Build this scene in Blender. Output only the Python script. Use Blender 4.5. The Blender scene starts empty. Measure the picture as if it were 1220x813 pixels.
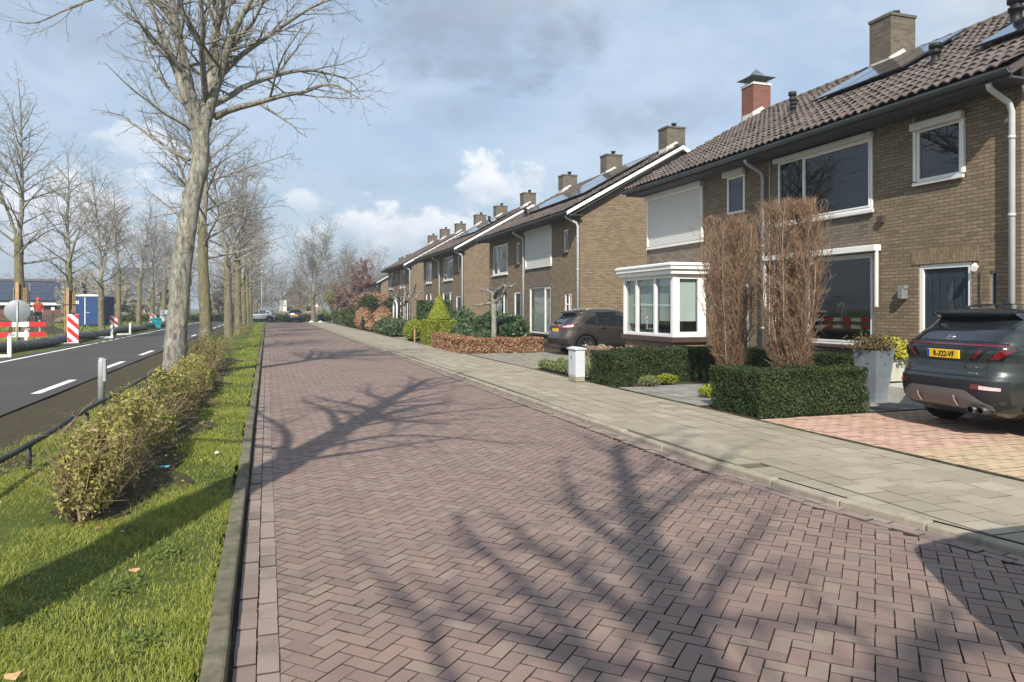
import bpy, bmesh, math, random
import numpy as np
from mathutils import Vector, Matrix

R = math.radians
sc = bpy.context.scene
COL = sc.collection
random.seed(7)
rng = np.random.default_rng(7)
U = random.uniform

# ------------------------------------------------------------------ objects
def tag(o, label=None, cat=None, group=None, kind=None):
    if label: o['label'] = label
    if cat: o['category'] = cat
    if group: o['group'] = group
    if kind: o['kind'] = kind
    return o

def thing(name, label, cat, loc=(0, 0, 0), rz=0.0, group=None):
    o = bpy.data.objects.new(name, None)
    o.empty_display_size = 0.2
    COL.objects.link(o)
    o.location = loc
    o.rotation_euler = (0, 0, rz)
    return tag(o, label, cat, group)

def link(name, me, parent=None):
    o = bpy.data.objects.new(name, me)
    COL.objects.link(o)
    if parent is not None: o.parent = parent
    return o

def copy_tree(o, parent=None):
    c = o.copy()
    COL.objects.link(c)
    if parent is not None: c.parent = parent
    for ch in list(o.children):
        copy_tree(ch, c)
    return c

def smoothstep(a, b, x):
    t = np.clip((x - a) / (b - a), 0, 1)
    return t * t * (3 - 2 * t)

class MB:
    """collects faces and links them as one mesh object"""
    def __init__(s):
        s.v = []; s.f = []; s.m = []; s.s = []
    def add(s, vs, fs, mi=0, smooth=False):
        o = len(s.v)
        s.v += [tuple(p) for p in vs]
        for f in fs:
            s.f.append([i + o for i in f]); s.m.append(mi); s.s.append(smooth)
        return s
    def quad(s, a, b, c, d, mi=0):
        return s.add([a, b, c, d], [(0, 1, 2, 3)], mi)
    def box(s, x0, x1, y0, y1, z0, z1, mi=0, M=None):
        if x0 > x1: x0, x1 = x1, x0
        if y0 > y1: y0, y1 = y1, y0
        if z0 > z1: z0, z1 = z1, z0
        vs = [(x0, y0, z0), (x1, y0, z0), (x1, y1, z0), (x0, y1, z0),
              (x0, y0, z1), (x1, y0, z1), (x1, y1, z1), (x0, y1, z1)]
        if M is not None: vs = [tuple(M @ Vector(p)) for p in vs]
        return s.add(vs, [(0, 3, 2, 1), (4, 5, 6, 7), (0, 1, 5, 4), (1, 2, 6, 5), (2, 3, 7, 6), (3, 0, 4, 7)], mi)
    def taper(s, cx, cy, z0, z1, a0, b0, a1, b1, mi=0):
        vs = []
        for z, a, b in ((z0, a0, b0), (z1, a1, b1)):
            vs += [(cx - a, cy - b, z), (cx + a, cy - b, z), (cx + a, cy + b, z), (cx - a, cy + b, z)]
        return s.add(vs, [(0, 3, 2, 1), (4, 5, 6, 7), (0, 1, 5, 4), (1, 2, 6, 5), (2, 3, 7, 6), (3, 0, 4, 7)], mi)
    def tube(s, pts, r, n=8, mi=0, smooth=True, cap=True):
        pts = [Vector(p) for p in pts]
        k = len(pts)
        rr = r if isinstance(r, (list, tuple)) else [r] * k
        vs = []; fs = []
        prev = None
        for i in range(k):
            t = (pts[min(i + 1, k - 1)] - pts[max(i - 1, 0)]).normalized()
            if prev is None:
                ref = Vector((0, 0, 1)) if abs(t.z) < .9 else Vector((1, 0, 0))
                a = t.cross(ref).normalized()
            else:
                a = (prev - t * prev.dot(t)).normalized()
            prev = a
            b = t.cross(a)
            for j in range(n):
                q = 2 * math.pi * j / n
                vs.append(pts[i] + (a * math.cos(q) + b * math.sin(q)) * rr[i])
        for i in range(k - 1):
            for j in range(n):
                j2 = (j + 1) % n
                fs.append((i * n + j, i * n + j2, (i + 1) * n + j2, (i + 1) * n + j))
        s.add(vs, fs, mi, smooth)
        if cap:
            o = len(s.v) - k * n
            s.f.append([o + j for j in range(n)][::-1]); s.m.append(mi); s.s.append(False)
            s.f.append([o + (k - 1) * n + j for j in range(n)]); s.m.append(mi); s.s.append(False)
        return s
    def lathe(s, prof, c=(0, 0, 0), n=20, mi=0, M=None, smooth=True):
        vs = []; fs = []
        k = len(prof)
        for r, z in prof:
            for j in range(n):
                q = 2 * math.pi * j / n
                p = Vector((c[0] + r * math.cos(q), c[1] + r * math.sin(q), c[2] + z))
                vs.append(M @ p if M is not None else p)
        for i in range(k - 1):
            for j in range(n):
                j2 = (j + 1) % n
                fs.append((i * n + j, i * n + j2, (i + 1) * n + j2, (i + 1) * n + j))
        return s.add(vs, fs, mi, smooth)
    def prism(s, poly, a0, a1, axis='y', mi=0, M=None):
        """poly of 2D points extruded along an axis (x: poly=(y,z), y: poly=(x,z), z: poly=(x,y))"""
        def p3(p, a):
            q = {'x': (a, p[0], p[1]), 'y': (p[0], a, p[1]), 'z': (p[0], p[1], a)}[axis]
            return tuple(M @ Vector(q)) if M is not None else q
        n = len(poly)
        vs = [p3(p, a0) for p in poly] + [p3(p, a1) for p in poly]
        fs = [tuple(range(n))[::-1], tuple(range(n, 2 * n))]
        for i in range(n):
            j = (i + 1) % n
            fs.append((i, j, n + j, n + i))
        return s.add(vs, fs, mi)
    def mesh(s, name, mats):
        me = bpy.data.meshes.new(name)
        me.from_pydata(s.v, [], s.f)
        for m in (mats if isinstance(mats, (list, tuple)) else [mats]): me.materials.append(m)
        me.polygons.foreach_set('material_index', s.m)
        me.polygons.foreach_set('use_smooth', s.s)
        # box-projected UVs in metres
        uv = me.uv_layers.new(name='UVMap').data
        co = np.array(s.v, dtype=np.float64)
        nl = len(me.loops)
        vi = np.empty(nl, dtype=np.int32); me.loops.foreach_get('vertex_index', vi)
        nrm = np.empty(len(me.polygons) * 3); me.polygons.foreach_get('normal', nrm); nrm = np.abs(nrm.reshape(-1, 3))
        lt = np.empty(len(me.polygons), dtype=np.int32); me.polygons.foreach_get('loop_total', lt)
        ax = np.repeat(np.argmax(nrm * np.array([1, 1, .999]), axis=1), lt)
        p = co[vi]
        u = np.where(ax == 0, p[:, 1], p[:, 0])
        w = np.where(ax == 2, p[:, 1], p[:, 2])
        uv.foreach_set('uv', np.stack([u, w], 1).astype(np.float32).ravel())
        me.update()
        return me
    def build(s, name, mats, parent=None, bevel=0.0, seg=1):
        o = link(name, s.mesh(name, mats), parent)
        if bevel:
            b = o.modifiers.new('bevel', 'BEVEL'); b.width = bevel; b.segments = seg; b.limit_method = 'ANGLE'
        return o

def npmesh(name, v, f, mats, smooth=False, mi=None):
    """fast mesh from numpy arrays, every face with the same number of corners"""
    v = np.ascontiguousarray(v, dtype=np.float32); f = np.ascontiguousarray(f, dtype=np.int32)
    me = bpy.data.meshes.new(name)
    me.vertices.add(len(v)); me.vertices.foreach_set('co', v.ravel())
    k = f.shape[1]
    me.loops.add(f.size); me.loops.foreach_set('vertex_index', f.ravel())
    me.polygons.add(len(f)); me.polygons.foreach_set('loop_start', np.arange(0, f.size, k, dtype=np.int32))
    for m in (mats if isinstance(mats, (list, tuple)) else [mats]): me.materials.append(m)
    if mi is not None: me.polygons.foreach_set('material_index', np.asarray(mi, dtype=np.int32))
    me.polygons.foreach_set('use_smooth', np.full(len(f), smooth))
    me.update(calc_edges=True)
    return me

# ------------------------------------------------------------------ materials
def nt_new(name):
    m = bpy.data.materials.new(name); m.use_nodes = True
    nt = m.node_tree; nt.nodes.clear()
    out = nt.nodes.new('ShaderNodeOutputMaterial')
    return m, nt, out

def node(nt, typ, **kw):
    n = nt.nodes.new(typ)
    for k, v in kw.items():
        if k.startswith('i_'):
            n.inputs[k[2:].replace('_', ' ')].default_value = v
        else:
            setattr(n, k, v)
    return n

def rgba(c): return (c[0], c[1], c[2], 1)

def mixc(nt, a, b, fac, mode='MIX'):
    n = nt.nodes.new('ShaderNodeMix'); n.data_type = 'RGBA'; n.blend_type = mode
    for sock, v in ((0, fac), (6, a), (7, b)):
        if isinstance(v, bpy.types.NodeSocket): nt.links.new(v, n.inputs[sock])
        elif sock == 0: n.inputs[0].default_value = v
        else: n.inputs[sock].default_value = rgba(v)
    return n.outputs[2]

def mathn(nt, op, a, b=None, c=None, clamp=False):
    n = nt.nodes.new('ShaderNodeMath'); n.operation = op; n.use_clamp = clamp
    for i, v in enumerate((a, b, c)):
        if v is None: continue
        if isinstance(v, bpy.types.NodeSocket): nt.links.new(v, n.inputs[i])
        else: n.inputs[i].default_value = v
    return n.outputs[0]

def ramp(nt, fac, stops):
    n = nt.nodes.new('ShaderNodeValToRGB')
    el = n.color_ramp.elements
    while len(el) > 1: el.remove(el[-1])
    for i, (p, c) in enumerate(stops):
        e = el[0] if i == 0 else el.new(p)
        e.position = p
        e.color = rgba(c) if isinstance(c, (tuple, list)) else (c, c, c, 1)
    nt.links.new(fac, n.inputs[0])
    return n.outputs[0]

def noise(nt, vec, scale, detail=4, rough=.55, dist=0.0):
    n = nt.nodes.new('ShaderNodeTexNoise')
    n.inputs['Scale'].default_value = scale; n.inputs['Detail'].default_value = detail
    n.inputs['Roughness'].default_value = rough; n.inputs['Distortion'].default_value = dist
    if vec is not None: nt.links.new(vec, n.inputs['Vector'])
    return n.outputs[0]

def principled(nt, out, color, rough=.8, spec=.3, metal=0., coat=0., bump=None):
    b = nt.nodes.new('ShaderNodeBsdfPrincipled')
    if isinstance(color, bpy.types.NodeSocket): nt.links.new(color, b.inputs['Base Color'])
    else: b.inputs['Base Color'].default_value = rgba(color)
    if isinstance(rough, bpy.types.NodeSocket): nt.links.new(rough, b.inputs['Roughness'])
    else: b.inputs['Roughness'].default_value = rough
    b.inputs['Specular IOR Level'].default_value = spec
    b.inputs['Metallic'].default_value = metal
    if coat: b.inputs['Coat Weight'].default_value = coat; b.inputs['Coat Roughness'].default_value = .05
    if bump is not None:
        h, st, dist = bump
        bn = nt.nodes.new('ShaderNodeBump'); bn.inputs['Strength'].default_value = st; bn.inputs['Distance'].default_value = dist
        nt.links.new(h, bn.inputs['Height']); nt.links.new(bn.outputs[0], b.inputs['Normal'])
    nt.links.new(b.outputs[0], out.inputs[0])
    return b

def simple(name, c, rough=.7, spec=.3, metal=0., coat=0., var=.12, vs=3.0, bump=0., bs=60., dirt=None):
    """a plain painted, moulded or cast surface with a little wear"""
    m, nt, out = nt_new(name)
    tc = node(nt, 'ShaderNodeTexCoord').outputs['Object']
    n = noise(nt, tc, vs, 6, .6)
    col = mixc(nt, tuple(x * (1 - var) for x in c), tuple(min(1, x * (1 + var)) for x in c), ramp(nt, n, [(.3, 0.), (.7, 1.)]))
    if dirt is not None:
        n2 = noise(nt, tc, vs * 2.3, 8, .7)
        col = mixc(nt, col, dirt[0], ramp(nt, n2, [(dirt[1], 0.), (dirt[1] + .15, dirt[2])]))
    bp = None
    if bump: bp = (noise(nt, tc, bs, 4, .6), bump, .01)
    principled(nt, out, col, rough, spec, metal, coat, bp)
    return m

def island(name, stops, rough=.8, spec=.2, trans=0., ncol=None, nscale=1.2, bump=None, coord='Object', stain=None):
    """colour differs from one loose piece (leaf, blade, paver) to the next"""
    m, nt, out = nt_new(name)
    g = node(nt, 'ShaderNodeNewGeometry').outputs['Random Per Island']
    col = ramp(nt, g, stops)
    tc = node(nt, 'ShaderNodeTexCoord').outputs[coord]
    if ncol is not None:
        n = noise(nt, tc, nscale, 5, .6)
        col = mixc(nt, col, ncol[0], ramp(nt, n, [(ncol[1], 0.), (ncol[1] + ncol[3], ncol[2])]))
    if stain is not None:
        col = mixc(nt, col, stain[0], ramp(nt, noise(nt, tc, stain[1], 8, .7), [(stain[2], 0.), (stain[2] + .14, stain[3])]))
    bp = None
    if bump: bp = (noise(nt, tc, bump[0], 5, .65), bump[1], .004)
    b = principled(nt, out, col, rough, spec, bump=bp)
    if trans:
        t = nt.nodes.new('ShaderNodeBsdfTranslucent'); nt.links.new(col, t.inputs[0])
        mx = nt.nodes.new('ShaderNodeMixShader'); mx.inputs[0].default_value = trans
        nt.links.new(b.outputs[0], mx.inputs[1]); nt.links.new(t.outputs[0], mx.inputs[2])
        nt.links.new(mx.outputs[0], out.inputs[0])
    return m

def brick(name, c1, c2, mortar, bw=.21, rh=.0625, ms=.006, rot=0., stain=(.47, .42), odd=None, bump=.6):
    m, nt, out = nt_new(name)
    uv = node(nt, 'ShaderNodeTexCoord').outputs['UV']
    mp = nt.nodes.new('ShaderNodeMapping'); mp.inputs['Rotation'].default_value = (0, 0, rot)
    nt.links.new(uv, mp.inputs[0])
    # slightly uneven courses
    wob = node(nt, 'ShaderNodeTexNoise', i_Scale=2.5, i_Detail=2.)
    nt.links.new(mp.outputs[0], wob.inputs['Vector'])
    va = nt.nodes.new('ShaderNodeVectorMath'); va.operation = 'MULTIPLY_ADD'
    nt.links.new(wob.outputs['Color'], va.inputs[0]); va.inputs[1].default_value = (.012, .006, 0); nt.links.new(mp.outputs[0], va.inputs[2])
    b = nt.nodes.new('ShaderNodeTexBrick')
    nt.links.new(va.outputs[0], b.inputs['Vector'])
    b.inputs['Scale'].default_value = 1; b.inputs['Brick Width'].default_value = bw; b.inputs['Row Height'].default_value = rh
    b.inputs['Mortar Size'].default_value = ms; b.inputs['Mortar Smooth'].default_value = .25; b.inputs['Bias'].default_value = -.1
    b.inputs['Color1'].default_value = rgba(c1); b.inputs['Color2'].default_value = rgba(c2); b.inputs['Mortar'].default_value = rgba(mortar)
    fine = noise(nt, mp.outputs[0], 22, 6, .7)
    col = mixc(nt, b.outputs[0], (.5, .48, .45), ramp(nt, fine, [(.35, 1.), (.7, 0.)]), 'MULTIPLY')
    col = mixc(nt, b.outputs[0], col, .55)
    big = noise(nt, mp.outputs[0], .8, 6, .65)
    col = mixc(nt, col, tuple(.55 * x for x in c1), ramp(nt, big, [(stain[0], 0.), (stain[0] + .25, stain[1])]))
    if odd is not None:   # odd darker or redder bricks
        b2 = nt.nodes.new('ShaderNodeTexBrick'); nt.links.new(va.outputs[0], b2.inputs['Vector'])
        for k in ('Scale', 'Brick Width', 'Row Height', 'Mortar Size'): b2.inputs[k].default_value = b.inputs[k].default_value
        b2.inputs['Color1'].default_value = (0, 0, 0, 1); b2.inputs['Color2'].default_value = (1, 1, 1, 1); b2.inputs['Mortar'].default_value = (0, 0, 0, 1)
        b2.inputs['Bias'].default_value = -.35
        col = mixc(nt, col, odd, mathn(nt, 'MULTIPLY', ramp(nt, b2.outputs[0], [(.45, 0.), (.75, 1.)]), .38))
    h = mathn(nt, 'SUBTRACT', mathn(nt, 'MULTIPLY', fine, .35), b.outputs['Fac'])
    principled(nt, out, col, .9, .15, bump=(h, bump, .008))
    return m

def glassy(name, tint=(.8, .85, .85), refl=1.0):
    m, nt, out = nt_new(name)
    m.use_transparent_shadow = True
    fr = node(nt, 'ShaderNodeFresnel')
    bf = node(nt, 'ShaderNodeNewGeometry').outputs['Backfacing']     # same reflection from either side of the thin pane
    nt.links.new(mathn(nt, 'MULTIPLY_ADD', bf, 1 / 1.55 - 1.55, 1.55), fr.inputs[0])
    fac = mathn(nt, 'MULTIPLY_ADD', fr.outputs[0], 1.5 * refl, .02, clamp=True)
    t = nt.nodes.new('ShaderNodeBsdfTransparent'); t.inputs[0].default_value = rgba(tint)
    g = nt.nodes.new('ShaderNodeBsdfGlossy'); g.inputs['Roughness'].default_value = .01
    tc = node(nt, 'ShaderNodeTexCoord').outputs['Object']
    bn = node(nt, 'ShaderNodeBump', i_Strength=.02, i_Distance=.05)
    nt.links.new(noise(nt, tc, 1.2, 2), bn.inputs['Height']); nt.links.new(bn.outputs[0], g.inputs['Normal'])
    mx = nt.nodes.new('ShaderNodeMixShader')
    nt.links.new(fac, mx.inputs[0]); nt.links.new(t.outputs[0], mx.inputs[1]); nt.links.new(g.outputs[0], mx.inputs[2])
    nt.links.new(mx.outputs[0], out.inputs[0])
    return m
# ------------------------------------------------------------------ palette
M = {}
M['brick'] = brick('yellow brown brick', (.305, .238, .158), (.20, .152, .102), (.135, .115, .09), odd=(.16, .12, .085), ms=.008)
M['brick_grey'] = brick('grey brown brick', (.245, .205, .165), (.155, .128, .108), (.115, .10, .085), odd=(.10, .08, .075))
M['brick_dark'] = brick('dark plinth brick', (.10, .075, .06), (.075, .06, .05), (.10, .09, .08))
M['chimney'] = brick('weathered chimney brick', (.195, .165, .130), (.105, .092, .078), (.18, .165, .14), stain=(.42, .5))
M['red_brick'] = brick('red chimney brick', (.26, .10, .075), (.19, .075, .058), (.26, .20, .17))
M['far_red_brick'] = brick('plum brick', (.20, .085, .07), (.15, .07, .06), (.2, .17, .15))
M['pink_brick'] = brick('pale pinkish brick', (.36, .25, .20), (.30, .21, .17), (.33, .29, .25))
M['soldier'] = brick('soldier course brick', (.33, .25, .155), (.22, .165, .105), (.19, .165, .13), rot=math.pi / 2)
M['white'] = simple('white painted frame', (.78, .78, .76), .35, .4, var=.04, dirt=((.45, .43, .38), .6, .25))
M['white_dull'] = simple('weathered white board', (.66, .66, .64), .5, .3, var=.06, dirt=((.35, .33, .3), .55, .35))
M['grey_white'] = simple('greyed white shutter box', (.60, .60, .59), .45, .3, var=.05)
M['zinc'] = simple('grey zinc', (.36, .38, .39), .45, .4, .55, var=.15, vs=6)
M['pipe'] = simple('pale grey pipe', (.45, .47, .47), .5, .3, var=.08)
M['gutter'] = simple('dark gutter', (.07, .085, .095), .4, .4, var=.2)
M['hood'] = simple('blue grey lead hood', (.15, .18, .205), .4, .4, .3, var=.2)
M['soffit'] = simple('dark soffit', (.06, .065, .07), .7)
M['lead'] = simple('lead flashing', (.55, .54, .52), .7, var=.2, vs=8)
M['black_plastic'] = simple('black plastic', (.018, .018, .02), .5, .3, var=.25)
M['dark_metal'] = simple('dark metal', (.05, .055, .06), .45, .4, .3, var=.2)
M['terracotta'] = simple('dark sill tile', (.075, .05, .045), .55, var=.25, vs=10)
M['door_green'] = simple('dark blue green door paint', (.024, .040, .050), .35, .4, var=.15)
M['curtain'] = simple('pale curtain', (.55, .56, .54), .9, var=.12, vs=5)
M['blind'] = simple('pale green blind', (.50, .58, .54), .8, var=.08)
M['room'] = simple('interior plaster', (.30, .28, .25), .9)
M['floor'] = simple('interior floor', (.16, .12, .09), .7)
M['glass'] = glassy('window glass', (.92, .95, .95), .8)
M['glass_dark'] = glassy('dark window glass', (.34, .40, .40), .75)
M['glass_car'] = glassy('tinted car glass', (.10, .12, .13), .9)
M['solar'] = simple('solar cell glass', (.012, .017, .032), .12, .6, .0, coat=.6, var=.3, vs=2)
M['solar_frame'] = simple('black panel frame', (.03, .03, .033), .4)

m, nt, out = nt_new('roller shutter slats')
uv = node(nt, 'ShaderNodeTexCoord').outputs['UV']
sx = nt.nodes.new('ShaderNodeSeparateXYZ'); nt.links.new(uv, sx.inputs[0])
fr = mathn(nt, 'FRACT', mathn(nt, 'MULTIPLY', sx.outputs[1], 1 / .042))
pr = mathn(nt, 'POWER', mathn(nt, 'ABSOLUTE', mathn(nt, 'SUBTRACT', mathn(nt, 'MULTIPLY', fr, 2.), 1.)), 4.)
principled(nt, out, mixc(nt, (.62, .62, .60), (.33, .33, .32), pr), .45, .35, bump=(mathn(nt, 'SUBTRACT', 1., pr), 1., .01))
M['shutter'] = m

# pantiles: brown, streaked with lichen and moss
m, nt, out = nt_new('weathered brown roof tile')
tc = node(nt, 'ShaderNodeTexCoord').outputs['Object']
g = node(nt, 'ShaderNodeNewGeometry').outputs['Random Per Island']
c = ramp(nt, noise(nt, tc, 5, 6, .7), [(.3, (.085, .070, .064)), (.5, (.130, .106, .095)), (.7, (.18, .146, .125))])
c = mixc(nt, c, (.20, .185, .16), ramp(nt, noise(nt, tc, 26, 5, .7), [(.57, 0.), (.7, .7)]))
c = mixc(nt, c, (.045, .04, .04), ramp(nt, noise(nt, tc, .9, 5, .6), [(.5, 0.), (.7, .5)]))
c = mixc(nt, (0, 0, 0), c, ramp(nt, g, [(0, .72), (1, 1.)]))
principled(nt, out, c, .75, .25, bump=(noise(nt, tc, 70, 4, .6), .25, .01))
M['tile'] = m

# paving and ground
M['paver'] = island('plum clinker paver', [(0, (.190, .133, .116)), (.2, (.216, .147, .126)), (.4, (.234, .163, .138)), (.6, (.204, .148, .131)), (.75, (.246, .169, .141)), (.9, (.228, .173, .145)), (1, (.258, .193, .158))],
                    .75, .3, ncol=((.19, .155, .125), .46, .5, .25), nscale=.55, bump=(75, .6), stain=((.125, .098, .085), 1.7, .55, .5))
M['paver_edge'] = island('worn edge paver', [(0, (.20, .155, .135)), (.5, (.235, .185, .16)), (1, (.27, .215, .185))], .8, .25,
                         ncol=((.12, .10, .09), .52, .6, .2), nscale=2.5, bump=(70, .4))
M['joint'] = simple('joint sand and dirt', (.072, .060, .048), .95, .1, var=.35, vs=4, bump=.4, bs=150, dirt=((.06, .065, .03), .6, .5))
M['joint_pale'] = simple('pale joint sand', (.115, .105, .08), .95, .1, var=.3, vs=4, dirt=((.09, .10, .045), .55, .7))
M['slab'] = island('grey concrete slab', [(0, (.270, .238, .182)), (.4, (.295, .262, .202)), (.8, (.315, .280, .218)), (1, (.355, .32, .255))], .9, .15,
                   ncol=((.225, .205, .135), .47, .7, .25), nscale=.7, bump=(60, .5), stain=((.15, .14, .095), 2.6, .56, .6))
M['slab_yard'] = island('garden slab', [(0, (.20, .19, .175)), (1, (.29, .28, .26))], .9, .15, ncol=((.13, .14, .09), .5, .6, .2), nscale=1.1, bump=(60, .4))
M['pink_paver'] = island('salmon driveway paver', [(0, (.42, .26, .195)), (.5, (.47, .30, .23)), (1, (.52, .35, .275))], .85, .2,
                         ncol=((.36, .30, .25), .55, .6, .15), nscale=.9, bump=(70, .3))
M['tan_paver'] = island('straw driveway paver', [(0, (.40, .30, .19)), (.6, (.46, .36, .24)), (1, (.50, .34, .24))], .85, .2, bump=(70, .3))
M['kerb'] = simple('mossy kerb concrete', (.150, .135, .098), .9, .15, var=.32, vs=3.5, bump=.5, bs=80, dirt=((.075, .075, .04), .48, .8))
M['kerb_right'] = simple('pale kerb concrete', (.30, .270, .212), .9, .15, var=.22, vs=4, bump=.5, bs=80, dirt=((.14, .14, .085), .55, .6))

m, nt, out = nt_new('worn asphalt')
tc = node(nt, 'ShaderNodeTexCoord').outputs['Object']
c = ramp(nt, noise(nt, tc, 120, 3, .6), [(.35, (.040, .038, .036)), (.65, (.084, .079, .073))])
c = mixc(nt, c, (.10, .095, .085), ramp(nt, noise(nt, tc, .35, 6, .6), [(.5, 0.), (.7, .5)]))
principled(nt, out, c, .85, .25, bump=(noise(nt, tc, 150, 3), .4, .01))
M['asphalt'] = m
m, nt, out = nt_new('worn road paint')
tc = node(nt, 'ShaderNodeTexCoord').outputs['Object']
c = mixc(nt, (.72, .72, .69), (.22, .22, .21), ramp(nt, noise(nt, tc, 30, 8, .75), [(.56, 0.), (.66, .85)]))
principled(nt, out, c, .6, .3)
M['paint'] = m

m, nt, out = nt_new('grassy ground')
tc = node(nt, 'ShaderNodeTexCoord').outputs['Object']
c = ramp(nt, noise(nt, tc, 14, 6, .7), [(.3, (.075, .095, .025)), (.55, (.115, .150, .035)), (.75, (.17, .185, .055))])
c = mixc(nt, c, (.10, .085, .05), ramp(nt, noise(nt, tc, 1.3, 6, .65), [(.56, 0.), (.68, .6)]))
principled(nt, out, c, .95, .1, bump=(noise(nt, tc, 60, 5, .7), .9, .04))
M['turf'] = m
m, nt, out = nt_new('bare soil with litter')
tc = node(nt, 'ShaderNodeTexCoord').outputs['Object']
c = ramp(nt, noise(nt, tc, 18, 7, .7), [(.3, (.045, .036, .026)), (.55, (.085, .068, .048)), (.72, (.14, .115, .08))])
c = mixc(nt, c, (.06, .085, .025), ramp(nt, noise(nt, tc, 1.6, 6, .7), [(.53, 0.), (.62, .75)]))
principled(nt, out, c, .95, .1, bump=(noise(nt, tc, 45, 6, .7), 1., .03))
M['soil'] = m

# plants
M['blade'] = island('grass blade', [(0, (.15, .20, .030)), (.3, (.24, .285, .045)), (.6, (.32, .35, .062)), (.85, (.35, .36, .09)), (1, (.46, .40, .19))], .65, .25, .35)
M['herb'] = island('dark clover leaf', [(0, (.09, .14, .035)), (1, (.15, .21, .05))], .6, .25, .3)
M['yew'] = island('yew needle', [(0, (.018, .036, .012)), (.5, (.030, .056, .017)), (.85, (.050, .080, .022)), (1, (.085, .105, .03))], .55, .3, .15, ncol=((.075, .070, .022), .52, .75, .2), nscale=3.0)
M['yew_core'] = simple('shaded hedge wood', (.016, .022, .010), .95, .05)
M['privet'] = island('spring privet leaf', [(0, (.16, .165, .04)), (.3, (.28, .255, .075)), (.55, (.38, .30, .135)), (.75, (.32, .37, .065)), (1, (.46, .33, .19))], .6, .25, .3)
M['privet_dark'] = island('older privet leaf', [(0, (.035, .05, .014)), (.6, (.075, .10, .026)), (1, (.15, .17, .04))], .6, .25, .25)
M['beech'] = island('dry beech leaf', [(0, (.20, .10, .055)), (.4, (.31, .17, .095)), (.75, (.40, .24, .145)), (1, (.50, .35, .23))], .7, .2, .25)
M['lime_leaf'] = island('bright yellow green leaf', [(0, (.17, .22, .02)), (.5, (.26, .31, .03)), (1, (.38, .38, .05))], .5, .3, .3)
M['yellow_leaf'] = island('yellow variegated leaf', [(0, (.33, .33, .03)), (.6, (.50, .47, .05)), (1, (.60, .56, .14))], .5, .3, .3)
M['laurel'] = island('laurel leaf', [(0, (.025, .06, .018)), (.6, (.045, .095, .03)), (1, (.10, .15, .06))], .4, .4, .15)
M['rhodo'] = island('rhododendron leaf', [(0, (.03, .06, .022)), (.6, (.06, .10, .04)), (1, (.13, .17, .09))], .45, .35, .15)
M['sage'] = island('grey green cushion leaf', [(0, (.10, .13, .05)), (.6, (.17, .20, .085)), (1, (.26, .29, .13))], .7, .2, .2)
M['dried'] = island('dried flower head', [(0, (.36, .24, .17)), (.5, (.47, .34, .25)), (1, (.56, .45, .36))], .8, .1, .3)
M['heather'] = island('withered planter growth', [(0, (.10, .07, .04)), (.6, (.17, .12, .07)), (1, (.14, .17, .05))], .8, .1, .2)
M['blossom'] = island('white blossom', [(0, (.30, .27, .21)), (.5, (.44, .40, .33)), (1, (.62, .58, .50))], .8, .1, .3)
M['plum_leaf'] = island('reddish young leaf', [(0, (.17, .095, .08)), (.6, (.24, .14, .12)), (1, (.32, .21, .18))], .7, .2, .25)
M['willow'] = island('fresh willow leaf', [(0, (.15, .17, .05)), (.6, (.22, .24, .07)), (1, (.28, .29, .10))], .7, .2, .3)
M['wood_haze'] = island('bare wood brush', [(0, (.10, .085, .065)), (.6, (.15, .125, .095)), (1, (.20, .17, .125))], .9, .1)

def bark(name, a, b, algae, amt):
    m, nt, out = nt_new(name)
    tc = node(nt, 'ShaderNodeTexCoord').outputs['Object']
    mp = nt.nodes.new('ShaderNodeMapping'); mp.inputs['Scale'].default_value = (1, 1, .35); nt.links.new(tc, mp.inputs[0])
    n1 = noise(nt, mp.outputs[0], 13, 8, .75, .5)
    c = mixc(nt, a, b, ramp(nt, n1, [(.38, 0.), (.60, 1.)]))
    c = mixc(nt, c, algae, ramp(nt, noise(nt, tc, 1.6, 5, .65), [(.40, 0.), (.62, amt)]))
    c = mixc(nt, c, (.34, .34, .29), ramp(nt, noise(nt, tc, 14, 5, .7), [(.60, 0.), (.68, .55)]))
    principled(nt, out, c, .92, .1, bump=(n1, 1., .07))
    return m
M['bark'] = bark('grey linden bark', (.10, .095, .082), (.41, .395, .35), (.25, .235, .14), .35)
M['bark_green'] = bark('algae covered bark', (.08, .073, .05), (.25, .225, .165), (.21, .185, .075), .60)
M['twig'] = simple('grey brown twig', (.20, .182, .158), .85, .15, var=.35, vs=1.5)
M['twig_pale'] = island('hornbeam twig', [(0, (.13, .082, .052)), (.5, (.235, .150, .098)), (1, (.34, .235, .16))], .85, .15)
M['twig_hedge'] = island('hedge twig', [(0, (.17, .125, .075)), (1, (.34, .26, .15))], .85, .15)

# street and site things
M['galv'] = simple('galvanised steel', (.38, .40, .40), .5, .4, .35, var=.15, vs=8)
M['rail_black'] = simple('dark rail tube', (.045, .046, .044), .55, .3, .2, var=.3, vs=5)
M['cabinet'] = simple('light grey cabinet', (.50, .53, .56), .5, .3, var=.06)
M['planter'] = simple('blue grey zinc planter', (.20, .24, .27), .45, .4, .3, var=.18, vs=3)
M['stone_pot'] = simple('pale stone pot', (.46, .45, .40), .85, var=.15, vs=6, dirt=((.25, .24, .18), .55, .5))
M['red'] = simple('signal red', (.58, .03, .035), .45, .35, var=.12)
M['red_dull'] = simple('faded machine red', (.45, .06, .05), .5, .3, var=.25)
M['signal_white'] = simple('signal white', (.76, .76, .74), .45, .3, var=.06, dirt=((.4, .38, .34), .58, .35))
M['sign_back'] = simple('grey sign back', (.27, .30, .32), .5, .3, .3, var=.1)
M['culvert'] = simple('grey black pipe', (.075, .078, .082), .5, .35, var=.25, vs=2)
M['blue'] = simple('container blue', (.018, .050, .155), .4, .4, var=.12)
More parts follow.
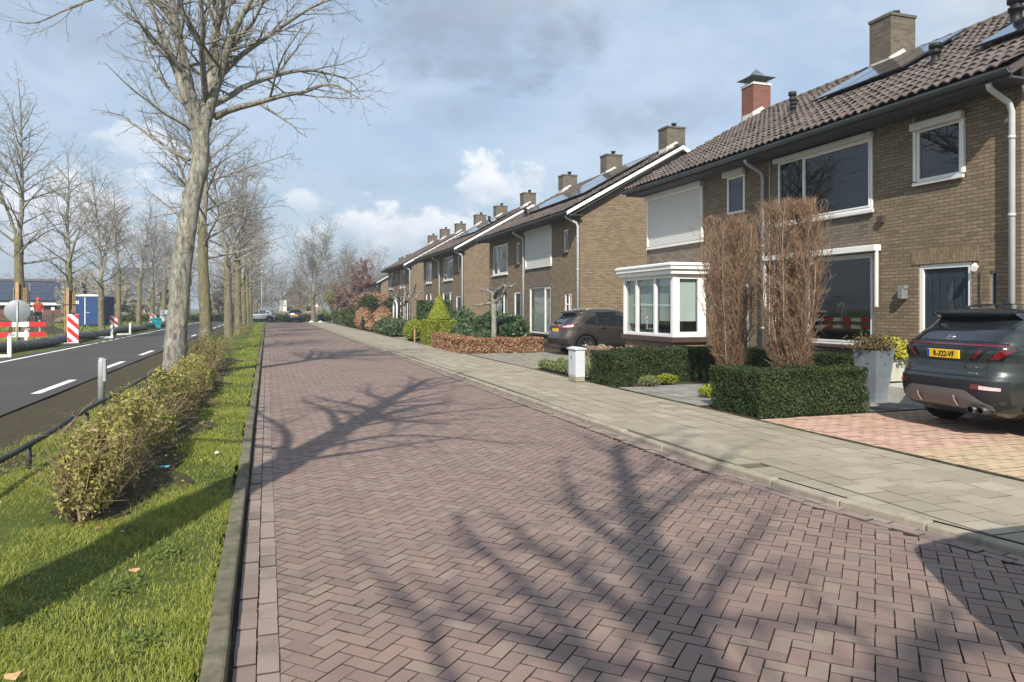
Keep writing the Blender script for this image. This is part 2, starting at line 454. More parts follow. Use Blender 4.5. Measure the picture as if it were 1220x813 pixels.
M['turquoise'] = simple('turquoise plastic', (.02, .33, .42), .45, .35, var=.1)
M['plank'] = simple('pale pine plank', (.38, .25, .135), .8, .2, var=.2, vs=6)
M['slate'] = simple('slate roof', (.075, .08, .088), .6, var=.2)
M['thatch'] = simple('old grey roof', (.12, .12, .12), .9, var=.2)
M['bin_green'] = simple('dark green plastic', (.02, .055, .035), .45, .3, var=.1)
M['litter_blue'] = simple('blue wrapper', (.10, .32, .40), .4, .4, var=.3, vs=40)
M['paper'] = simple('white scrap', (.62, .60, .55), .8)
M['dead_leaf'] = simple('tan fallen leaf', (.42, .27, .14), .8, var=.25, vs=30)

def paint(name, c, metal=.55):
    m, nt, out = nt_new(name)
    tc = node(nt, 'ShaderNodeTexCoord').outputs['Object']
    fl = noise(nt, tc, 900, 1)
    col = mixc(nt, tuple(x * .8 for x in c), tuple(x * 1.3 for x in c), fl)
    dust = noise(nt, tc, 3, 6, .6)
    b = principled(nt, out, col, ramp(nt, dust, [(.3, .30), (.7, .42)]), .5, metal, coat=1.)
    return m
M['paint_green'] = paint('dark green grey metallic', (.026, .034, .032))
M['paint_brown'] = paint('bronze grey metallic', (.052, .046, .042))
M['paint_black'] = paint('black paint', (.012, .012, .014))
M['paint_white'] = paint('white paint', (.55, .56, .57), .0)
M['paint_silver'] = paint('silver paint', (.32, .34, .36))
M['trim'] = simple('black trim', (.014, .014, .016), .45, .35, var=.2)
M['gloss_black'] = simple('gloss black', (.008, .008, .01), .08, .5, coat=.5, var=.1)
M['skid'] = simple('satin silver trim', (.15, .146, .142), .45, .4, .2, var=.05)
M['chrome'] = simple('chrome', (.75, .76, .78), .12, .5, 1., var=.03)
M['tyre'] = simple('tyre rubber', (.013, .013, .014), .8, .2, var=.3)
M['rim'] = simple('alloy rim', (.22, .22, .23), .3, .5, .8, var=.1)
M['tail_red'] = simple('red lamp lens', (.11, .005, .009), .12, .5, coat=.8, var=.2, vs=20)
M['tail_clear'] = simple('pale lamp lens', (.60, .42, .42), .12, .5, coat=.8, var=.3, vs=25)
M['plate'] = simple('yellow number plate', (.80, .50, .02), .4, .4, var=.04)
M['plate_blue'] = simple('blue plate band', (.02, .07, .42), .4)
M['ink'] = simple('black lettering', (.012, .012, .012), .5)
M['cloth_red'] = simple('orange red work jacket', (.40, .055, .04), .85, var=.15, vs=8)
M['cloth_dark'] = simple('dark work trousers', (.025, .028, .035), .9, var=.2)
M['skin'] = simple('skin', (.45, .27, .20), .6)
# ------------------------------------------------------------------ camera, light, sky
PSI = R(18.553)
cam = bpy.data.objects.new('camera', bpy.data.cameras.new('camera')); COL.objects.link(cam)
cam.location = (0, 0, 1.68); cam.rotation_euler = (R(90), 0, -PSI)
cam.data.sensor_width = 36; cam.data.lens = 870 / 1220 * 36
cam.data.shift_y = -38.5 / 1220
cam.data.clip_start = .05; cam.data.clip_end = 6000
sc.camera = cam

SUN_AZ, SUN_EL = R(180 + 22.95), R(39)
sl = bpy.data.lights.new('sun', 'SUN'); sl.energy = 5.0; sl.angle = R(.53); sl.color = (1, .93, .82)
so = bpy.data.objects.new('sun', sl); COL.objects.link(so)
sd = Vector((math.sin(SUN_AZ) * math.cos(SUN_EL), math.cos(SUN_AZ) * math.cos(SUN_EL), math.sin(SUN_EL)))
so.rotation_euler = sd.to_track_quat('Z', 'Y').to_euler(); so.location = (-20, -40, 40)

w = bpy.data.worlds.new('World'); sc.world = w; w.use_nodes = True
nt = w.node_tree; nt.nodes.clear()
wo = nt.nodes.new('ShaderNodeOutputWorld'); bg = nt.nodes.new('ShaderNodeBackground'); nt.links.new(bg.outputs[0], wo.inputs[0])
bg.inputs[1].default_value = .09
sky = nt.nodes.new('ShaderNodeTexSky'); sky.sky_type = 'NISHITA'; sky.sun_disc = False
sky.sun_elevation = SUN_EL; sky.sun_rotation = SUN_AZ; sky.air_density = 1.2; sky.dust_density = 1.5
gv = node(nt, 'ShaderNodeTexCoord').outputs['Generated']
sx = nt.nodes.new('ShaderNodeSeparateXYZ'); nt.links.new(gv, sx.inputs[0])
az = mathn(nt, 'ARCTAN2', sx.outputs[0], sx.outputs[1])
hyp = mathn(nt, 'SQRT', mathn(nt, 'ADD', mathn(nt, 'MULTIPLY', sx.outputs[0], sx.outputs[0]), mathn(nt, 'MULTIPLY', sx.outputs[1], sx.outputs[1])))
el = mathn(nt, 'ARCTAN2', sx.outputs[2], hyp)
# high thin layer, projected on a plane overhead so it spreads towards the horizon
inv = mathn(nt, 'DIVIDE', 1., mathn(nt, 'ADD', mathn(nt, 'MAXIMUM', sx.outputs[2], 0.), .22))
cv = nt.nodes.new('ShaderNodeCombineXYZ')
nt.links.new(mathn(nt, 'MULTIPLY', sx.outputs[0], inv), cv.inputs[0]); nt.links.new(mathn(nt, 'MULTIPLY', sx.outputs[1], inv), cv.inputs[1])
n_hi = noise(nt, cv.outputs[0], 1.5, 9, .58, .3)
n_lo = noise(nt, cv.outputs[0], 3.1, 9, .6, .2)
col = mixc(nt, sky.outputs[0], (4.2, 5.45, 7.2), .58)
col = mixc(nt, col, (5.7, 6.7, 8.0), ramp(nt, n_hi, [(.42, 0.), (.68, .75)]))
col = mixc(nt, col, (3.4, 4.3, 5.7), ramp(nt, n_lo, [(.54, 0.), (.76, .45)]))
# the clouds of this afternoon, each at its own bearing and height above the horizon
ce = nt.nodes.new('ShaderNodeCombineXYZ')
nt.links.new(az, ce.inputs[0]); nt.links.new(mathn(nt, 'MULTIPLY', el, 1.5), ce.inputs[1])
n_c = noise(nt, ce.outputs[0], 13, 10, .62, .25)
n_s = noise(nt, ce.outputs[0], 24, 8, .6)
CLOUDS = [  # bearing, elevation, half width, half height (degrees), tone, density
    (12.5, 21.5, 11, 5.0, 'grey', 1.), (17.5, 18.6, 5.0, 2.0, 'grey', .9), (24, 24.5, 9, 4.5, 'pale', .6), (14.2, 15.4, 3.8, 1.5, 'grey', .55), (27.0, 14.2, 3.2, 2.0, 'grey', .6),
    (32.0, 14.8, 4.0, 2.0, 'grey', .6), (21.5, 20.5, 5.5, 3.0, 'grey', .95), (-12, 18, 9, 2.6, 'grey', .55), (-15, 25, 10, 4, 'pale', .7), (11.0, 10.0, 4.5, 1.2, 'grey', .35), (50, 20, 7, 4, 'pale', .7),
    (17.0, 9.5, 4.2, 2.6, 'white', 1.), (10.0, 6.2, 6.0, 2.2, 'white', 1.), (15.0, 5.6, 6.0, 1.8, 'white', .9), (3.0, 8.0, 2.0, 1.5, 'white', .75), (3.2, 5.3, 2.6, 1.5, 'white', .7),
    (-8.0, 11.5, 4.5, 1.6, 'white', .7), (-13, 6.0, 9.0, 4.0, 'white', .9), (-3, 4.0, 6.0, 2.0, 'white', .6), (7.0, 3.2, 9.0, 1.6, 'pale', .7), (17.5, 3.5, 8.0, 1.4, 'grey', .5),
    (-60, 14, 16, 6, 'white', .8), (-110, 18, 20, 7, 'pale', .8), (110, 16, 18, 6, 'white', .8), (-35, 26, 14, 5, 'pale', .7), (70, 22, 14, 5, 'grey', .5)]
TONE = {'grey': ((3.2, 3.95, 5.0), (2.8, 3.5, 4.55)), 'pale': ((6.6, 7.0, 7.5), (4.6, 5.2, 6.0)), 'white': ((9.4, 9.5, 9.6), (5.4, 6.2, 7.4))}
for a, e, wa, we, tone, dens in CLOUDS:
    da = mathn(nt, 'MULTIPLY', mathn(nt, 'SUBTRACT', az, R(a)), 1 / R(wa))
    de = mathn(nt, 'MULTIPLY', mathn(nt, 'SUBTRACT', el, R(e)), 1 / R(we))
    q = mathn(nt, 'SQRT', mathn(nt, 'ADD', mathn(nt, 'MULTIPLY', da, da), mathn(nt, 'MULTIPLY', de, de)))
    v = mathn(nt, 'ADD', mathn(nt, 'SUBTRACT', 1., q), mathn(nt, 'MULTIPLY', mathn(nt, 'SUBTRACT', n_c, .5), 3.2))
    lo, hi = (-.05, 1.0) if tone != 'white' else (.12, .50)
    k = ramp(nt, mathn(nt, 'MULTIPLY_ADD', v, .5, .5, clamp=True), [(.5 + lo / 2, 0.), (.5 + hi / 2, dens)])
    tt = mathn(nt, 'ADD', mathn(nt, 'MULTIPLY_ADD', de, .45, .45), mathn(nt, 'MULTIPLY', mathn(nt, 'SUBTRACT', n_s, .5), 1.6), clamp=True)
    col = mixc(nt, col, mixc(nt, TONE[tone][1], TONE[tone][0], tt), k)
nt.links.new(col, bg.inputs[0])

sc.view_settings.view_transform = 'Standard'; sc.view_settings.look = 'None'
sc.view_settings.exposure = .50; sc.view_settings.gamma = 1; sc.view_settings.use_curve_mapping = False
sc.cycles.max_bounces = 6; sc.cycles.transparent_max_bounces = 12; sc.cycles.caustics_reflective = False; sc.cycles.caustics_refractive = False
sc.cycles.sample_clamp_indirect = 4

# ------------------------------------------------------------------ ground
def struct(name, mb, mats, **k):
    return tag(mb.build(name, mats, **k), kind='structure')
def sheet(name, x0, x1, y0, y1, z, m):
    return struct(name, MB().quad((x0, y0, z), (x1, y0, z), (x1, y1, z), (x0, y1, z)), m)
sheet('ground', -2500, 2500, -1500, 4500, -.06, M['turf'])

def rolling(name, x0, x1, y0, y1, z, amp, nx, ny, m):
    xs = np.linspace(x0, x1, nx); ys = np.linspace(y0, y1, ny)
    X, Y = np.meshgrid(xs, ys, indexing='ij')
    edge = np.minimum(1, np.minimum(X - x0, x1 - X) / .25)
    Z = z + amp * edge * (np.sin(X * 2.1 + .7 * np.sin(Y * .9)) + np.sin(Y * 1.3 + X) * .8 + np.sin(Y * 3.7 + X * 4.1) * .35)
    v = np.stack([X, Y, Z], -1).reshape(-1, 3)
    i = np.arange(nx * ny).reshape(nx, ny)
    f = np.stack([i[:-1, :-1], i[1:, :-1], i[1:, 1:], i[:-1, 1:]], -1).reshape(-1, 4)
    return tag(link(name, npmesh(name, v, f, m, True)), kind='structure')
rolling('grass_verge', -2.42, -.31, -8, 91, .06, .012, 24, 420, M['turf'])
def soil_patch(name, y0, y1, fx0, fx1, z):
    ys = np.linspace(y0, y1, 220); n = 9; V = []
    for y in ys:
        e = min(1, (y - y0) / .6, (y1 - y) / .6); c = (fx0(y) + fx1(y)) / 2; h = (fx1(y) - fx0(y)) / 2 * max(.05, e) ** .5
        for k in range(n): V.append((c + h * (2 * k / (n - 1) - 1), y, z + .012 * math.sin(k * math.pi / (n - 1)) + .006 * math.sin(y * 9 + k)))
    i = np.arange(220 * n).reshape(220, n)
    f = np.stack([i[:-1, :-1], i[:-1, 1:], i[1:, 1:], i[1:, :-1]], -1).reshape(-1, 4)
    return tag(link(name, npmesh(name, np.array(V), f, M['soil'], True)), kind='structure')
soil_patch('hedge_soil', 6.2, 25.5, lambda y: -1.78 + .1 * math.sin(y * 2.2), lambda y: -.86 + .13 * math.sin(y * 1.9) + .08 * math.sin(y * 5.3), .070)
rolling('soil_strip', -4.0, -2.38, -8, 91, .02, .010, 16, 300, M['soil'])
sheet('asphalt_road', -8.2, -3.86, -30, 150, .045, M['asphalt'])
rolling('far_verge', -60, -8.15, -30, 150, .03, .02, 60, 90, M['turf'])
sheet('garden_soil', 6.70, 40, -14, 91.5, .055, M['soil'])
sheet('cross_street', -60, 60, 92.2, 98.5, .012, M['asphalt'])

def marking(name, rects):
    mb = MB()
    for x0, x1, y0, y1 in rects: mb.quad((x0, y0, .050), (x1, y0, .050), (x1, y1, .050), (x0, y1, .050))
    return struct(name, mb, M['paint'])
marking('lane_dashes', [(-4.30, -4.13, 3.85 + 6.17 * k, 6.75 + 6.17 * k) for k in range(-1, 16)])
marking('edge_line', [(-7.75, -7.6, -20, 39.5), (-7.75, -7.6, 47, 130)] + [(-7.75, -7.6, 40.3 + 1.7 * k, 41.2 + 1.7 * k) for k in range(4)])

# ------------------------------------------------------------------ brick street: every paver is laid
def slab_mesh(name, cx, cy, ang, hl, hw, ztop, m, gap=.002, chamf=.003, depth=.02, zj=.0009, tilt=.0032, mi=None, jm='joint'):
    """chamfered blocks at the given centres; ang is the direction of each block's long side"""
    n = len(cx)
    hl = np.broadcast_to(hl, n); hw = np.broadcast_to(hw, n); ang = np.broadcast_to(ang, n); ztop = np.broadcast_to(ztop, n)
    ang = ang + rng.normal(0, .005, n)
    zt = ztop + rng.normal(0, zj, n)
    tx = rng.normal(0, tilt, n); ty = rng.normal(0, tilt, n)
    cx = cx + rng.normal(0, .0007, n); cy = cy + rng.normal(0, .0007, n)
    sgn = np.array([(-1, -1), (1, -1), (1, 1), (-1, 1)], float)
    ca, sa = np.cos(ang), np.sin(ang)
    vs = []
    for ring in range(2):
        ins = gap + (chamf if ring else 0)
        for a, b in sgn:
            lx = a * (hl - ins + (rng.normal(0, .0012, n) if ring else 0)); ly = b * (hw - ins + (rng.normal(0, .0012, n) if ring else 0))
            z = zt + lx * tx + ly * ty if ring else zt - depth
            vs.append(np.stack([cx + lx * ca - ly * sa, cy + lx * sa + ly * ca, z], -1))
    v = np.stack(vs, 1)                       # n, 8, 3
    base = (np.arange(n) * 8)[:, None]
    quads = np.array([(4, 5, 6, 7), (0, 1, 5, 4), (1, 2, 6, 5), (2, 3, 7, 6), (3, 0, 4, 7)])
    f = (base[:, :, None] + quads[None]).reshape(-1, 4)
    m = list(m) if isinstance(m, (list, tuple)) else [m]
    k = np.zeros(n, int) if mi is None else np.asarray(mi)
    fm = np.full((n, 5), len(m)); fm[:, 0] = k
    return npmesh(name, v.reshape(-1, 3), f, m + [M[jm]], False, fm.ravel())

KERB_R = [(5.62, -6.0), (5.22, 1.8), (4.86, 3.5), (4.60, 5.0), (4.47, 6.6), (4.45, 12), (4.47, 40), (4.47, 92)]
def kerb_x(y): return np.interp(y, [p[1] for p in KERB_R], [p[0] for p in KERB_R])
KL = -.17
mbj = MB()
ys = [-6, 1.8, 3.5, 5, 6.6, 12, 40, 92.2]
mbj.add([(KL, y, -.016) for y in ys] + [(float(kerb_x(y)), y, -.016) for y in ys], [(i, i + 8, i + 9, i + 1) for i in range(7)])
road = struct('brick_road', mbj, M['joint'])
wv = .0945
I, J = np.meshgrid(np.arange(-60, 1020), np.arange(-620, 790), indexing='ij')
k = (I - J) % 4
a45 = math.pi / 4
def rot45(u, v): return (u - v) * math.sqrt(.5), (u + v) * math.sqrt(.5)
px, py, pa = [], [], []
for kk, du, dv, an in ((0, 1., .5, a45), (3, .5, 1., a45 + math.pi / 2)):
    s = k == kk
    x, y = rot45((I[s] + du) * wv, (J[s] + dv) * wv)
    px.append(x); py.append(y); pa.append(np.full(len(x), an))
px, py, pa = np.concatenate(px), np.concatenate(py), np.concatenate(pa)
keep = (px > KL + .175) & (px < kerb_x(py) - .17) & (py > -4) & (py < 92)
px, py, pa = px[keep], py[keep], pa[keep]
sag = .012 * np.sin(px * 1.7 + py * .55) * np.sin(py * .8 + 1.3)
o = link('clinker_paving', slab_mesh('clinker_paving', px, py, pa, wv, wv / 2, -.004 + sag * .35, M['paver'], gap=.0015, chamf=.0022))
o.parent = road
ex, ey = [], []
for c in range(2):
    yy = np.arange(-4 + .1 * c, 92, .2095)
    ex.append(np.full(len(yy), KL + .070 + .106 * c)); ey.append(yy)
yy = np.arange(-4, 92, .2095)
ang = [np.full(len(ex[0]) + len(ex[1]), math.pi / 2)]
for c in range(2):
    ex.append(kerb_x(yy) - .055 - .104 * c); ey.append(yy + .1 * c)
    sl_ = (kerb_x(yy + .1) - kerb_x(yy - .1)) / .2
    ang.append(math.pi / 2 - np.arctan(sl_))
ex, ey, ang = np.concatenate(ex), np.concatenate(ey), np.concatenate(ang)
o = link('edge_courses', slab_mesh('edge_courses', ex, ey, ang, .105, .053, .004, M['paver_edge'], gap=.0015, chamf=.0028, zj=.003))
o.parent = road

# kerbs: units of one metre, butted
def kerb_units(name, pts, width, z0, z1, m, side):
    mb = MB()
    for i in range(len(pts) - 1):
        (x0, y0), (x1, y1) = pts[i], pts[i + 1]
        L = math.hypot(x1 - x0, y1 - y0); n = max(1, round(L))
        for q in range(n):
            ax, ay = x0 + (x1 - x0) * q / n, y0 + (y1 - y0) * q / n
            bx, by = x0 + (x1 - x0) * (q + 1) / n, y0 + (y1 - y0) * (q + 1) / n
            nx, ny = -(by - ay), bx - ax
            l = math.hypot(nx, ny); nx, ny = nx / l * width * side, ny / l * width * side
            j = U(-.006, .006); jx = U(-.005, .005); g = .003 / l
            ax_, ay_ = ax + (bx - ax) * g + jx, ay + (by - ay) * g
            bx_, by_ = bx - (bx - ax) * g + jx, by - (by - ay) * g
            poly = [(ax_, ay_), (bx_, by_), (bx_ + nx, by_ + ny), (ax_ + nx, ay_ + ny)]
            if side > 0: poly = poly[::-1]
            mb.prism(poly, z0, z1 + j, 'z')
    return struct(name, mb, m, bevel=.018, seg=2)
kerb_units('verge_kerb', [(KL, -6), (KL, 92)], .105, -.1, .10, M['kerb'], 1)
kerb_units('pavement_kerb', KERB_R, .12, -.1, .058, M['kerb_right'], -1)

# pavement of 30 cm slabs, in running bond
pv = MB()
ys2 = [-6, 1.8, 3.5, 5, 6.6, 12, 40, 92.2]
pv.add([(float(kerb_x(y)) + .12, y, .045) for y in ys2] + [(6.72, y, .045) for y in ys2], [(i, i + 8, i + 9, i + 1) for i in range(7)])
pavement = struct('pavement', pv, M['joint_pale'])
cx, cy = [], []
for r_i in range(11):
    x = 6.72 - .15 - .302 * r_i
    yy = np.arange(-4 + (.151 if r_i % 2 else 0), 92, .302)
    kx = kerb_x(yy) + .13
    s = x - .15 > kx
    cx.append(np.full(s.sum(), x)); cy.append(yy[s])
cx, cy = np.concatenate(cx), np.concatenate(cy)
o = link('pavement_slabs', slab_mesh('pavement_slabs', cx, cy, 0., .151, .151, .062 + .004 * np.sin(cx * 2 + cy * .7), M['slab'], gap=.0015, chamf=.0025, zj=.0010, tilt=.003, jm='joint_pale'))
o.parent = pavement
fill = MB()
for y in np.arange(-4, 12, .302):
    ka, kb = float(kerb_x(y)) + .125, float(kerb_x(y + .302)) + .125
    s = cx[np.abs(cy - y - .15) < .16] - .149
    e = min(float(s.min()), 6.5) + .02 if len(s) else 6.5
    fill.quad((ka, y + .003, .058), (e, y + .003, .058), (e, y + .299, .058), (kb, y + .299, .058))
o = fill.build('pavement_edge_fill', M['slab']); o.parent = pavement

def course(a, b, l, odd):
    """centres and half lengths along one course; odd courses start with a half block"""
    e = np.arange(a - (l / 2 if odd else 0), b, l); s = np.maximum(e, a); t = np.minimum(e + l, b)
    k = t - s > .03
    return ((s + t) / 2)[k], ((t - s) / 2)[k]
def yard(name, x0, x1, y0, y1, z, l, wd, m, along='y', mfun=None, zj=.002):
    """a paved yard: joint bed plus blocks in running bond"""
    b = struct(name, MB().quad((x0, y0, z - .012), (x1, y0, z - .012), (x1, y1, z - .012), (x0, y1, z - .012)), M['joint_pale'])
    cx, cy, hl = [], [], []
    if along == 'y':
        for i, x in enumerate(np.arange(x0 + wd / 2, x1, wd)):
            yy, ll = course(y0, y1, l, i % 2); cx.append(np.full(len(yy), x)); cy.append(yy); hl.append(ll)
        ang = math.pi / 2
    else:
        for i, y in enumerate(np.arange(y0 + wd / 2, y1, wd)):
            xx, ll = course(x0, x1, l, i % 2); cy.append(np.full(len(xx), y)); cx.append(xx); hl.append(ll)
        ang = 0.
    cx, cy, hl = np.concatenate(cx), np.concatenate(cy), np.concatenate(hl)
    mi = mfun(cx, cy) if mfun else None
    o = link(name + '_blocks', slab_mesh(name + '_blocks', cx, cy, ang, hl, wd / 2, z, m, gap=.0018, chamf=.0025, jm='joint_pale', zj=zj, tilt=.004, mi=mi))
    o.parent = b
    return b
yard('driveway', 6.73, 16.0, 3.4, 8.86, .082, .205, .103, [M['pink_paver'], M['tan_paver'], M['slab_yard']], 'x',
     lambda x, y: np.where(y < 6.30 + .13 * (x - 6.6), 1, np.where((x > 9.9) & (y > 7.9), 2, 0)))
yard('entrance_path', 8.95, 10.98, 8.95, 10.25, .085, .302, .302, M['slab_yard'])
yard('garden_path', 7.5, 10.9, 11.7, 13.45, .085, .302, .302, M['slab_yard'])
yard('front_path', 6.74, 7.5, 10.45, 13.35, .085, .302, .302, M['slab_yard'])
yard('neighbour_driveway', 6.74, 18, 18.35, 25.0, .082, .21, .105, [M['slab_yard'], M['slab']], 'x', lambda x, y: (rng.random(len(x)) > .5).astype(int))
yard('corner_driveway', 6.74, 18, 36.6, 41.2, .082, .302, .302, M['slab_yard'])
# ------------------------------------------------------------------ houses
EAVE_X, EAVE_Z, RIDGE_X, RIDGE_Z, HD = -.62, 5.27, 4.2, 7.98, 8.4
def roof_z(x):
    return EAVE_Z + (RIDGE_Z - EAVE_Z) * (x - EAVE_X) / (RIDGE_X - EAVE_X) if x <= RIDGE_X else RIDGE_Z - (RIDGE_Z - EAVE_Z) * (x - RIDGE_X) / (HD - EAVE_X - RIDGE_X)
SL = Vector((RIDGE_X - EAVE_X, 0, RIDGE_Z - EAVE_Z)); SLL = SL.length; SLN = Vector((-SL.z, 0, SL.x)).normalized(); SLD = SL.normalized()

def tile_roof(y0, y1):
    per, rows = .205, 15
    n = int((y1 - y0) / per) * 6
    yy = np.linspace(y0, y1, n + 1)
    ph = ((yy - y0) / per) % 1.0
    prof = .024 * np.sin(ph * 2 * np.pi) + .008 * np.sin(ph * 4 * np.pi + .6)
    V = []; F = []
    idx = 0
    tid = ((yy - y0) / per).astype(int)
    for r in range(rows):
        t0 = SLL * r / rows - .03; t1 = SLL * (r + 1) / rows + .02
        j = rng.normal(0, .0035, tid.max() + 2)[tid]
        for t, h in ((t0, .058), (t0 + .004, .082), (t1, .040)):
            tt = t + j * (2.2 if t == t0 else 1)
            x = EAVE_X + SLD.x * tt + SLN.x * (h + prof + j); z = EAVE_Z + SLD.z * tt + SLN.z * (h + prof + j)
            V.append(np.stack([x, yy, z], -1))
        m = n + 1; b = idx
        for q in range(2):
            i = np.arange(n)
            F.append(np.stack([b + q * m + i + 1, b + q * m + i, b + (q + 1) * m + i, b + (q + 1) * m + i + 1], -1))
        idx += 3 * m
    v = np.concatenate(V); f = np.concatenate(F)
    # closing slab under the tiles and the plain rear slope
    o = len(v)
    ex = EAVE_X + .02; bx = HD - EAVE_X
    extra = [(ex, y0 + .01, EAVE_Z - .02), (RIDGE_X, y0 + .01, RIDGE_Z), (bx, y0 + .01, EAVE_Z), (bx, y0 + .01, EAVE_Z - .12), (RIDGE_X, y0 + .01, RIDGE_Z - .14), (ex + .02, y0 + .01, EAVE_Z - .12)]
    extra += [(p[0], y1 - .01, p[2]) for p in extra]
    q = [(0, 6, 7, 1), (1, 7, 8, 2), (2, 8, 9, 3), (3, 9, 10, 4), (4, 10, 11, 5), (5, 11, 6, 0), (0, 1, 4, 5), (1, 2, 3, 4), (6, 11, 10, 7), (7, 10, 9, 8)]
    v = np.concatenate([v, np.array(extra)]); f = np.concatenate([f, np.array(q) + o])
    return npmesh('roof', v, f, M['tile'], False)

ROOF_CACHE = {}
def window(house, y0, y1, z0, z1, splits=(), name='window', fx=(.035, .10), fw=.065, glass='glass', sill=None, box=None, curtain=None, guides=False, shutter=0., transom=None, proud=0.):
    """frame (part) with its panes, sill, roller box and curtain as sub-parts; facade plane is x = 0"""
    a, b = fx[0] - proud, fx[1] - proud
    mb = MB()
    mb.box(a, b, y0, y1, z1 - fw, z1); mb.box(a, b, y0, y1, z0, z0 + fw)
    mb.box(a, b, y0, y0 + fw, z0 + fw, z1 - fw); mb.box(a, b, y1 - fw, y1, z0 + fw, z1 - fw)
    ys = [y0 + fw] + [y0 + s * (y1 - y0) for s in splits] + [y1 - fw]
    for s in ys[1:-1]: mb.box(a + .004, b - .004, s - fw * .5, s + fw * .5, z0 + fw, z1 - fw)
    if transom: mb.box(a + .006, b - .006, y0 + fw, y1 - fw, transom - .025, transom + .025)
    if guides:
        for s in (y0 - .055, y1 + .005): mb.box(-.055, .03, s, s + .05, z0 + .02, z1)
    f = mb.build(name, M['white'], house, bevel=.006)
    for i in range(len(ys) - 1):
        p, q = ys[i] + (fw * .5 if i else 0), ys[i + 1] - (fw * .5 if i < len(ys) - 2 else 0)
        if q - p > .02:
            g = MB()
            if len(ys) > 2 and i == 0:      # an opening sash carries its own slim frame
                g2 = MB(); s_ = .035
                g2.box(a - .008, a + .03, p + .004, q - .004, z0 + fw + .004, z0 + fw + s_); g2.box(a - .008, a + .03, p + .004, q - .004, z1 - fw - s_, z1 - fw - .004)
                g2.box(a - .008, a + .03, p + .004, p + s_, z0 + fw + s_, z1 - fw - s_); g2.box(a - .008, a + .03, q - s_, q - .004, z0 + fw + s_, z1 - fw - s_)
                g2.build('sash', M['white'], f)
            g.box(b - .035, b - .029, p, q, z0 + fw, z1 - fw).build('pane', M[glass], f)
    if sill: MB().box(-.07, a - .002, y0 - .06, y1 + .06, z0 - .065, z0 - .004).build('sill', M[sill], f, bevel=.006)
    if box: MB().box(-.13, a - .003, y0 - .07, y1 + .07, z1 - .015, z1 - .015 + box).build('roller_box', M['grey_white'], f, bevel=.012)
    if shutter: MB().box(-.02, .0, y0 + .0, y1 - .0, z1 - shutter * (z1 - z0), z1 - .02).build('roller_shutter', M['shutter'], f)
    if curtain:
        x = b + .12
        for (c0, c1, mat_) in curtain:
            n = max(4, int((c1 - c0) * (y1 - y0) / .06))
            cm = MB(); vs = []
            for i in range(n + 1):
                y = y0 + (c0 + (c1 - c0) * i / n) * (y1 - y0); dx = .025 * math.sin(i * 1.9) if mat_ == 'curtain' else 0
                vs += [(x + dx, y, z0 + fw + (.02 if mat_ == 'curtain' else .25 * (z1 - z0))), (x + dx, y, z1 - fw)]
            cm.add(vs, [(2 * i, 2 * i + 2, 2 * i + 3, 2 * i + 1) for i in range(n)], 0, True)
            cm.build('curtain' if mat_ == 'curtain' else 'blind', M[mat_], f)
    return f

def chimney(roof, y, mat_='chimney', top=9.2, wx=.80, wy=.68, pots=1, x=None):
    x = RIDGE_X if x is None else x
    mb = MB(); mb.box(x - wx / 2, x + wx / 2, y - wy / 2, y + wy / 2, RIDGE_Z - .75, top)
    c = mb.build('chimney', M[mat_], roof)
    fl = MB()
    fl.prism([(x - wx / 2 - .03, roof_z(x - wx / 2) + .02), (x + wx / 2 + .03, roof_z(x + wx / 2) + .02), (x + wx / 2 + .03, roof_z(x + wx / 2) + .20), (x, RIDGE_Z + .26), (x - wx / 2 - .03, roof_z(x - wx / 2) + .24)],
             y - wy / 2 - .012, y - wy / 2 + .05, 'y')
    fl.prism([(x - wx / 2 - .03, roof_z(x - wx / 2) + .03), (x + wx / 2 + .03, roof_z(x + wx / 2) + .03), (x, RIDGE_Z + .2)], y + wy / 2 - .05, y + wy / 2 + .012, 'y')
    fl.box(x - wx / 2 - .014, x - wx / 2 + .05, y - wy / 2 + .06, y + wy / 2 - .06, roof_z(x - wx / 2) - .05, roof_z(x - wx / 2) + .22)
    fl.build('flashing', M['lead'], c)
    cp = MB().box(x - wx / 2 - .025, x + wx / 2 + .025, y - wy / 2 - .025, y + wy / 2 + .025, top, top + .07)
    cp.build('chimney_cap', M['lead'] if mat_ == 'red_brick' else M['chimney'], c)
    if mat_ == 'red_brick':
        hm = MB(); z = top + .25; a, b = wx / 2 + .13, wy / 2 + .13
        for sx_ in (-1, 1):
            for sy_ in (-1, 1): hm.box(x + sx_ * .25 - .012, x + sx_ * .25 + .012, y + sy_ * .22 - .012, y + sy_ * .22 + .012, top + .07, z + .04)
        r1 = [(x - a, y - b, z), (x + a, y - b, z), (x + a, y + b, z), (x - a, y + b, z)]
        r2 = [(x - a * .45, y - b * .45, z + .10), (x + a * .45, y - b * .45, z + .10), (x + a * .45, y + b * .45, z + .10), (x - a * .45, y + b * .45, z + .10)]
        hm.add(r1 + r2 + [(x, y, z + .36)], [(3, 2, 1, 0), (0, 1, 5, 4), (1, 2, 6, 5), (2, 3, 7, 6), (3, 0, 4, 7), (4, 5, 8), (5, 6, 8), (6, 7, 8), (7, 4, 8)])
        hm.build('chimney_hood', M['hood'], c)
    for i in range(pots):
        p = MB(); py_ = y + (i - (pots - 1) / 2) * .3
        p.lathe([(0, .0), (.095, .0), (.08, .16), (.115, .165), (.115, .2), (.06, .22), (0, .225)], (x + .1, py_, top + .07), 12)
        p.build('chimney_pot', M['dark_metal'] if i == 0 else M['terracotta'], c)
    return c

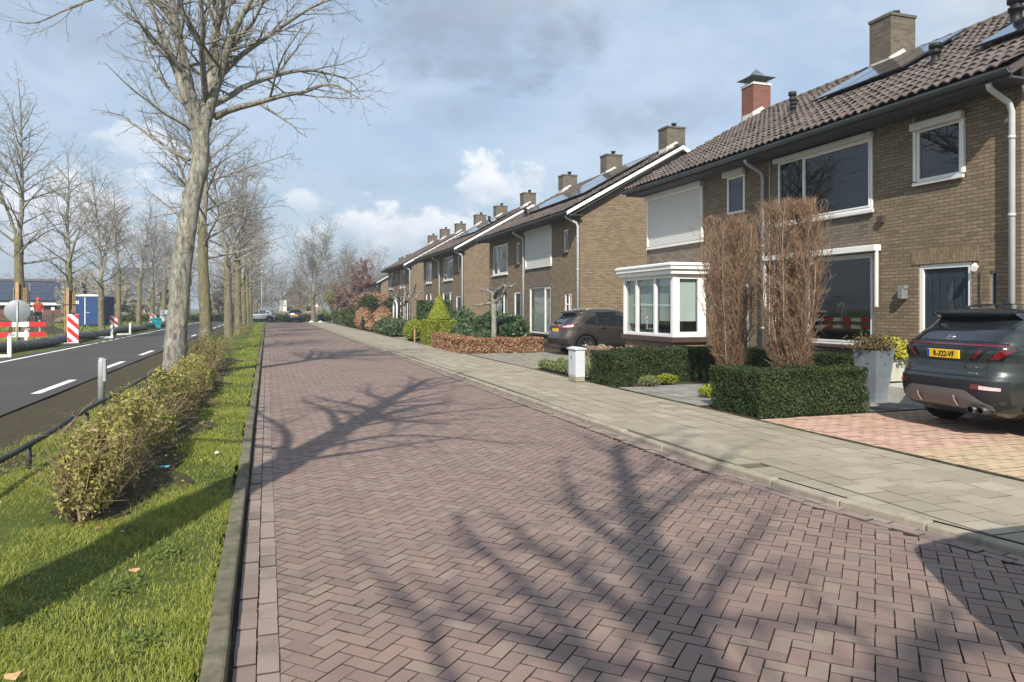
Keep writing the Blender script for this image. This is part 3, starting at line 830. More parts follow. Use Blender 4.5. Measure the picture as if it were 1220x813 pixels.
def roof_pt(y, t, h=0.):
    p = Vector((EAVE_X, y, EAVE_Z)) + SLD * (t * SLL) + SLN * h
    return p
def solar(roof, y0, y1, t0, t1, cols, rows, h=.19):
    mb = MB(); fr = MB(); g = .012
    for i in range(cols):
        for j in range(rows):
            a, b = y0 + (y1 - y0) * i / cols + g, y0 + (y1 - y0) * (i + 1) / cols - g
            c, d = t0 + (t1 - t0) * j / rows + g / SLL, t0 + (t1 - t0) * (j + 1) / rows - g / SLL
            def sl_(m_, e, h0, h1):
                lo = [roof_pt(a + e, c + e / SLL, h0), roof_pt(b - e, c + e / SLL, h0), roof_pt(b - e, d - e / SLL, h0), roof_pt(a + e, d - e / SLL, h0)]
                hi = [roof_pt(a + e, c + e / SLL, h1), roof_pt(b - e, c + e / SLL, h1), roof_pt(b - e, d - e / SLL, h1), roof_pt(a + e, d - e / SLL, h1)]
                m_.add(lo + hi, [(0, 1, 2, 3), (7, 6, 5, 4), (4, 5, 1, 0), (5, 6, 2, 1), (6, 7, 3, 2), (7, 4, 0, 3)])
            sl_(fr, 0, h - .035, h); sl_(mb, .02, h + .0015, h + .004)
    f = fr.build('solar_panel', M['solar_frame'], roof)
    mb.build('solar_cells', M['solar'], f)
def vent(roof, y, t, hgt=.45, r=.07):
    p = roof_pt(y, t, .03); mb = MB()
    mb.lathe([(0, -.1), (r * 1.5, -.1), (r * 1.4, .06), (r, .08), (r, hgt * .55), (r * 1.35, hgt * .56), (r * 1.35, hgt * .66), (r, hgt * .68), (r, hgt * .8), (r * 1.5, hgt * .82), (r * 1.5, hgt), (0, hgt)], p, 14)
    return mb.build('roof_vent', M['black_plastic'], roof)

def downpipe(house, y, x=-.10, z0=.1, m='pipe'):
    mb = MB()
    mb.tube([(EAVE_X + .03, y, EAVE_Z - .16), (EAVE_X + .06, y, EAVE_Z - .24), (x - .06, y, EAVE_Z - .42), (x, y, EAVE_Z - .55), (x, y, z0)], .046, 12)
    for z in (1.2, 3.1, 4.3): mb.tube([(x, y, z), (x, y, z + .05)], .054, 12)
    return mb.build('downpipe', M[m], house)

def build_house(label, Y0, X0, L, openings, gable_trim=True, group='brick houses along the pavement'):
    h = thing('brick_house', label, 'house', (X0, Y0, 0), 0, group)
    # --- walls, one mesh: facade with its openings, gables, rear
    mb = MB(); RV = .13
    zt = EAVE_Z + .25
    y_s = sorted({0, L} | {o['y'][0] for o in openings} | {o['y'][1] for o in openings} | {v for o in openings for v in o.get('pan', ())})
    z_s = sorted({0, zt} | {o['z'][0] for o in openings} | {o['z'][1] for o in openings})
    pans = [o['pan'] for o in openings if 'pan' in o]
    for i in range(len(y_s) - 1):
        for j in range(len(z_s) - 1):
            yc, zc = (y_s[i] + y_s[i + 1]) / 2, (z_s[j] + z_s[j + 1]) / 2
            if any(o['y'][0] < yc < o['y'][1] and o['z'][0] < zc < o['z'][1] for o in openings): continue
            mi = 1 if any(p[0] < yc < p[1] for p in pans) and zc < 5.1 else 0
            mb.quad((0, y_s[i + 1], z_s[j]), (0, y_s[i], z_s[j]), (0, y_s[i], z_s[j + 1]), (0, y_s[i + 1], z_s[j + 1]), mi)
    for o in openings:
        (a, b), (c, d) = o['y'], o['z']
        mb.quad((0, a, c), (RV, a, c), (RV, a, d), (0, a, d)); mb.quad((RV, b, c), (0, b, c), (0, b, d), (RV, b, d))
        mb.quad((0, a, d), (RV, a, d), (RV, b, d), (0, b, d)); mb.quad((RV, a, c), (0, a, c), (0, b, c), (RV, b, c))
    def gable(y, flip):
        pts = [(0, 0), (HD, 0), (HD, roof_z(HD) - .09), (RIDGE_X, RIDGE_Z - .09), (0, roof_z(0) - .09)]
        p = [(x, y, z) for x, z in pts]
        mb.add(p, [tuple(range(5)) if not flip else tuple(range(5))[::-1]])
    gable(0, False); gable(L, True)
    mb.quad((HD, 0, 0), (HD, L, 0), (HD, L, zt - .2), (HD, 0, zt - .2))
    mb.build('wall', [M['brick'], M['brick_grey']], h)
    fl = MB(); fl.box(.14, HD - .02, .02, L - .02, 2.82, 2.98); fl.box(.14, HD - .02, .02, L - .02, .2, .3); fl.box(.14, HD - .02, .02, L - .02, 5.35, 5.45)
    for y in (L / 2, ): fl.box(.2, HD - .02, y - .05, y + .05, .3, 5.35)
    fl.box(3.6, 3.7, .03, L - .03, .3, 5.35)
    fl.build('inner_walls', M['room'], h)
    MB().box(-.012, .0, .06, L - .06, .02, .30).build('plinth', M['brick_dark'], h)
    # --- roof
    key = round(L, 2)
    if key not in ROOF_CACHE: ROOF_CACHE[key] = tile_roof(-.28, L + .28)
    roof = link('roof', ROOF_CACHE[key], h)
    rt = MB()
    for i in range(int((L + .5) / .36)):
        y = -.26 + .36 * i
        rt.tube([(RIDGE_X, y, RIDGE_Z + .03), (RIDGE_X, y + .37, RIDGE_Z + .015)], [.125, .115], 10)
    rt.build('ridge_tiles', M['tile'], roof)
    g = MB(); gx = EAVE_X - .02
    gp = [(gx + .075 * math.cos(q), EAVE_Z - .03 + .085 * math.sin(q)) for q in [math.pi + math.pi * k / 8 for k in range(9)]]
    g.prism(gp + [(gx + .06, EAVE_Z - .03), (gx + .055, EAVE_Z - .095 + .03), (gx, EAVE_Z - .1), (gx - .055, EAVE_Z - .05), (gx - .068, EAVE_Z - .03)], -.3, L + .3, 'y')
    g.build('gutter', M['gutter'], h)
    s = MB(); s.box(EAVE_X + .06, -.01, -.26, L + .26, EAVE_Z - .165, EAVE_Z - .135); s.box(EAVE_X + .05, EAVE_X + .08, -.26, L + .26, EAVE_Z - .17, EAVE_Z - .02)
    s.build('soffit', M['soffit'], h)
    if gable_trim:
        for y, s_ in ((-.28, -1), (L + .28, 1)):
            b = MB()
            p0, p1 = (EAVE_X - .03, EAVE_Z - .03), (RIDGE_X, RIDGE_Z - .005)
            q1, q0 = (RIDGE_X, RIDGE_Z - .14), (EAVE_X - .03, EAVE_Z - .16)
            b.prism([p0, p1, q1, q0], y - .03 * (s_ < 0), y + .03 * (s_ > 0), 'y')
            e0 = (HD - EAVE_X + .03, EAVE_Z - .03); e1 = (HD - EAVE_X + .03, EAVE_Z - .19)
            b.prism([(RIDGE_X + .001, RIDGE_Z - .005), e0, e1, (RIDGE_X + .001, RIDGE_Z - .17)], y - .03 * (s_ < 0), y + .03 * (s_ > 0), 'y')
            b.build('bargeboard', M['white'], roof)
            d = MB()
            d.prism([(EAVE_X + .1, EAVE_Z - .19), (RIDGE_X, RIDGE_Z - .16), (RIDGE_X, RIDGE_Z - .2), (EAVE_X + .1, EAVE_Z - .23)], min(y, y - s_ * .27), max(y, y - s_ * .27), 'y')
            d.build('verge_board', M['soffit'], roof)
    for o in openings:
        k = dict(o.get('win', {}))
        if o.get('hole'): continue
        if o.get('door'): front_door(h, o); continue
        window(h, o['y'][0] + .004, o['y'][1] - .004, o['z'][0] + .004, o['z'][1] - .004, **k)
    return h, roof

def front_door(h, o):
    (a, b), (c, d) = o['y'], o['z']
    f = MB(); w_ = .085
    f.box(.02, .11, a + .003, a + w_, c, d - .003); f.box(.02, .11, b - w_, b - .003, c, d - .003); f.box(.02, .11, a + w_, b - w_, d - w_, d - .003)
    fr = f.build('door_frame', M['white'], h, bevel=.006)
    dm = MB(); dm.box(.06, .10, a + w_ + .004, b - w_ - .004, c, d - w_ - .004)
    n = 6; W = b - a - 2 * w_
    for i in range(n):
        y = a + w_ + W * (i + .5) / n
        if i != o.get('lite', 2): dm.box(.052, .0595, y - W / n * .40, y + W / n * .40, c + .12, d - .22)
    door = dm.build('front_door', M['door_green'], fr, bevel=.004)
    y = a + w_ + W * (o.get('lite', 2) + .5) / n
    MB().box(.05, .0585, y - .055, y + .055, c + .35, d - .3).build('door_glass', M['glass'], fr)
    MB().tube([(.055, a + w_ + .07, c + 1.0), (.0, a + w_ + .07, c + 1.0), (.0, a + w_ + .19, c + 1.0)], .011, 8).build('door_handle', M['chrome'], fr)
    return fr

CUR = [(.03, .34, 'curtain'), (.66, .97, 'curtain')]
NET = [(.02, .98, 'curtain')]
def unit(u, small=(.95, 1.85), small_z=(3.92, 4.90), lower=(2.68, 5.62), lower_z=(.93, 2.78), upper=(2.82, 5.62), upper_z=(3.50, 5.02), door=(.80, 1.86), shut=0., cur=CUR, low_split=(.30,), up_split=(.68,), glass='glass', door_z=(.30, 2.46), lower_on=True, upbox=None, proud=.0, narrow=False):
    ops = [dict(y=(u + small[0], u + small[1]), z=small_z, win=dict(sill='terracotta', glass=glass, curtain=[(.1, .9, 'blind')] if cur else None, proud=proud)),
           dict(y=(u + upper[0], u + upper[1]), z=upper_z, pan=(u + upper[0], u + upper[1]), win=dict(splits=() if shut else up_split, sill='white_dull', shutter=shut, box=.17 if (shut or upbox) else None, glass=glass, curtain=None if shut else cur, proud=proud, guides=bool(shut)))]
    if narrow: ops.append(dict(y=(u + door[0], u + door[0] + .72), z=(1.35, 2.3), win=dict(splits=(.5,), sill='terracotta', glass='glass_dark', transom=1.85)))
    else: ops.append(dict(y=(u + door[0], u + door[1]), z=door_z, door=True))
    if lower_on: ops.append(dict(y=(u + lower[0], u + lower[1]), z=lower_z, win=dict(splits=low_split, sill='terracotta', glass=glass, curtain=cur)))
    return ops

# ---- the nearest pair, with the bay window
L1 = 11.68
Y1 = 8.15
ops = unit(0, small=(1.0, 1.9), small_z=(3.92, 4.86), lower=(2.90, 5.86), upper=(2.90, 5.62), lower_z=(.95, 2.76), upper_z=(3.58, 4.98), door=(.84, 1.88), cur=None, low_split=(.63,), up_split=(.70,), glass='glass_dark', upbox=True, proud=.06)
for o in ops[1:2]: o['win'].update(box=.10, fw=.05)
ops[3]['win'].update(fw=.055)
ops[0]['win'].update(box=.13, guides=True, sill='white_dull', fw=.055, curtain=[(0., 1., 'curtain')])
ops += [dict(y=(.42, .53), z=(1.25, 2.28), win=dict(fw=.02, glass='glass_dark'))]
ops += unit(5.85, small=(1.0, 1.72), small_z=(4.02, 4.98), upper=(2.83, 5.70), upper_z=(3.52, 4.94), door=(.86, 1.56), shut=.985, lower_on=False, cur=None, glass='glass_dark', door_z=(.3, 2.3))
ops[-3]['win'].update(box=.15, proud=.05, curtain=[(.0, 1., 'curtain')])
ops += [dict(y=(8.62, 11.30), z=(.95, 2.56), hole=True)]
h1, roof1 = build_house('nearest brown brick house pair with white corner bay window and red chimney', Y1, 11, L1, ops, gable_trim=False)
chimney(roof1, 6.5, top=9.04, pots=1); chimney(roof1, 12.0, 'red_brick', top=8.93, wx=.66, wy=.62, pots=0)
solar(roof1, 3.85, 6.55, .50, .88, 3, 1)
solar(roof1, -.2, 1.5, .32, .72, 2, 1)
vent(roof1, 7.9, .60, .52); vent(roof1, 7.05, .46, .34, .06); vent(roof1, 2.75, .42, .42, .08); vent(roof1, 1.85, .62, .55, .1)
downpipe(h1, .08); downpipe(h1, 6.05, m='zinc')  # middle pipe stands in shade, put into its colour by the darker grey
MB().box(-.012, .0, .70, 2.02, 2.465, 2.70).build('lintel', M['soldier'], h1)
MB().box(-.010, -.002, 1.97, 1.985, 3.0 + 2.0, 5.12).build('cable', M['white_dull'], h1)
aw = MB(); aw.box(-.16, -.004, 2.70, 6.0, 2.77, 2.89)
awn = aw.build('awning_box', M['white'], h1, bevel=.01)
for y in (2.70, 5.96): MB().box(-.12, -.075, y, y + .045, 1.72, 2.768).build('awning_guide', M['white'], awn)
lm = MB(); lm.box(-.13, -.004, 2.10, 2.21, 1.86, 2.04); lm.box(-.10, -.006, 2.08, 2.23, 2.04, 2.10)
lm.build('wall_lamp', M['zinc'], h1, bevel=.004)
sp = MB(); sp.tube([(-.004, .72, 2.36), (-.1, .72, 2.38)], .022, 8); sp.tube([(-.05, .74, 2.40), (-.17, .66, 2.33)], [.035, .055], 10)
sp.build('spotlight', M['white'], h1)
MB().tube([(-.02, .66, 2.3), (-.02, .66, 1.2)], .012, 6).build('cable_duct', M['terracotta'], h1)
MB().box(-.07, -.004, 2.62, 2.74, 3.30, 3.42).build('wall_vent', M['terracotta'], h1)
MB().box(-.012, -.004, 5.93, 5.945, .4, 5.05).build('wall_joint', M['white_dull'], h1)

# bay window: plinth, sill, frame with panes, roof
bx, b0, b1 = -1.0, 8.50, 11.30
MB().box(bx + .04, -.002, b0 + .05, b1 - .05, .02, .80).build('bay_plinth', M['brick'], h1)
MB().box(bx - .05, -.003, b0 - .05, b1 + .05, .80, .93).build('bay_sill', M['terracotta'], h1, bevel=.008)
f = MB(); zt0, zt1 = .93, 2.58; fw = .085
def post(x0, x1, y0, y1): f.box(x0, x1, y0, y1, zt0, zt1)
post(bx, bx + .13, b0, b0 + .13); post(bx, bx + .13, b1 - .11, b1)
post(-.16, -.003, b0, b0 + .10); post(-.13, -.003, b1 - .1, b1)
ys = [b0 + .13, b0 + .98, b0 + 2.02, b1 - .11]
for y in ys[1:-1]: post(bx + .01, bx + .10, y - .06, y + .06)
f.box(bx + .012, bx + .10, b0 + .13, b1 - .11, zt0, zt0 + .09); f.box(bx + .012, bx + .10, b0 + .13, b1 - .11, zt1 - .09, zt1)
for y0_, y1_ in ((b0 + .012, b0 + .09), (b1 - .09, b1 - .012)):
    f.box(bx + .13, -.16, y0_, y1_, zt0, zt0 + .14); f.box(bx + .13, -.16, y0_, y1_, zt1 - .12, zt1)
    f.box(bx + .13, bx + .21, y0_, y1_, zt0 + .14, zt1 - .12); f.box(-.24, -.16, y0_, y1_, zt0 + .14, zt1 - .12)
bay = f.build('bay_window', M['white'], h1, bevel=.008)
for i in range(3):
    a, b = ys[i] + (.06 if i else 0), ys[i + 1] - (.06 if i < 2 else 0)
    MB().box(bx + .05, bx + .056, a, b, zt0 + .09, zt1 - .09).build('pane', M['glass'], bay)
    MB().box(bx + .14, bx + .15, a - .02, b + .02, 1.25 + .1 * (i == 0), zt1 - .05).build('blind', M['blind'], bay)
for y in (b0 + .05, b1 - .056):
    MB().box(bx + .21, -.24, y, y + .006, zt0 + .14, zt1 - .12).build('pane', M['glass'], bay)
MB().box(bx + .22, -.25, b0 + .12, b0 + .13, 1.35, zt1 - .06).build('blind', M['blind'], bay)
MB().box(bx + .3, -.2, b0 + .5, b1 - .5, .94, 1.02).build('window_ledge', M['white_dull'], bay)
r_ = MB(); r_.box(bx - .10, -.004, b0 - .10, b1 + .10, 2.58, 2.70); r_.box(bx - .16, -.005, b0 - .16, b1 + .16, 2.70, 2.80); r_.box(bx - .19, -.006, b0 - .19, b1 + .19, 2.80, 2.865)
r_.box(bx - .15, -.004, b0 - .15, b1 + .15, 2.865, 2.885)
r_.build('bay_roof', M['white'], h1, bevel=.012)
st = MB(); st.box(-.85, -.015, .35, 2.7, .03, .36)
struct_st = st.build('entrance_step', M['stone_pot'], h1, bevel=.012)

# ---- the second pair
L2 = 11.62
ops = unit(0, small=(1.12, 1.62), small_z=(3.88, 4.76), lower=(2.95, 5.52), lower_z=(.62, 2.62), upper=(2.86, 5.86), upper_z=(3.48, 5.02), door=(.78, 1.7), shut=.985, narrow=True, cur=NET) + \
      unit(5.85, small=(.98, 1.48), small_z=(3.75, 4.74), lower=(2.75, 5.2), lower_z=(.8, 2.62), upper=(2.70, 5.20), upper_z=(3.38, 4.86), door=(.85, 1.75))
h2, roof2 = build_house('second brick house pair with solar panels and one closed roller shutter, behind brown car', 24.86, 11, L2, ops)
for y in (.55, 5.9, 11.1): chimney(roof2, y, top=8.72 + U(-.08, .08), pots=1)
solar(roof2, .9, 5.3, .26, .88, 4, 2); solar(roof2, 5.35, 8.0, .26, .58, 3, 1); vent(roof2, 8.3, .3, .4)
for y in (-.03, 6.02): downpipe(h2, y)
# ---- third and fourth
ops = unit(0, small=(1.0, 1.5), lower=(2.8, 5.5), upper=(2.7, 5.3), glass='glass') + unit(5.85, small=(.8, 1.3), upper=(3.0, 5.0), lower=(3.0, 5.0))
h3, roof3 = build_house('third brick house pair with a single row of solar panels, behind the cone topiary', 41.7, 11, L2, ops)
for y in (.5, 6.1, 11.2): chimney(roof3, y, top=8.72 + U(-.08, .08))
solar(roof3, .8, 6.6, .34, .84, 5, 1); vent(roof3, 4.2, .72, .5)
for y in (-.03, 6.02): downpipe(h3, y)
ops = unit(0, small=(.9, 1.4), lower=(2.9, 5.2), upper=(2.6, 5.3)) + unit(5.85, small=(.9, 1.4), upper=(2.9, 5.3))
h4, roof4 = build_house('fourth and last brick house pair in the row, beyond the pollard tree', 58.3, 11, L2, ops)
for y in (.5, 6.0, 11.2): chimney(roof4, y, top=8.72 + U(-.08, .08))
for y in (-.03, ): downpipe(h4, y)
h5, roof5 = build_house('set back brick house showing only its chimney over the last roof', 99.0, 14.6, L2, unit(0) + unit(5.85))
for y in (2.0, 8.0): chimney(roof5, y, top=9.1)

# entrance arch of the fourth house
ar = MB()
pts = [(0, 0, .05), (0, 0, 1.75)] + [(0, .75 - .75 * math.cos(q), 1.75 + .5 * math.sin(q)) for q in [math.pi * k / 8 for k in range(1, 8)]] + [(0, 1.5, 1.75), (0, 1.5, .05)]
ar.tube(pts, .07, 8)
at_ = ar.build('garden_arch', M['white'])
at_.location = (9.3, 55.0, .05)
tag(at_, 'white round topped garden arch in front of the last house', 'arch')

# ---- far buildings
def gable_house(name, label, cat, X, Y, rz, Wd, Dp, eave, ridge, wall, roof, wins=(), solar_roof=False):
    h = thing(name, label, cat, (X, Y, 0), rz)
    mb = MB()
    mb.prism([(-Wd / 2, 0), (Wd / 2, 0), (Wd / 2, eave), (0, ridge), (-Wd / 2, eave)], 0, Dp, 'y')
    mb.build('wall', M[wall], h)
    s = (ridge - eave) / (Wd / 2); ov = .35
    r = MB()
    for sg in (-1, 1):
        p = [(0, ridge + .16), (sg * (Wd / 2 + ov), eave - s * ov + .16), (sg * (Wd / 2 + ov), eave - s * ov + .02), (0, ridge + .02)]
        if sg > 0: p = p[::-1]
        r.prism(p, -.3, Dp + .3, 'y')
    ro = r.build('roof', M[roof], h)
    for (x0, x1, z0, z1, side) in wins:
        f = MB(); g = MB()
        if side == 'g':
            f.box(x0, x1, -.05, -.004, z0, z1); g.box(x0 + .08, x1 - .08, -.06, -.0505, z0 + .08, z1 - .08)
        else:
            sg = -1 if side == 'l' else 1
            xx = sg * Wd / 2
            f.box(xx + sg * .004, xx + sg * .05, x0, x1, z0, z1); g.box(xx + sg * .051, xx + sg * .06, x0 + .08, x1 - .08, z0 + .08, z1 - .08)
        w_ = f.build('window', M['white'], h); g.build('pane', M['glass_dark'], w_)
    return h, ro
# low barn to the left: ridge runs across the view
bn, br = gable_house('farm_barn', 'low plum brick barn with dark solar panel roof behind the roadworks', 'barn', -20.3, 95, R(90), 10.5, 34, 2.35, 4.7, 'far_red_brick', 'solar_frame',
                     [(2.5, 3.6, .8, 1.75, 'l'), (8.2, 9.0, .9, 1.7, 'l'), (14, 15, .9, 1.7, 'l')])
pm = MB(); cells = MB(); s = (4.7 - 2.35) / 5.25
for i in range(11):
    for j in range(3):
        y0, y1 = .4 + i * 1.72, 2.10 + i * 1.72
        f0, f1 = 1 - (j + .012) / 3, 1 - (j + .988) / 3
        x0, x1 = -5.3 * f0, -5.3 * f1
        pm.quad((x0, y0, 4.7 - s * 5.3 * f0 + .22), (x1, y0, 4.7 - s * 5.3 * f1 + .22), (x1, y1, 4.7 - s * 5.3 * f1 + .22), (x0, y1, 4.7 - s * 5.3 * f0 + .22))
pm.build('solar_panels', M['solar'], br)
MB().box(-5.75, -5.6, -.3, 34.3, 2.05, 2.32).build('gutter', M['white_dull'], br)
MB().box(-.25, .25, -.31, 34.31, 4.80, 5.02).build('ridge_cap', M['thatch'], br)
gable_house('farmhouse', 'grey roofed farmhouse rising behind the white blossom', 'house', -15.5, 128, R(90), 10, 7, 3.2, 8.0, 'brick', 'slate', [(1.0, 2.2, 1, 2.4, 'l'), (4.2, 5.4, 1, 2.4, 'l')])
gable_house('corner_house', 'pinkish brick gable house at the far end of the street', 'house', 7.0, 170, R(0), 8, 10, 3.6, 8.0, 'pink_brick', 'tile', [(-2.9, -1.3, 1.0, 2.4, 'g'), (1.2, 2.9, 1.0, 2.4, 'g'), (-.7, .7, 4.1, 5.3, 'g')])
gable_house('yellow_house', 'pale house with white window behind the willow shrub', 'house', 15.5, 132, R(-5), 9, 10, 4.6, 7.4, 'brick', 'tile', [(-3.6, -2.4, 3.3, 4.7, 'g'), (-1.2, .6, 3.3, 4.7, 'g')])
gable_house('white_cottage', 'small white fronted cottage behind the row of trunks', 'house', -4.6, 128, R(0), 7, 8, 3.0, 5.2, 'brick_grey', 'slate', [(-2.6, -1.0, .9, 2.3, 'g'), (.6, 1.5, .2, 2.4, 'g')])
gable_house('long_shed', 'long low shed with pale eaves across the main road', 'shed', -13.5, 138, R(90), 9, 26, 3.0, 5.6, 'brick', 'thatch', [(4, 6, 1, 2, 'l'), (12, 14, 1, 2, 'l')])
# ------------------------------------------------------------------ cars: stacked plan contours, x forward from the rear bumper, y to the left
def text_mesh(body, size, m, parent, loc, rot, name='lettering', ext=.002, align='CENTER', sx_=1.0):
    cu = bpy.data.curves.new('txt', 'FONT'); cu.body = body; cu.size = size; cu.align_x = align; cu.align_y = 'CENTER'; cu.extrude = ext; cu.resolution_u = 3
    if 'VF' in body: cu.offset = .0022
    to = bpy.data.objects.new('txt', cu); COL.objects.link(to)
    dg = bpy.context.evaluated_depsgraph_get()
    me = bpy.data.meshes.new_from_object(to.evaluated_get(dg))
    bpy.data.objects.remove(to); bpy.data.curves.remove(cu)
    me.materials.clear(); me.materials.append(m)
    o = link(name, me, parent); o.location = loc; o.rotation_euler = rot.to_euler() if hasattr(rot, 'to_euler') else rot; o.scale = (sx_, 1, 1)
    return o
REAR_TEXT = Matrix(((0, 0, -1), (-1, 0, 0), (0, 1, 0)))

class Shape:
    def __init__(s, T, L, n=6.):
        s.T = np.array(T, float); s.L = L; s.n = n
        s.z = s.T[:, 0]
    def at(s, z):
        return [np.interp(z, s.z, s.T[:, i]) for i in (1, 2, 3)]
    def side(s, x, z):
        xr, xf, w_ = s.at(z); xc, a = (xr + xf) / 2, (xf - xr) / 2
        return w_ * np.clip(1 - np.abs((x - xc) / a) ** s.n, 0, 1) ** (1 / s.n)
    def rear(s, y, z):
        xr, xf, w_ = s.at(z); xc, a = (xr + xf) / 2, (xf - xr) / 2
        return xc - a * np.clip(1 - np.abs(y / w_) ** s.n, 0, 1) ** (1 / s.n)
    def front(s, y, z):
        xr, xf, w_ = s.at(z); xc, a = (xr + xf) / 2, (xf - xr) / 2
        return xc + a * np.clip(1 - np.abs(y / w_) ** s.n, 0, 1) ** (1 / s.n)

def smooth_table(T, reps=2):
    """denser, rounded version of the coarse section table"""
    T = np.array(T, float)
    z = np.unique(np.concatenate([np.linspace(T[0, 0], T[-1, 0], 34), T[:, 0]]))
    cols = [np.interp(z, T[:, 0], T[:, i]) for i in (1, 2, 3)]
    for _ in range(reps):
        for c in cols: c[1:-1] = .25 * c[:-2] + .5 * c[1:-1] + .25 * c[2:]
    return np.stack([z] + cols, 1)

def car(name, label, cat, loc, rz, spec, paint_, group=None, kind='suv', plate=None, detail=True):
    root = thing(name, label, cat, loc, rz, group)
    S = Shape(smooth_table(spec['T']), spec['L'], spec.get('n', 6.)); W = spec['wheel']
    N = 76
    ph = np.linspace(0, 2 * np.pi, N, endpoint=False)
    cs, sn = np.cos(ph), np.sin(ph)
    ex = 2 / S.n
    ux, uy = np.sign(cs) * np.abs(cs) ** ex, np.sign(sn) * np.abs(sn) ** ex
    # spread the points along the long sides
    V = []
    for z in S.z:
        xr, xf, w_ = S.at(z)
        V.append(np.stack([(xr + xf) / 2 + (xf - xr) / 2 * ux, w_ * uy, np.full(N, z)], -1))
    nz = len(S.z)
    v = np.concatenate(V)
    f = [(i * N + j, i * N + (j + 1) % N, (i + 1) * N + (j + 1) % N, (i + 1) * N + j) for i in range(nz - 1) for j in range(N)]
    me = bpy.data.meshes.new('body')
    me.from_pydata([tuple(p) for p in v], [], f + [tuple(range(N))[::-1], tuple((nz - 1) * N + j for j in range(N))])
    me.materials.append(paint_); me.materials.append(M['trim'])
    # cut the wheel arches
    body = link('body', me, root)
    xs = (spec['rear_axle'], spec['rear_axle'] + spec['base'])
    cutter = MB()
    for x in xs:
        for s_ in (-1, 1):
            circ = [(x + (W + .055) * math.cos(2 * math.pi * q / 32), W + (W + .055) * math.sin(2 * math.pi * q / 32)) for q in range(32)]
            cutter.prism(circ, s_ * .52, s_ * 1.3, 'y')
    co = cutter.build('arch_cutter', M['trim'], root)
    cb = bmesh.new(); cb.from_mesh(co.data); bmesh.ops.recalc_face_normals(cb, faces=cb.faces); cb.to_mesh(co.data); cb.free()
    bm_ = body.modifiers.new('arches', 'BOOLEAN'); bm_.operation = 'DIFFERENCE'; bm_.object = co; bm_.solver = 'EXACT'
    dg = bpy.context.evaluated_depsgraph_get(); dg.update()
    me2 = bpy.data.meshes.new_from_object(body.evaluated_get(dg))
    body.modifiers.clear(); body.data = me2; me2.name = 'body'
    bpy.data.objects.remove(co)
    me2.polygons.foreach_set('use_smooth', [True] * len(me2.polygons))
    try: me2.set_sharp_from_angle(angle=R(38))
    except Exception: pass
    # dark liner faces: anything inside the arches
    for p in me2.polygons:
        c = p.center
        for x in xs:
            d = math.hypot(c.x - x, c.z - W)
            if d < W + .06 and (abs(p.normal.y) < .5 or abs(c.y) < .6): p.material_index = 1
    def side_patch(nm, x0, x1, lo, hi, m_, s_, off=.006, nx=14, nzz=6, parent=None):
        mb = MB(); vs = []
        for i in range(nx + 1):
            x = x0 + (x1 - x0) * i / nx; a, b = lo(x), hi(x)
            for j in range(nzz + 1):
                z = a + (b - a) * j / nzz
                vs.append((x, s_ * (float(S.side(x, z)) + off), z))
        k = nzz + 1
        fs = [(i * k + j, (i + 1) * k + j, (i + 1) * k + j + 1, i * k + j + 1) for i in range(nx) for j in range(nzz)]
        if s_ > 0: fs = [t[::-1] for t in fs]
        mb.add(vs, fs, 0, True)
        return mb.build(nm, m_, parent or root)
    def end_patch(nm, y0, y1, lo, hi, m_, off=.008, ny=14, nzz=5, front=False, parent=None, slant=0.):
        mb = MB(); vs = []
        for i in range(ny + 1):
            y = y0 + (y1 - y0) * i / ny; a, b = lo(y), hi(y)
            for j in range(nzz + 1):
                z = a + (b - a) * j / nzz; yy = y + slant * (j / nzz)
                x = float(S.front(yy, z)) + off if front else float(S.rear(yy, z)) - off
                vs.append((x, yy, z))
        k = nzz + 1
        fs = [(i * k + j, (i + 1) * k + j, (i + 1) * k + j + 1, i * k + j + 1) for i in range(ny) for j in range(nzz)]
        if not front: fs = [t[::-1] for t in fs]
        mb.add(vs, fs, 0, True)
        return mb.build(nm, m_, parent or root)
    C = lambda v_: (lambda t: v_)
    # side glass, door seams, cladding
    zb, zt = spec['belt'], spec['top']
    dx = spec['dlo']       # x limits of the three side windows
    for s_ in (-1, 1):
        for k in range(3):
            a, b = dx[k], dx[k + 1]
            lo = lambda x: zb(x)
            def hi(x, k=k):
                h = zt(x)
                if k == 2: h = min(h, zb(x) + (dx[3] - x) * spec['apil'] + .02)
                if k == 0: h = min(h, zb(x) + (x - dx[0]) * spec['cpil'] + .03)
                return max(h, zb(x) + .015)
            side_patch('side_window', a + .025, b - .025, lo, hi, M['glass_side'], s_, .007, parent=root)
        side_patch('window_strip', dx[0] - .02, dx[3], lambda x: zb(x) - .022, lambda x: zb(x) - .004, M['chrome'] if spec.get('chrome') else M['gloss_black'], s_, .010, 24, 1)
        side_patch('sill_cladding', xs[0] + W + .05, xs[1] - W - .05, C(S.z[0] + .03), C(S.z[0] + .19), M['trim'], s_, .012, 18, 3)
        if detail:
            for x in spec['seams']:
                side_patch('door_seam', x - .004, x + .004, C(S.z[0] + .2), lambda x_: zb(x_) - .03, M['ink'], s_, .002, 1, 12)
            for x in spec['handles']:
                y = float(S.side(x, .93 * zb(x))) ; z = zb(x) - .11
                y = float(S.side(x, z))
                MB().box(x - .11, x + .11, s_ * (y + .012), s_ * (y + .038), z - .014, z + .014).build('door_handle', paint_ if not spec.get('chrome') else M['chrome'], root, bevel=.008, seg=2)
            x = dx[3] - .28; z = zb(x) + .06; y = float(S.side(x, z))
            mm = MB(); mm.box(x - .06, x + .09, s_ * (y + .06), s_ * (y + .25), z - .02, z + .14); mm.box(x + .01, x + .05, s_ * (y - .02), s_ * (y + .08), z - .01, z + .03)
            mm.build('wing_mirror', paint_, root, bevel=.03, seg=3)
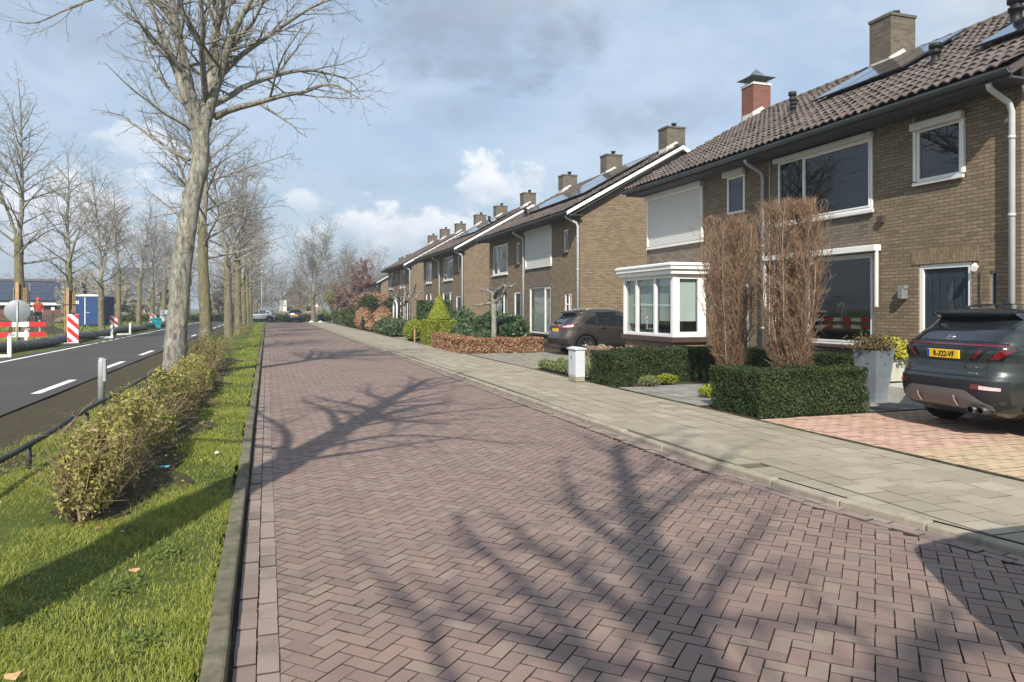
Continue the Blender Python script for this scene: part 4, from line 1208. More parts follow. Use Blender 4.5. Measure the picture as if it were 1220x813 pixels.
        for x in xs:
            ring = MB(); vs = []; nq = 26
            for q in range(nq + 1):
                an = R(-18 + 216 * q / nq)
                for rr in (W + .05, W + .115):
                    px_, pz_ = x + rr * math.cos(an), max(S.z[0] + .005, W + rr * math.sin(an))
                    vs.append((px_, s_ * (float(S.side(px_, pz_)) + .012), pz_))
            ring.add(vs, [(2 * q, 2 * q + 1, 2 * q + 3, 2 * q + 2) for q in range(nq)], 0, True)
            ring.build('arch_trim', M['trim'], root)
            # wheel: tyre with a rim sub-part
            yw = spec['track'] / 2 * s_
            m_ = Matrix.Translation((x, yw, W)) @ Matrix.Rotation(R(-90 * s_), 4, 'X')
            t = MB(); hw = .115
            t.lathe([(W * .64, -hw), (W * .93, -hw), (W * .99, -hw * .75), (W, 0), (W * .99, hw * .75), (W * .93, hw), (W * .66, hw), (W * .64, hw * .7)], (0, 0, 0), 36, M=m_)
            wh = t.build('wheel', M['tyre'], root)
            rm = MB()
            rm.lathe([(W * .645, -hw), (W * .645, hw * .85), (W * .60, hw * .8), (W * .56, -hw * .2), (0, -hw * .2)], (0, 0, 0), 30, M=m_)
            rm.lathe([(0, hw * .75), (.055, hw * .72), (.06, hw * .2)], (0, 0, 0), 16, M=m_)
            for k in range(5):
                mk = m_ @ Matrix.Rotation(R(72 * k), 4, 'Z')
                for da in (-.035, .035):
                    rm.prism([(.03, da - .016), (W * .62, da * 2.2 - .022), (W * .62, da * 2.2 + .022), (.03, da + .016)], hw * .35, hw * .62, 'z', M=mk)
            rm.build('rim', M['rim'], wh)
    # windscreen and bonnet line
    g = spec['screen']
    end_patch('windscreen', -g[2], g[2], C(g[0]), C(g[1]), M['glass_side'], .006, 18, 8, True)
    end_patch('grille', -.62, .62, C(.52), C(.78), M['gloss_black'], .008, 14, 4, True)
    for s_ in (-1, 1): end_patch('headlight', s_ * .52, s_ * .80, C(.80), C(.90), M['tail_clear'], .010, 8, 3, True)
    # rear
    r = spec['rear']
    end_patch('rear_window', -r['gw0'], r['gw0'], C(r['g0']), C(r['g1']), M['glass_side'], .007, 20, 8)
    sp = MB(); nn = 14; vs = []
    for i in range(nn + 1):
        y = -r['spw'] + 2 * r['spw'] * i / nn; e = 1 - .35 * abs(y / r['spw']) ** 4
        x0, z0 = r['spx'] + .10 * (1 - e) * 3, r['spz']
        vs += [(x0, y, z0 - .035), (x0 - .015, y, z0 - .005), (x0 + .30, y, z0 + .062 * e), (x0 + .42, y, z0 + .0), (x0 + .12, y, z0 - .10)]
    fs = [(i * 5 + j, (i + 1) * 5 + j, (i + 1) * 5 + (j + 1) % 5, i * 5 + (j + 1) % 5) for i in range(nn) for j in range(5)]
    fs += [(4, 3, 2, 1, 0), tuple(nn * 5 + j for j in range(5))]
    sp.add(vs, fs, 0, True).build('spoiler', paint_ if not r.get('dark_spoiler') else M['gloss_black'], root)
    if kind == 'suv_bar':
        end_patch('lamp_band', -.84, .84, C(1.085), C(1.175), M['gloss_black'], .010, 26, 3)
        end_patch('light_bar', -.80, .80, C(1.132), C(1.152), M['tail_red'], .016, 26, 1)
        for s_ in (-1, 1):
            for y0, y1 in ((.42, .53), (.64, .77)):
                end_patch('tail_lamp', s_ * y0, s_ * y1, C(.955), C(1.087), M['gloss_black'], .012, 4, 4, slant=s_ * .10)
                end_patch('lamp_claw', s_ * (y0 + .025), s_ * (y1 - .025), C(.968), C(1.087), M['tail_red'], .018, 3, 4, slant=s_ * .10)
            end_patch('bumper_reflector', s_ * .52, s_ * .62, C(.60), C(.66), M['tail_red'], .022, 4, 2)
            end_patch('reversing_lamp', s_ * .625, s_ * .80, lambda y: .60 - .05 * (abs(y) - .62), lambda y: .65 - .12 * (abs(y) - .62), M['tail_clear'], .022, 6, 2)
        end_patch('bumper_band', -.885, .885, lambda y: .30 + .12 * min(1, (abs(y) / .88) ** 6), C(.70), M['trim'], .012, 28, 6)
        end_patch('skid_plate', -.72, .72, lambda y: .34 + .0 * y, lambda y: .58 - .18 * max(0, (abs(y) - .45) / .27), M['skid'], .022, 24, 5)
        for y in (-.30, .30): end_patch('skid_fin', y - .012, y + .012, C(.36), C(.50), M['chrome'], .05, 1, 3)
        for y in (-.50, -.62):
            x = float(S.rear(y, .34)) - .03
            MB().lathe([(.04, -.06), (.052, -.06), (.052, .1), (.04, .1)], M=Matrix.Translation((x, y, .335)) @ Matrix.Rotation(R(90), 4, 'Y'), n=14).build('exhaust_tip', M['dark_metal'], root)
        end_patch('tailgate_crease', -.86, .86, C(.745), C(.757), M['ink'], .003, 20, 1)
        for s_ in (-1, 1): end_patch('tailgate_seam', s_ * .655 - .003, s_ * .655 + .003, C(.76), C(.955), M['ink'], .003, 1, 6)
        x = float(S.rear(.12, 1.205)) - .012
        tilt = Matrix.Rotation(R(0), 3, 'X')
        e = MB(); pts = [(0, .062 * math.cos(q), .034 * math.sin(q)) for q in [2 * math.pi * k / 24 for k in range(25)]]
        e.tube(pts, .0055, 6)
        e.tube([(0, .038, -.026), (0, .020, .028)], .006, 6); e.tube([(0, -.020, -.028), (0, -.038, .026)], .006, 6); e.tube([(0, .028, -.006), (0, .0, .0), (0, -.028, .006)], .006, 6)
        em = e.build('emblem', M['chrome'], root); em.location = (float(S.rear(.0, 1.225)) - .014, 0, 1.225); em.rotation_euler = (0, R(38), 0)
        text_mesh('TUCSON', .050, M['chrome'], root, (float(S.rear(-.50, .86)) - .006, -.50, .87), REAR_TEXT, 'badge_lettering', .002, sx_=1.25)
        MB().box(float(S.rear(-.5, .79)) - .008, float(S.rear(-.5, .79)) + .01, -.56, -.44, .785, .80).build('badge', M['chrome'], root)
        MB().box(float(S.rear(.6, .87)) - .008, float(S.rear(.6, .87)) + .03, .56, .70, .862, .878).build('badge', M['chrome'], root)
        an = MB(); an.prism([(.0, 0), (.16, 0), (.05, .075), (.02, .08)], -.012, .012, 'y')
        a_ = an.build('roof_antenna', M['gloss_black'], root); a_.location = (1.05, 0, float(S.z[-1]) - .02)
        zp = 1.01
    else:
        for s_ in (-1, 1):
            end_patch('tail_lamp', s_ * .48, s_ * .80, lambda y: .93 - .05 * (1 - (abs(y) - .48) / .32), lambda y: 1.02 + .06 * ((abs(y) - .48) / .32), M['tail_red'], .014, 10, 4)
            end_patch('lamp_insert', s_ * .58, s_ * .80, C(.965), lambda y: 1.01, M['tail_clear'], .020, 8, 2)
            xr_ = float(S.side(.2, 1.0))
            lo = lambda x: .90 + .16 * min(1, x / .62); hi = lambda x: 1.085 + .01 * x
            side_patch('tail_lamp', .10, .60, lo, hi, M['tail_red'], s_, .012, 8, 3)
            side_patch('lamp_insert', .12, .42, lambda x: .975 + .09 * x, lambda x: 1.025 + .06 * x, M['tail_clear'], s_, .017, 6, 2)
        end_patch('bumper_band', -.83, .83, C(.29), C(.58), M['trim'], .012, 24, 5)
        for y in (-.6, .6): end_patch('bumper_reflector', y - .1, y + .1, C(.50), C(.54), M['tail_red'], .018, 4, 1)
        zp = .86
    xp = float(S.rear(.26, zp)) - .012
    pl = MB().box(xp - .006, xp + .03, -.26, .26, zp - .055, zp + .055).build('number_plate', M['plate'], root, bevel=.003)
    MB().box(xp - .0085, xp, .218, .258, zp - .052, zp + .052).build('plate_band', M['plate_blue'], pl)
    if plate: text_mesh(plate, .098, M['ink'], pl, (xp - .0075, -.02, zp - .003), REAR_TEXT, 'plate_lettering', .0015, sx_=.93)
    for s_ in (-1, 1):
        x0, x1 = 1.0, spec['L'] - 2.1
        z = float(np.interp(1.0, [0, 1], [0, 1])) * 0 + S.z[-1]
        pts = [(x, s_ * (spec['railw'] - .03 * ((x - (x0 + x1) / 2) / 1.0) ** 2 * .3), z + .005 - .045 * ((x - (x0 + x1) / 2) / ((x1 - x0) / 2)) ** 4) for x in np.linspace(x0, x1, 9)]
        MB().tube(pts, .016, 6).build('roof_rail', M['zinc'] if spec.get('chrome') else M['gloss_black'], root)
    return root
M['glass_side'] = simple('privacy glass', (.012, .016, .020), .04, .6, coat=.3, var=.1)

SUV = dict(L=4.5, n=6.0, wheel=.362, rear_axle=.93, base=2.68, track=1.63, railw=.60,
    T=[(.23, .30, 4.25, .80), (.30, .14, 4.36, .885), (.42, .03, 4.46, .915), (.58, .0, 4.50, .928), (.72, .02, 4.48, .932), (.80, .07, 4.44, .930), (.92, .10, 4.30, .925), (1.0, .10, 3.95, .915),
       (1.06, .10, 3.45, .905), (1.13, .11, 3.25, .885), (1.18, .17, 3.15, .855), (1.32, .36, 2.90, .79), (1.46, .55, 2.62, .725), (1.555, .70, 2.40, .67), (1.61, .84, 2.20, .58), (1.64, 1.05, 2.0, .44), (1.652, 1.35, 1.8, .25)],
    belt=lambda x: 1.155 - .030 * (x - .6), top=lambda x: 1.545 - .045 * max(0, (1.1 - x)), dlo=(.72, 1.30, 2.15, 3.0), apil=.80, cpil=.62,
    seams=(1.33, 2.18, 3.15), handles=(1.55, 2.40), screen=(1.10, 1.54, .64), rear=dict(g0=1.185, g1=1.50, gw0=.68, spw=.66, spx=.44, spz=1.555, dark_spoiler=True))
SUV2 = dict(L=4.38, n=5.5, wheel=.345, rear_axle=.90, base=2.65, track=1.58, railw=.56, chrome=True,
    T=[(.22, .28, 4.15, .77), (.30, .12, 4.25, .855), (.42, .02, 4.34, .885), (.56, .0, 4.38, .90), (.70, .04, 4.36, .902), (.82, .10, 4.28, .90), (.92, .12, 4.1, .893), (.98, .13, 3.75, .885),
       (1.03, .15, 3.35, .872), (1.09, .20, 3.15, .845), (1.26, .40, 2.85, .77), (1.40, .58, 2.60, .705), (1.50, .73, 2.40, .65), (1.555, .88, 2.2, .57), (1.585, 1.1, 2.0, .43), (1.598, 1.4, 1.8, .25)],
    belt=lambda x: 1.075 - .035 * (x - .9) + .05 * max(0, 1.35 - x), top=lambda x: 1.485 - .08 * max(0, (1.25 - x)), dlo=(.85, 1.30, 2.12, 3.05), apil=.62, cpil=.60,
    seams=(1.32, 2.15, 3.15), handles=(1.52, 2.35), screen=(1.05, 1.47, .62), rear=dict(g0=1.09, g1=1.42, gw0=.64, spw=.62, spx=.44, spz=1.49))

car('parked_suv', 'dark green grey suv with yellow number plate parked beside the nearest house', 'car', (8.36, 7.33, .082), R(-6), SUV, M['paint_green'], kind='suv_bar', plate='R-322-VF')
car('parked_suv', 'bronze grey suv parked nose in between bay window and second house', 'car', (9.4, 23.6, .082), R(0), SUV2, M['paint_brown'], plate=None)
VAN = dict(L=4.8, n=7.0, wheel=.34, rear_axle=.9, base=3.0, track=1.6, railw=.6,
    T=[(.22, .20, 4.5, .80), (.30, .06, 4.7, .90), (.55, .0, 4.8, .94), (.8, .02, 4.75, .95), (1.0, .04, 4.45, .945), (1.1, .05, 4.15, .935), (1.3, .08, 3.95, .91), (1.7, .14, 3.55, .85), (1.95, .20, 3.2, .78), (2.08, .32, 2.9, .66), (2.13, .7, 2.6, .4)],
    belt=lambda x: 1.15, top=lambda x: 1.75, dlo=(.6, 1.5, 2.6, 3.7), apil=.9, cpil=2.0, seams=(1.4, 2.6, 3.6), handles=(1.55, 2.75), screen=(1.2, 1.85, .66), rear=dict(g0=1.2, g1=1.8, gw0=.68, spw=.6, spx=.2, spz=1.95))
car('parked_van', 'black van out of frame at the kerb whose shadow falls on the paving', 'van', (4.02, 2.0, .0), R(-91), VAN, M['paint_black'], detail=False)
car('distant_car', 'dark car seen from behind at the far end of the brick street', 'car', (3.3, 93.0, .01), R(90), SUV2, M['paint_black'], 'cars at the far end of the street', detail=False)
car('distant_car', 'silver car side on at the far end, left of the dark car', 'car', (1.2, 97.0, .01), R(180), SUV2, M['paint_silver'], 'cars at the far end of the street', detail=False)
# ------------------------------------------------------------------ leaf clouds and hedges
def unitv(n):
    v = rng.normal(size=(n, 3)); return v / np.linalg.norm(v, axis=1, keepdims=True)
def leaf_quads(p, L, Wd, nrm=None, spread=1.0, up=0.):
    """diamond leaves: p (n,3), lengths, widths; leaves face roughly nrm, tips lean along a random tangent"""
    n = len(p)
    L = np.broadcast_to(L, n)[:, None]; Wd = np.broadcast_to(Wd, n)[:, None]
    r = unitv(n)
    nn = r if nrm is None else nrm + r * spread
    nn = nn / np.linalg.norm(nn, axis=1, keepdims=True)
    t = unitv(n); t[:, 2] += up
    t = t - nn * (t * nn).sum(1, keepdims=True); t /= np.linalg.norm(t, axis=1, keepdims=True) + 1e-9
    b = np.cross(nn, t)
    v = np.stack([p - t * L * .5, p + b * Wd * .5, p + t * L * .5, p - b * Wd * .5], 1).reshape(-1, 3)
    return v, np.arange(4 * n).reshape(-1, 4)
def merge(parts):
    """parts: list of (v, f, material index)"""
    V, F, Mi = [], [], []; o = 0
    for v, f, m in parts:
        V.append(v); F.append(f + o); Mi.append(np.full(len(f), m)); o += len(v)
    return np.concatenate(V), np.concatenate(F), np.concatenate(Mi)

def wob(p, f, a):
    return a * (np.sin(p[:, 0] * f + 1.3 * p[:, 1] * f + .5) + np.sin(p[:, 1] * f * 1.7 - p[:, 2] * f + 2.1) + np.sin(p[:, 2] * f * 1.3 + p[:, 0] * f * .7)) / 2

def box_core(x0, x1, y0, y1, z0, z1):
    v = np.array([(x0, y0, z0), (x1, y0, z0), (x1, y1, z0), (x0, y1, z0), (x0, y0, z1), (x1, y0, z1), (x1, y1, z1), (x0, y1, z1)], float)
    f = np.array([(0, 3, 2, 1), (4, 5, 6, 7), (0, 1, 5, 4), (1, 2, 6, 5), (2, 3, 7, 6), (3, 0, 4, 7)])
    return v, f
def hedge(name, label, cat, boxes, dens, leaf, mats, loc=(0, 0, 0), group=None, rag=.03, up=.3, ratio=.38, spread=.75, rnd=.0):
    """clipped hedge made of boxes (x0,x1,y0,y1,z0,z1); leaves sit in a shell a few centimetres deep round a woody core"""
    parts = []
    for (x0, x1, y0, y1, z0, z1) in boxes:
        faces = [((x0, y0, z0), (0, y1 - y0, 0), (0, 0, z1 - z0), (-1, 0, 0)), ((x1, y0, z0), (0, y1 - y0, 0), (0, 0, z1 - z0), (1, 0, 0)),
                 ((x0, y0, z0), (x1 - x0, 0, 0), (0, 0, z1 - z0), (0, -1, 0)), ((x0, y1, z0), (x1 - x0, 0, 0), (0, 0, z1 - z0), (0, 1, 0)),
                 ((x0, y0, z1), (x1 - x0, 0, 0), (0, y1 - y0, 0), (0, 0, 1))]
        for o, a, b, nr in faces:
            o, a, b, nr = map(lambda q: np.array(q, float), (o, a, b, nr))
            n = int(np.linalg.norm(a) * np.linalg.norm(b) * dens)
            if n < 1: continue
            u, w_ = rng.random((n, 1)), rng.random((n, 1))
            p = o + a * u + b * w_
            inn = np.abs(rng.normal(0, 1, n)) * rag * 1.5
            p = p + nr * (wob(p, 7, rag) + wob(p, 19, rag * .5) - inn)[:, None]
            if rnd:   # rounded shoulders
                c = np.array([(x0 + x1) / 2, (y0 + y1) / 2, z0 + (z1 - z0) * .4]); h_ = np.array([(x1 - x0) / 2, (y1 - y0) / 2, (z1 - z0) * .6])
                q = (p - c) / h_; l = (np.abs(q) ** 4).sum(1, keepdims=True) ** .25
                p = c + q / np.maximum(l, 1) ** rnd * h_
            nn = np.tile(nr, (n, 1))
            ll = leaf * rng.uniform(.65, 1.35, n)
            v, f = leaf_quads(p, ll, ll * ratio, nn, spread, up)
            parts.append((v, f, 0))
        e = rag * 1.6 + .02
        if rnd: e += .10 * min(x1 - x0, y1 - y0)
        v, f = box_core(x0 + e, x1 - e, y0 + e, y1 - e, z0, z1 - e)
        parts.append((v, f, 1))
    v, f, mi = merge(parts)
    o = link(name, npmesh(name, v, f, mats, False, mi))
    o.location = loc
    return tag(o, label, cat, group)

def blob(name, label, cat, ells, n, leaf, mats, group=None, ratio=.5, up=.2, rag=.08, spread=.9, core=.80, shell=1.0):
    """loose or clipped shrub: ellipsoids (cx,cy,cz,rx,ry,rz)"""
    parts = []
    tot = sum(e[3] * e[5] for e in ells)
    for (cx, cy, cz, rx, ry, rz) in ells:
        k = int(n * rx * rz / tot)
        d = unitv(k); d[:, 2] = np.where(d[:, 2] < -.55, -d[:, 2], d[:, 2])
        rad = 1 - np.abs(rng.normal(0, .16 * shell, k)) + wob(d * 3, 2.2, rag) + wob(d * 3, 5.1, rag * .6)
        p = np.array([cx, cy, cz]) + d * rad[:, None] * np.array([rx, ry, rz])
        p[:, 2] = np.maximum(p[:, 2], .03)
        ll = leaf * rng.uniform(.6, 1.4, k)
        v, f = leaf_quads(p, ll, ll * ratio, d, spread, up); parts.append((v, f, 0))
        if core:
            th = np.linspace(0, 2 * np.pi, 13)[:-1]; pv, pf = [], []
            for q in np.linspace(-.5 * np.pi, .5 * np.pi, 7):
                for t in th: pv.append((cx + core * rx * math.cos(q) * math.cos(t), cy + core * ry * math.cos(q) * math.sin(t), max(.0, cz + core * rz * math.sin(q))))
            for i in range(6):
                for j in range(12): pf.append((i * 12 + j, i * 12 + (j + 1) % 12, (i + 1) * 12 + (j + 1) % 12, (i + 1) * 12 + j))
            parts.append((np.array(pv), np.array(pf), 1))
    v, f, mi = merge(parts)
    o = link(name, npmesh(name, v, f, mats, False, mi))
    return tag(o, label, cat, group)

# ------------------------------------------------------------------ tubes for branches
def tubes(polys, sides):
    """polys: list of (pts (k,3), radii (k)) grouped by k; returns one vertex/face set of open tapered tubes"""
    groups = {}
    for p, r in polys: groups.setdefault(len(p), []).append((p, r))
    V, F = [], []; o = 0
    for k, g in groups.items():
        P = np.array([q[0] for q in g], float); Rr = np.array([q[1] for q in g], float); B = len(g)
        T = np.empty_like(P); T[:, 1:-1] = P[:, 2:] - P[:, :-2]; T[:, 0] = P[:, 1] - P[:, 0]; T[:, -1] = P[:, -1] - P[:, -2]
        T /= np.linalg.norm(T, axis=2, keepdims=True) + 1e-9
        m = T.mean(1); ref = np.where(np.abs(m[:, 2:3]) > .8, np.array([[1., 0, 0]]), np.array([[0, 0, 1.]]))
        A = np.cross(T, ref[:, None, :]); A /= np.linalg.norm(A, axis=2, keepdims=True) + 1e-9
        Bn = np.cross(T, A)
        q = np.linspace(0, 2 * np.pi, sides, endpoint=False)
        ring = P[:, :, None, :] + Rr[:, :, None, None] * (np.cos(q)[None, None, :, None] * A[:, :, None, :] + np.sin(q)[None, None, :, None] * Bn[:, :, None, :])
        V.append(ring.reshape(-1, 3))
        b = (np.arange(B) * k * sides)[:, None, None] + (np.arange(k - 1) * sides)[None, :, None]
        j = np.arange(sides)[None, None, :]; j2 = (j + 1) % sides
        f = np.stack([b + j, b + j2, b + sides + j2, b + sides + j], -1).reshape(-1, 4)
        F.append(f + o); o += B * k * sides
    return np.concatenate(V), np.concatenate(F)

def norm(v): return v / (np.linalg.norm(v) + 1e-9)
class Tree:
    """bare deciduous tree grown limb by limb; coordinates from the foot of the trunk"""
    def __init__(s, seed, fine=1.0, rmin=.005):
        s.r = np.random.default_rng(seed); s.out = {0: [], 1: [], 2: [], 3: []}; s.fine = fine; s.rmin = rmin
    def poly(s, p, d, L, r0, r1, n, wander, lift):
        pts = [p]; d = norm(d)
        for i in range(n):
            d = norm(d + s.r.normal(0, wander, 3) + np.array([0, 0, lift]))
            pts.append(pts[-1] + d * L / n)
        return np.array(pts), np.linspace(r0, r1, n + 1), d
    def limb(s, pts, r0, r1, level=1, dens=1.0, side_len=None):
        """a limb along given points: smooth it, add side branches"""
        pts = np.array(pts, float)
        t = np.linspace(0, 1, len(pts)); n = max(6, len(pts) * 2)
        tt = np.linspace(0, 1, n + 1)
        sm = np.stack([np.interp(tt, t, pts[:, i]) for i in range(3)], 1)
        for _ in range(1): sm[1:-1] = .25 * sm[:-2] + .5 * sm[1:-1] + .25 * sm[2:]
        sm[1:-1] += s.r.normal(0, .012, sm[1:-1].shape)
        rad = r0 + (r1 - r0) * tt ** .8
        s.out[0 if r0 > .05 else 1].append((sm, rad))
        L = np.linalg.norm(np.diff(sm, axis=0), axis=1).sum()
        s.sprout(sm, rad, L, level, dens, side_len)
    def sprout(s, sm, rad, L, level, dens=1.0, side_len=None):
        if level > 4: return
        sp = {1: .27, 2: .17, 3: .12, 4: .10}[level] / (dens * s.fine)
        n = int(L * (.86 if level == 1 else .9) / sp)
        ph = s.r.uniform(0, 6.28)
        for i in range(n):
            t = (.14 if level > 1 else .2) + (1 - .16) * (i + s.r.uniform(.1, .9)) / n
            t = min(t, .985)
            k = t * (len(sm) - 1); a = int(k); q = k - a
            p = sm[a] * (1 - q) + sm[min(a + 1, len(sm) - 1)] * q
            d = norm(sm[min(a + 1, len(sm) - 1)] - sm[a])
            ph += 2.4 + s.r.normal(0, .5)
            ref = np.array([0, 0, 1.]) if abs(d[2]) < .85 else np.array([1., 0, 0])
            u = norm(np.cross(d, ref)); w_ = np.cross(u, d)
            o = u * math.cos(ph) + w_ * math.sin(ph) * .8
            an = s.r.uniform(.6, 1.15)
            dd = d * math.cos(an) + o * math.sin(an)
            base = side_len if side_len else L * {1: .50, 2: .52, 3: .5, 4: .5}[level]
            l = base * (1.05 - .70 * t) * s.r.uniform(.55, 1.2)
            l = max(l, .10)
            r = np.interp(k, np.arange(len(rad)), rad) * s.r.uniform(.38, .58)
            r = max(r, s.rmin)
            seg = 6 if l > 1.2 else (4 if l > .4 else 3)
            lift = {1: .03, 2: .02, 3: .0, 4: .02}[level]
            pts, rr, _ = s.poly(p, dd, l, r, max(s.rmin * .7, r * .28), seg, .12, lift)
            s.out[0 if r > .05 else 1 if r > .018 else 2 if r > s.rmin * 1.3 else 3].append((pts, rr))
            if l > .28 and level < 4: s.sprout(pts, rr, l, level + 1, dens)
    def mesh(s, name, mats):
        parts = []
        for k, sides in ((0, 9), (1, 5), (2, 4), (3, 3)):
            if s.out[k]:
                v, f = tubes(s.out[k], sides); parts.append((v, f, 0 if k < 2 else 1))
        v, f, mi = merge(parts)
        return npmesh(name, v, f, mats, True, mi)

def trunk_mesh(name, pts, radii, m, seed=0, sides=26, bumps=.06, per=16, extra=()):
    """knobbly trunk with a flared foot"""
    r = np.random.default_rng(seed)
    pts = np.array(pts, float); t = np.linspace(0, 1, len(pts)); tt = np.linspace(0, 1, (len(pts) - 1) * per + 1)
    c = np.stack([np.interp(tt, t, pts[:, i]) for i in range(3)], 1); rad = np.interp(tt, t, radii)
    for _ in range(per // 2):
        c[1:-1] = .25 * c[:-2] + .5 * c[1:-1] + .25 * c[2:]; rad[1:-1] = .25 * rad[:-2] + .5 * rad[1:-1] + .25 * rad[2:]
    q = np.linspace(0, 2 * np.pi, sides, endpoint=False)
    f1, f2, f3 = r.uniform(0, 6, 3)
    knots = [(r.uniform(0, 1), r.uniform(0, 6.28), r.uniform(.06, .20)) for _ in range(26)]
    knots += list(extra)
    Lz = c[-1, 2] - c[0, 2]
    V = []
    for i in range(len(c)):
        z = c[i, 2]
        d = 1 + bumps * (np.sin(3 * q + f1 + z * .8) * .5 + np.sin(5 * q + f2 - z * 1.7) * .35 + np.sin(2 * q + z * 3.1 + f3) * .4)
        for kt, ka, kr in knots:
            dd = ((z - c[0, 2]) - kt * Lz) / .10; da = np.angle(np.exp(1j * (q - ka))) / .42
            d = d + kr * np.exp(-dd * dd - da * da)
        fl = max(0, 1 - (z - c[0, 2]) / .55) ** 2
        d = d * (1 + fl * (.16 + .16 * np.sin(5 * q + f1)))
        V.append(np.stack([c[i, 0] + rad[i] * d * np.cos(q), c[i, 1] + rad[i] * d * np.sin(q), np.full(sides, z)], -1))
    v = np.concatenate(V); n = len(c)
    i = np.arange((n - 1) * sides); a = i // sides * sides; j = i % sides; j2 = (j + 1) % sides
    f = np.stack([a + j, a + j2, a + sides + j2, a + sides + j], -1)
    return npmesh(name, v, f, m, True), c, rad

def make_linden(seed, H, fork, lean, r0, m, crown=3.3, nl=22, fine=1.0, rmin=.006, low=.8, leaders=2, hand=None, path=None, extra=()):
    """trunk and crown meshes of a street linden; hand = limbs given as point lists from the foot"""
    r = np.random.default_rng(seed)
    tp = [(0, 0, -.05), (lean[0] * .30 + r.normal(0, .03), lean[1] * .3, fork * .3), (lean[0] * .75, lean[1] * .7, fork * .65), (lean[0], lean[1], fork)]
    rr0 = [r0 * 1.05, r0 * .95, r0 * .86, r0 * .74]
    if path: tp = path; rr0 = list(np.interp([p[2] / fork for p in path], [0, .3, .65, 1], rr0))
    tm, c, rad = trunk_mesh('trunk', tp, rr0, m, seed, extra=extra)
    T = Tree(seed + 100, fine, rmin)
    top = np.array([lean[0], lean[1], fork - .02])
    if hand:
        for pts, a, b in hand: T.limb(pts, a, b, 1)
        main = np.array(hand[0][0]); low = 0.
    if not hand:
        for k in range(leaders + 1):
            ph = 6.28 * k / (leaders + 1) + r.uniform(-.4, .4); sp = 0.10 if k == 0 else r.uniform(.22, .40)
            d = np.array([math.cos(ph) * sp, math.sin(ph) * sp, 1.]); L = (H - fork) * (1 if k == 0 else r.uniform(.72, .92))
            pts = [top - np.array([0, 0, .12])]; d = norm(d)
            for i in range(5):
                d = norm(d + r.normal(0, .07, 3) + np.array([0, 0, .06])); pts.append(pts[-1] + d * L / 5)
            T.limb(pts, r0 * (.60 if k == 0 else .38), .012, 1)
            if k == 0: main = np.array(pts)
    if not hand or nl < 20:
        for k in range(nl):
            t = (k + r.uniform(0, .8)) / nl
            ph = k * 2.4 + r.uniform(-.4, .4)
            if t < low * .3:
                z = fork * (.72 + .28 * t / (low * .3)); p = np.array([np.interp(z, c[:, 2], c[:, 0]), np.interp(z, c[:, 2], c[:, 1]), z])
            else:
                q = (t - low * .3) / (1 - low * .3) * .75 * (len(main) - 1); a = int(q); p = main[a] + (main[min(a + 1, len(main) - 1)] - main[a]) * (q - a)
            rise = r.uniform(.12, .55) + .55 * t
            d = norm(np.array([math.cos(ph), math.sin(ph), rise])); L = crown * (1.10 - .55 * t) * r.uniform(.75, 1.1)
            pts = [p]
            for i in range(5):
                d = norm(d + r.normal(0, .10, 3) + np.array([0, 0, .10 - .06 * i])); pts.append(pts[-1] + d * L / 5)
            T.limb(pts, r0 * r.uniform(.20, .29) * (1.05 - .45 * t), .008, 1)
    cm = T.mesh('crown', [M['bark'], M['twig']])
    return tm, cm
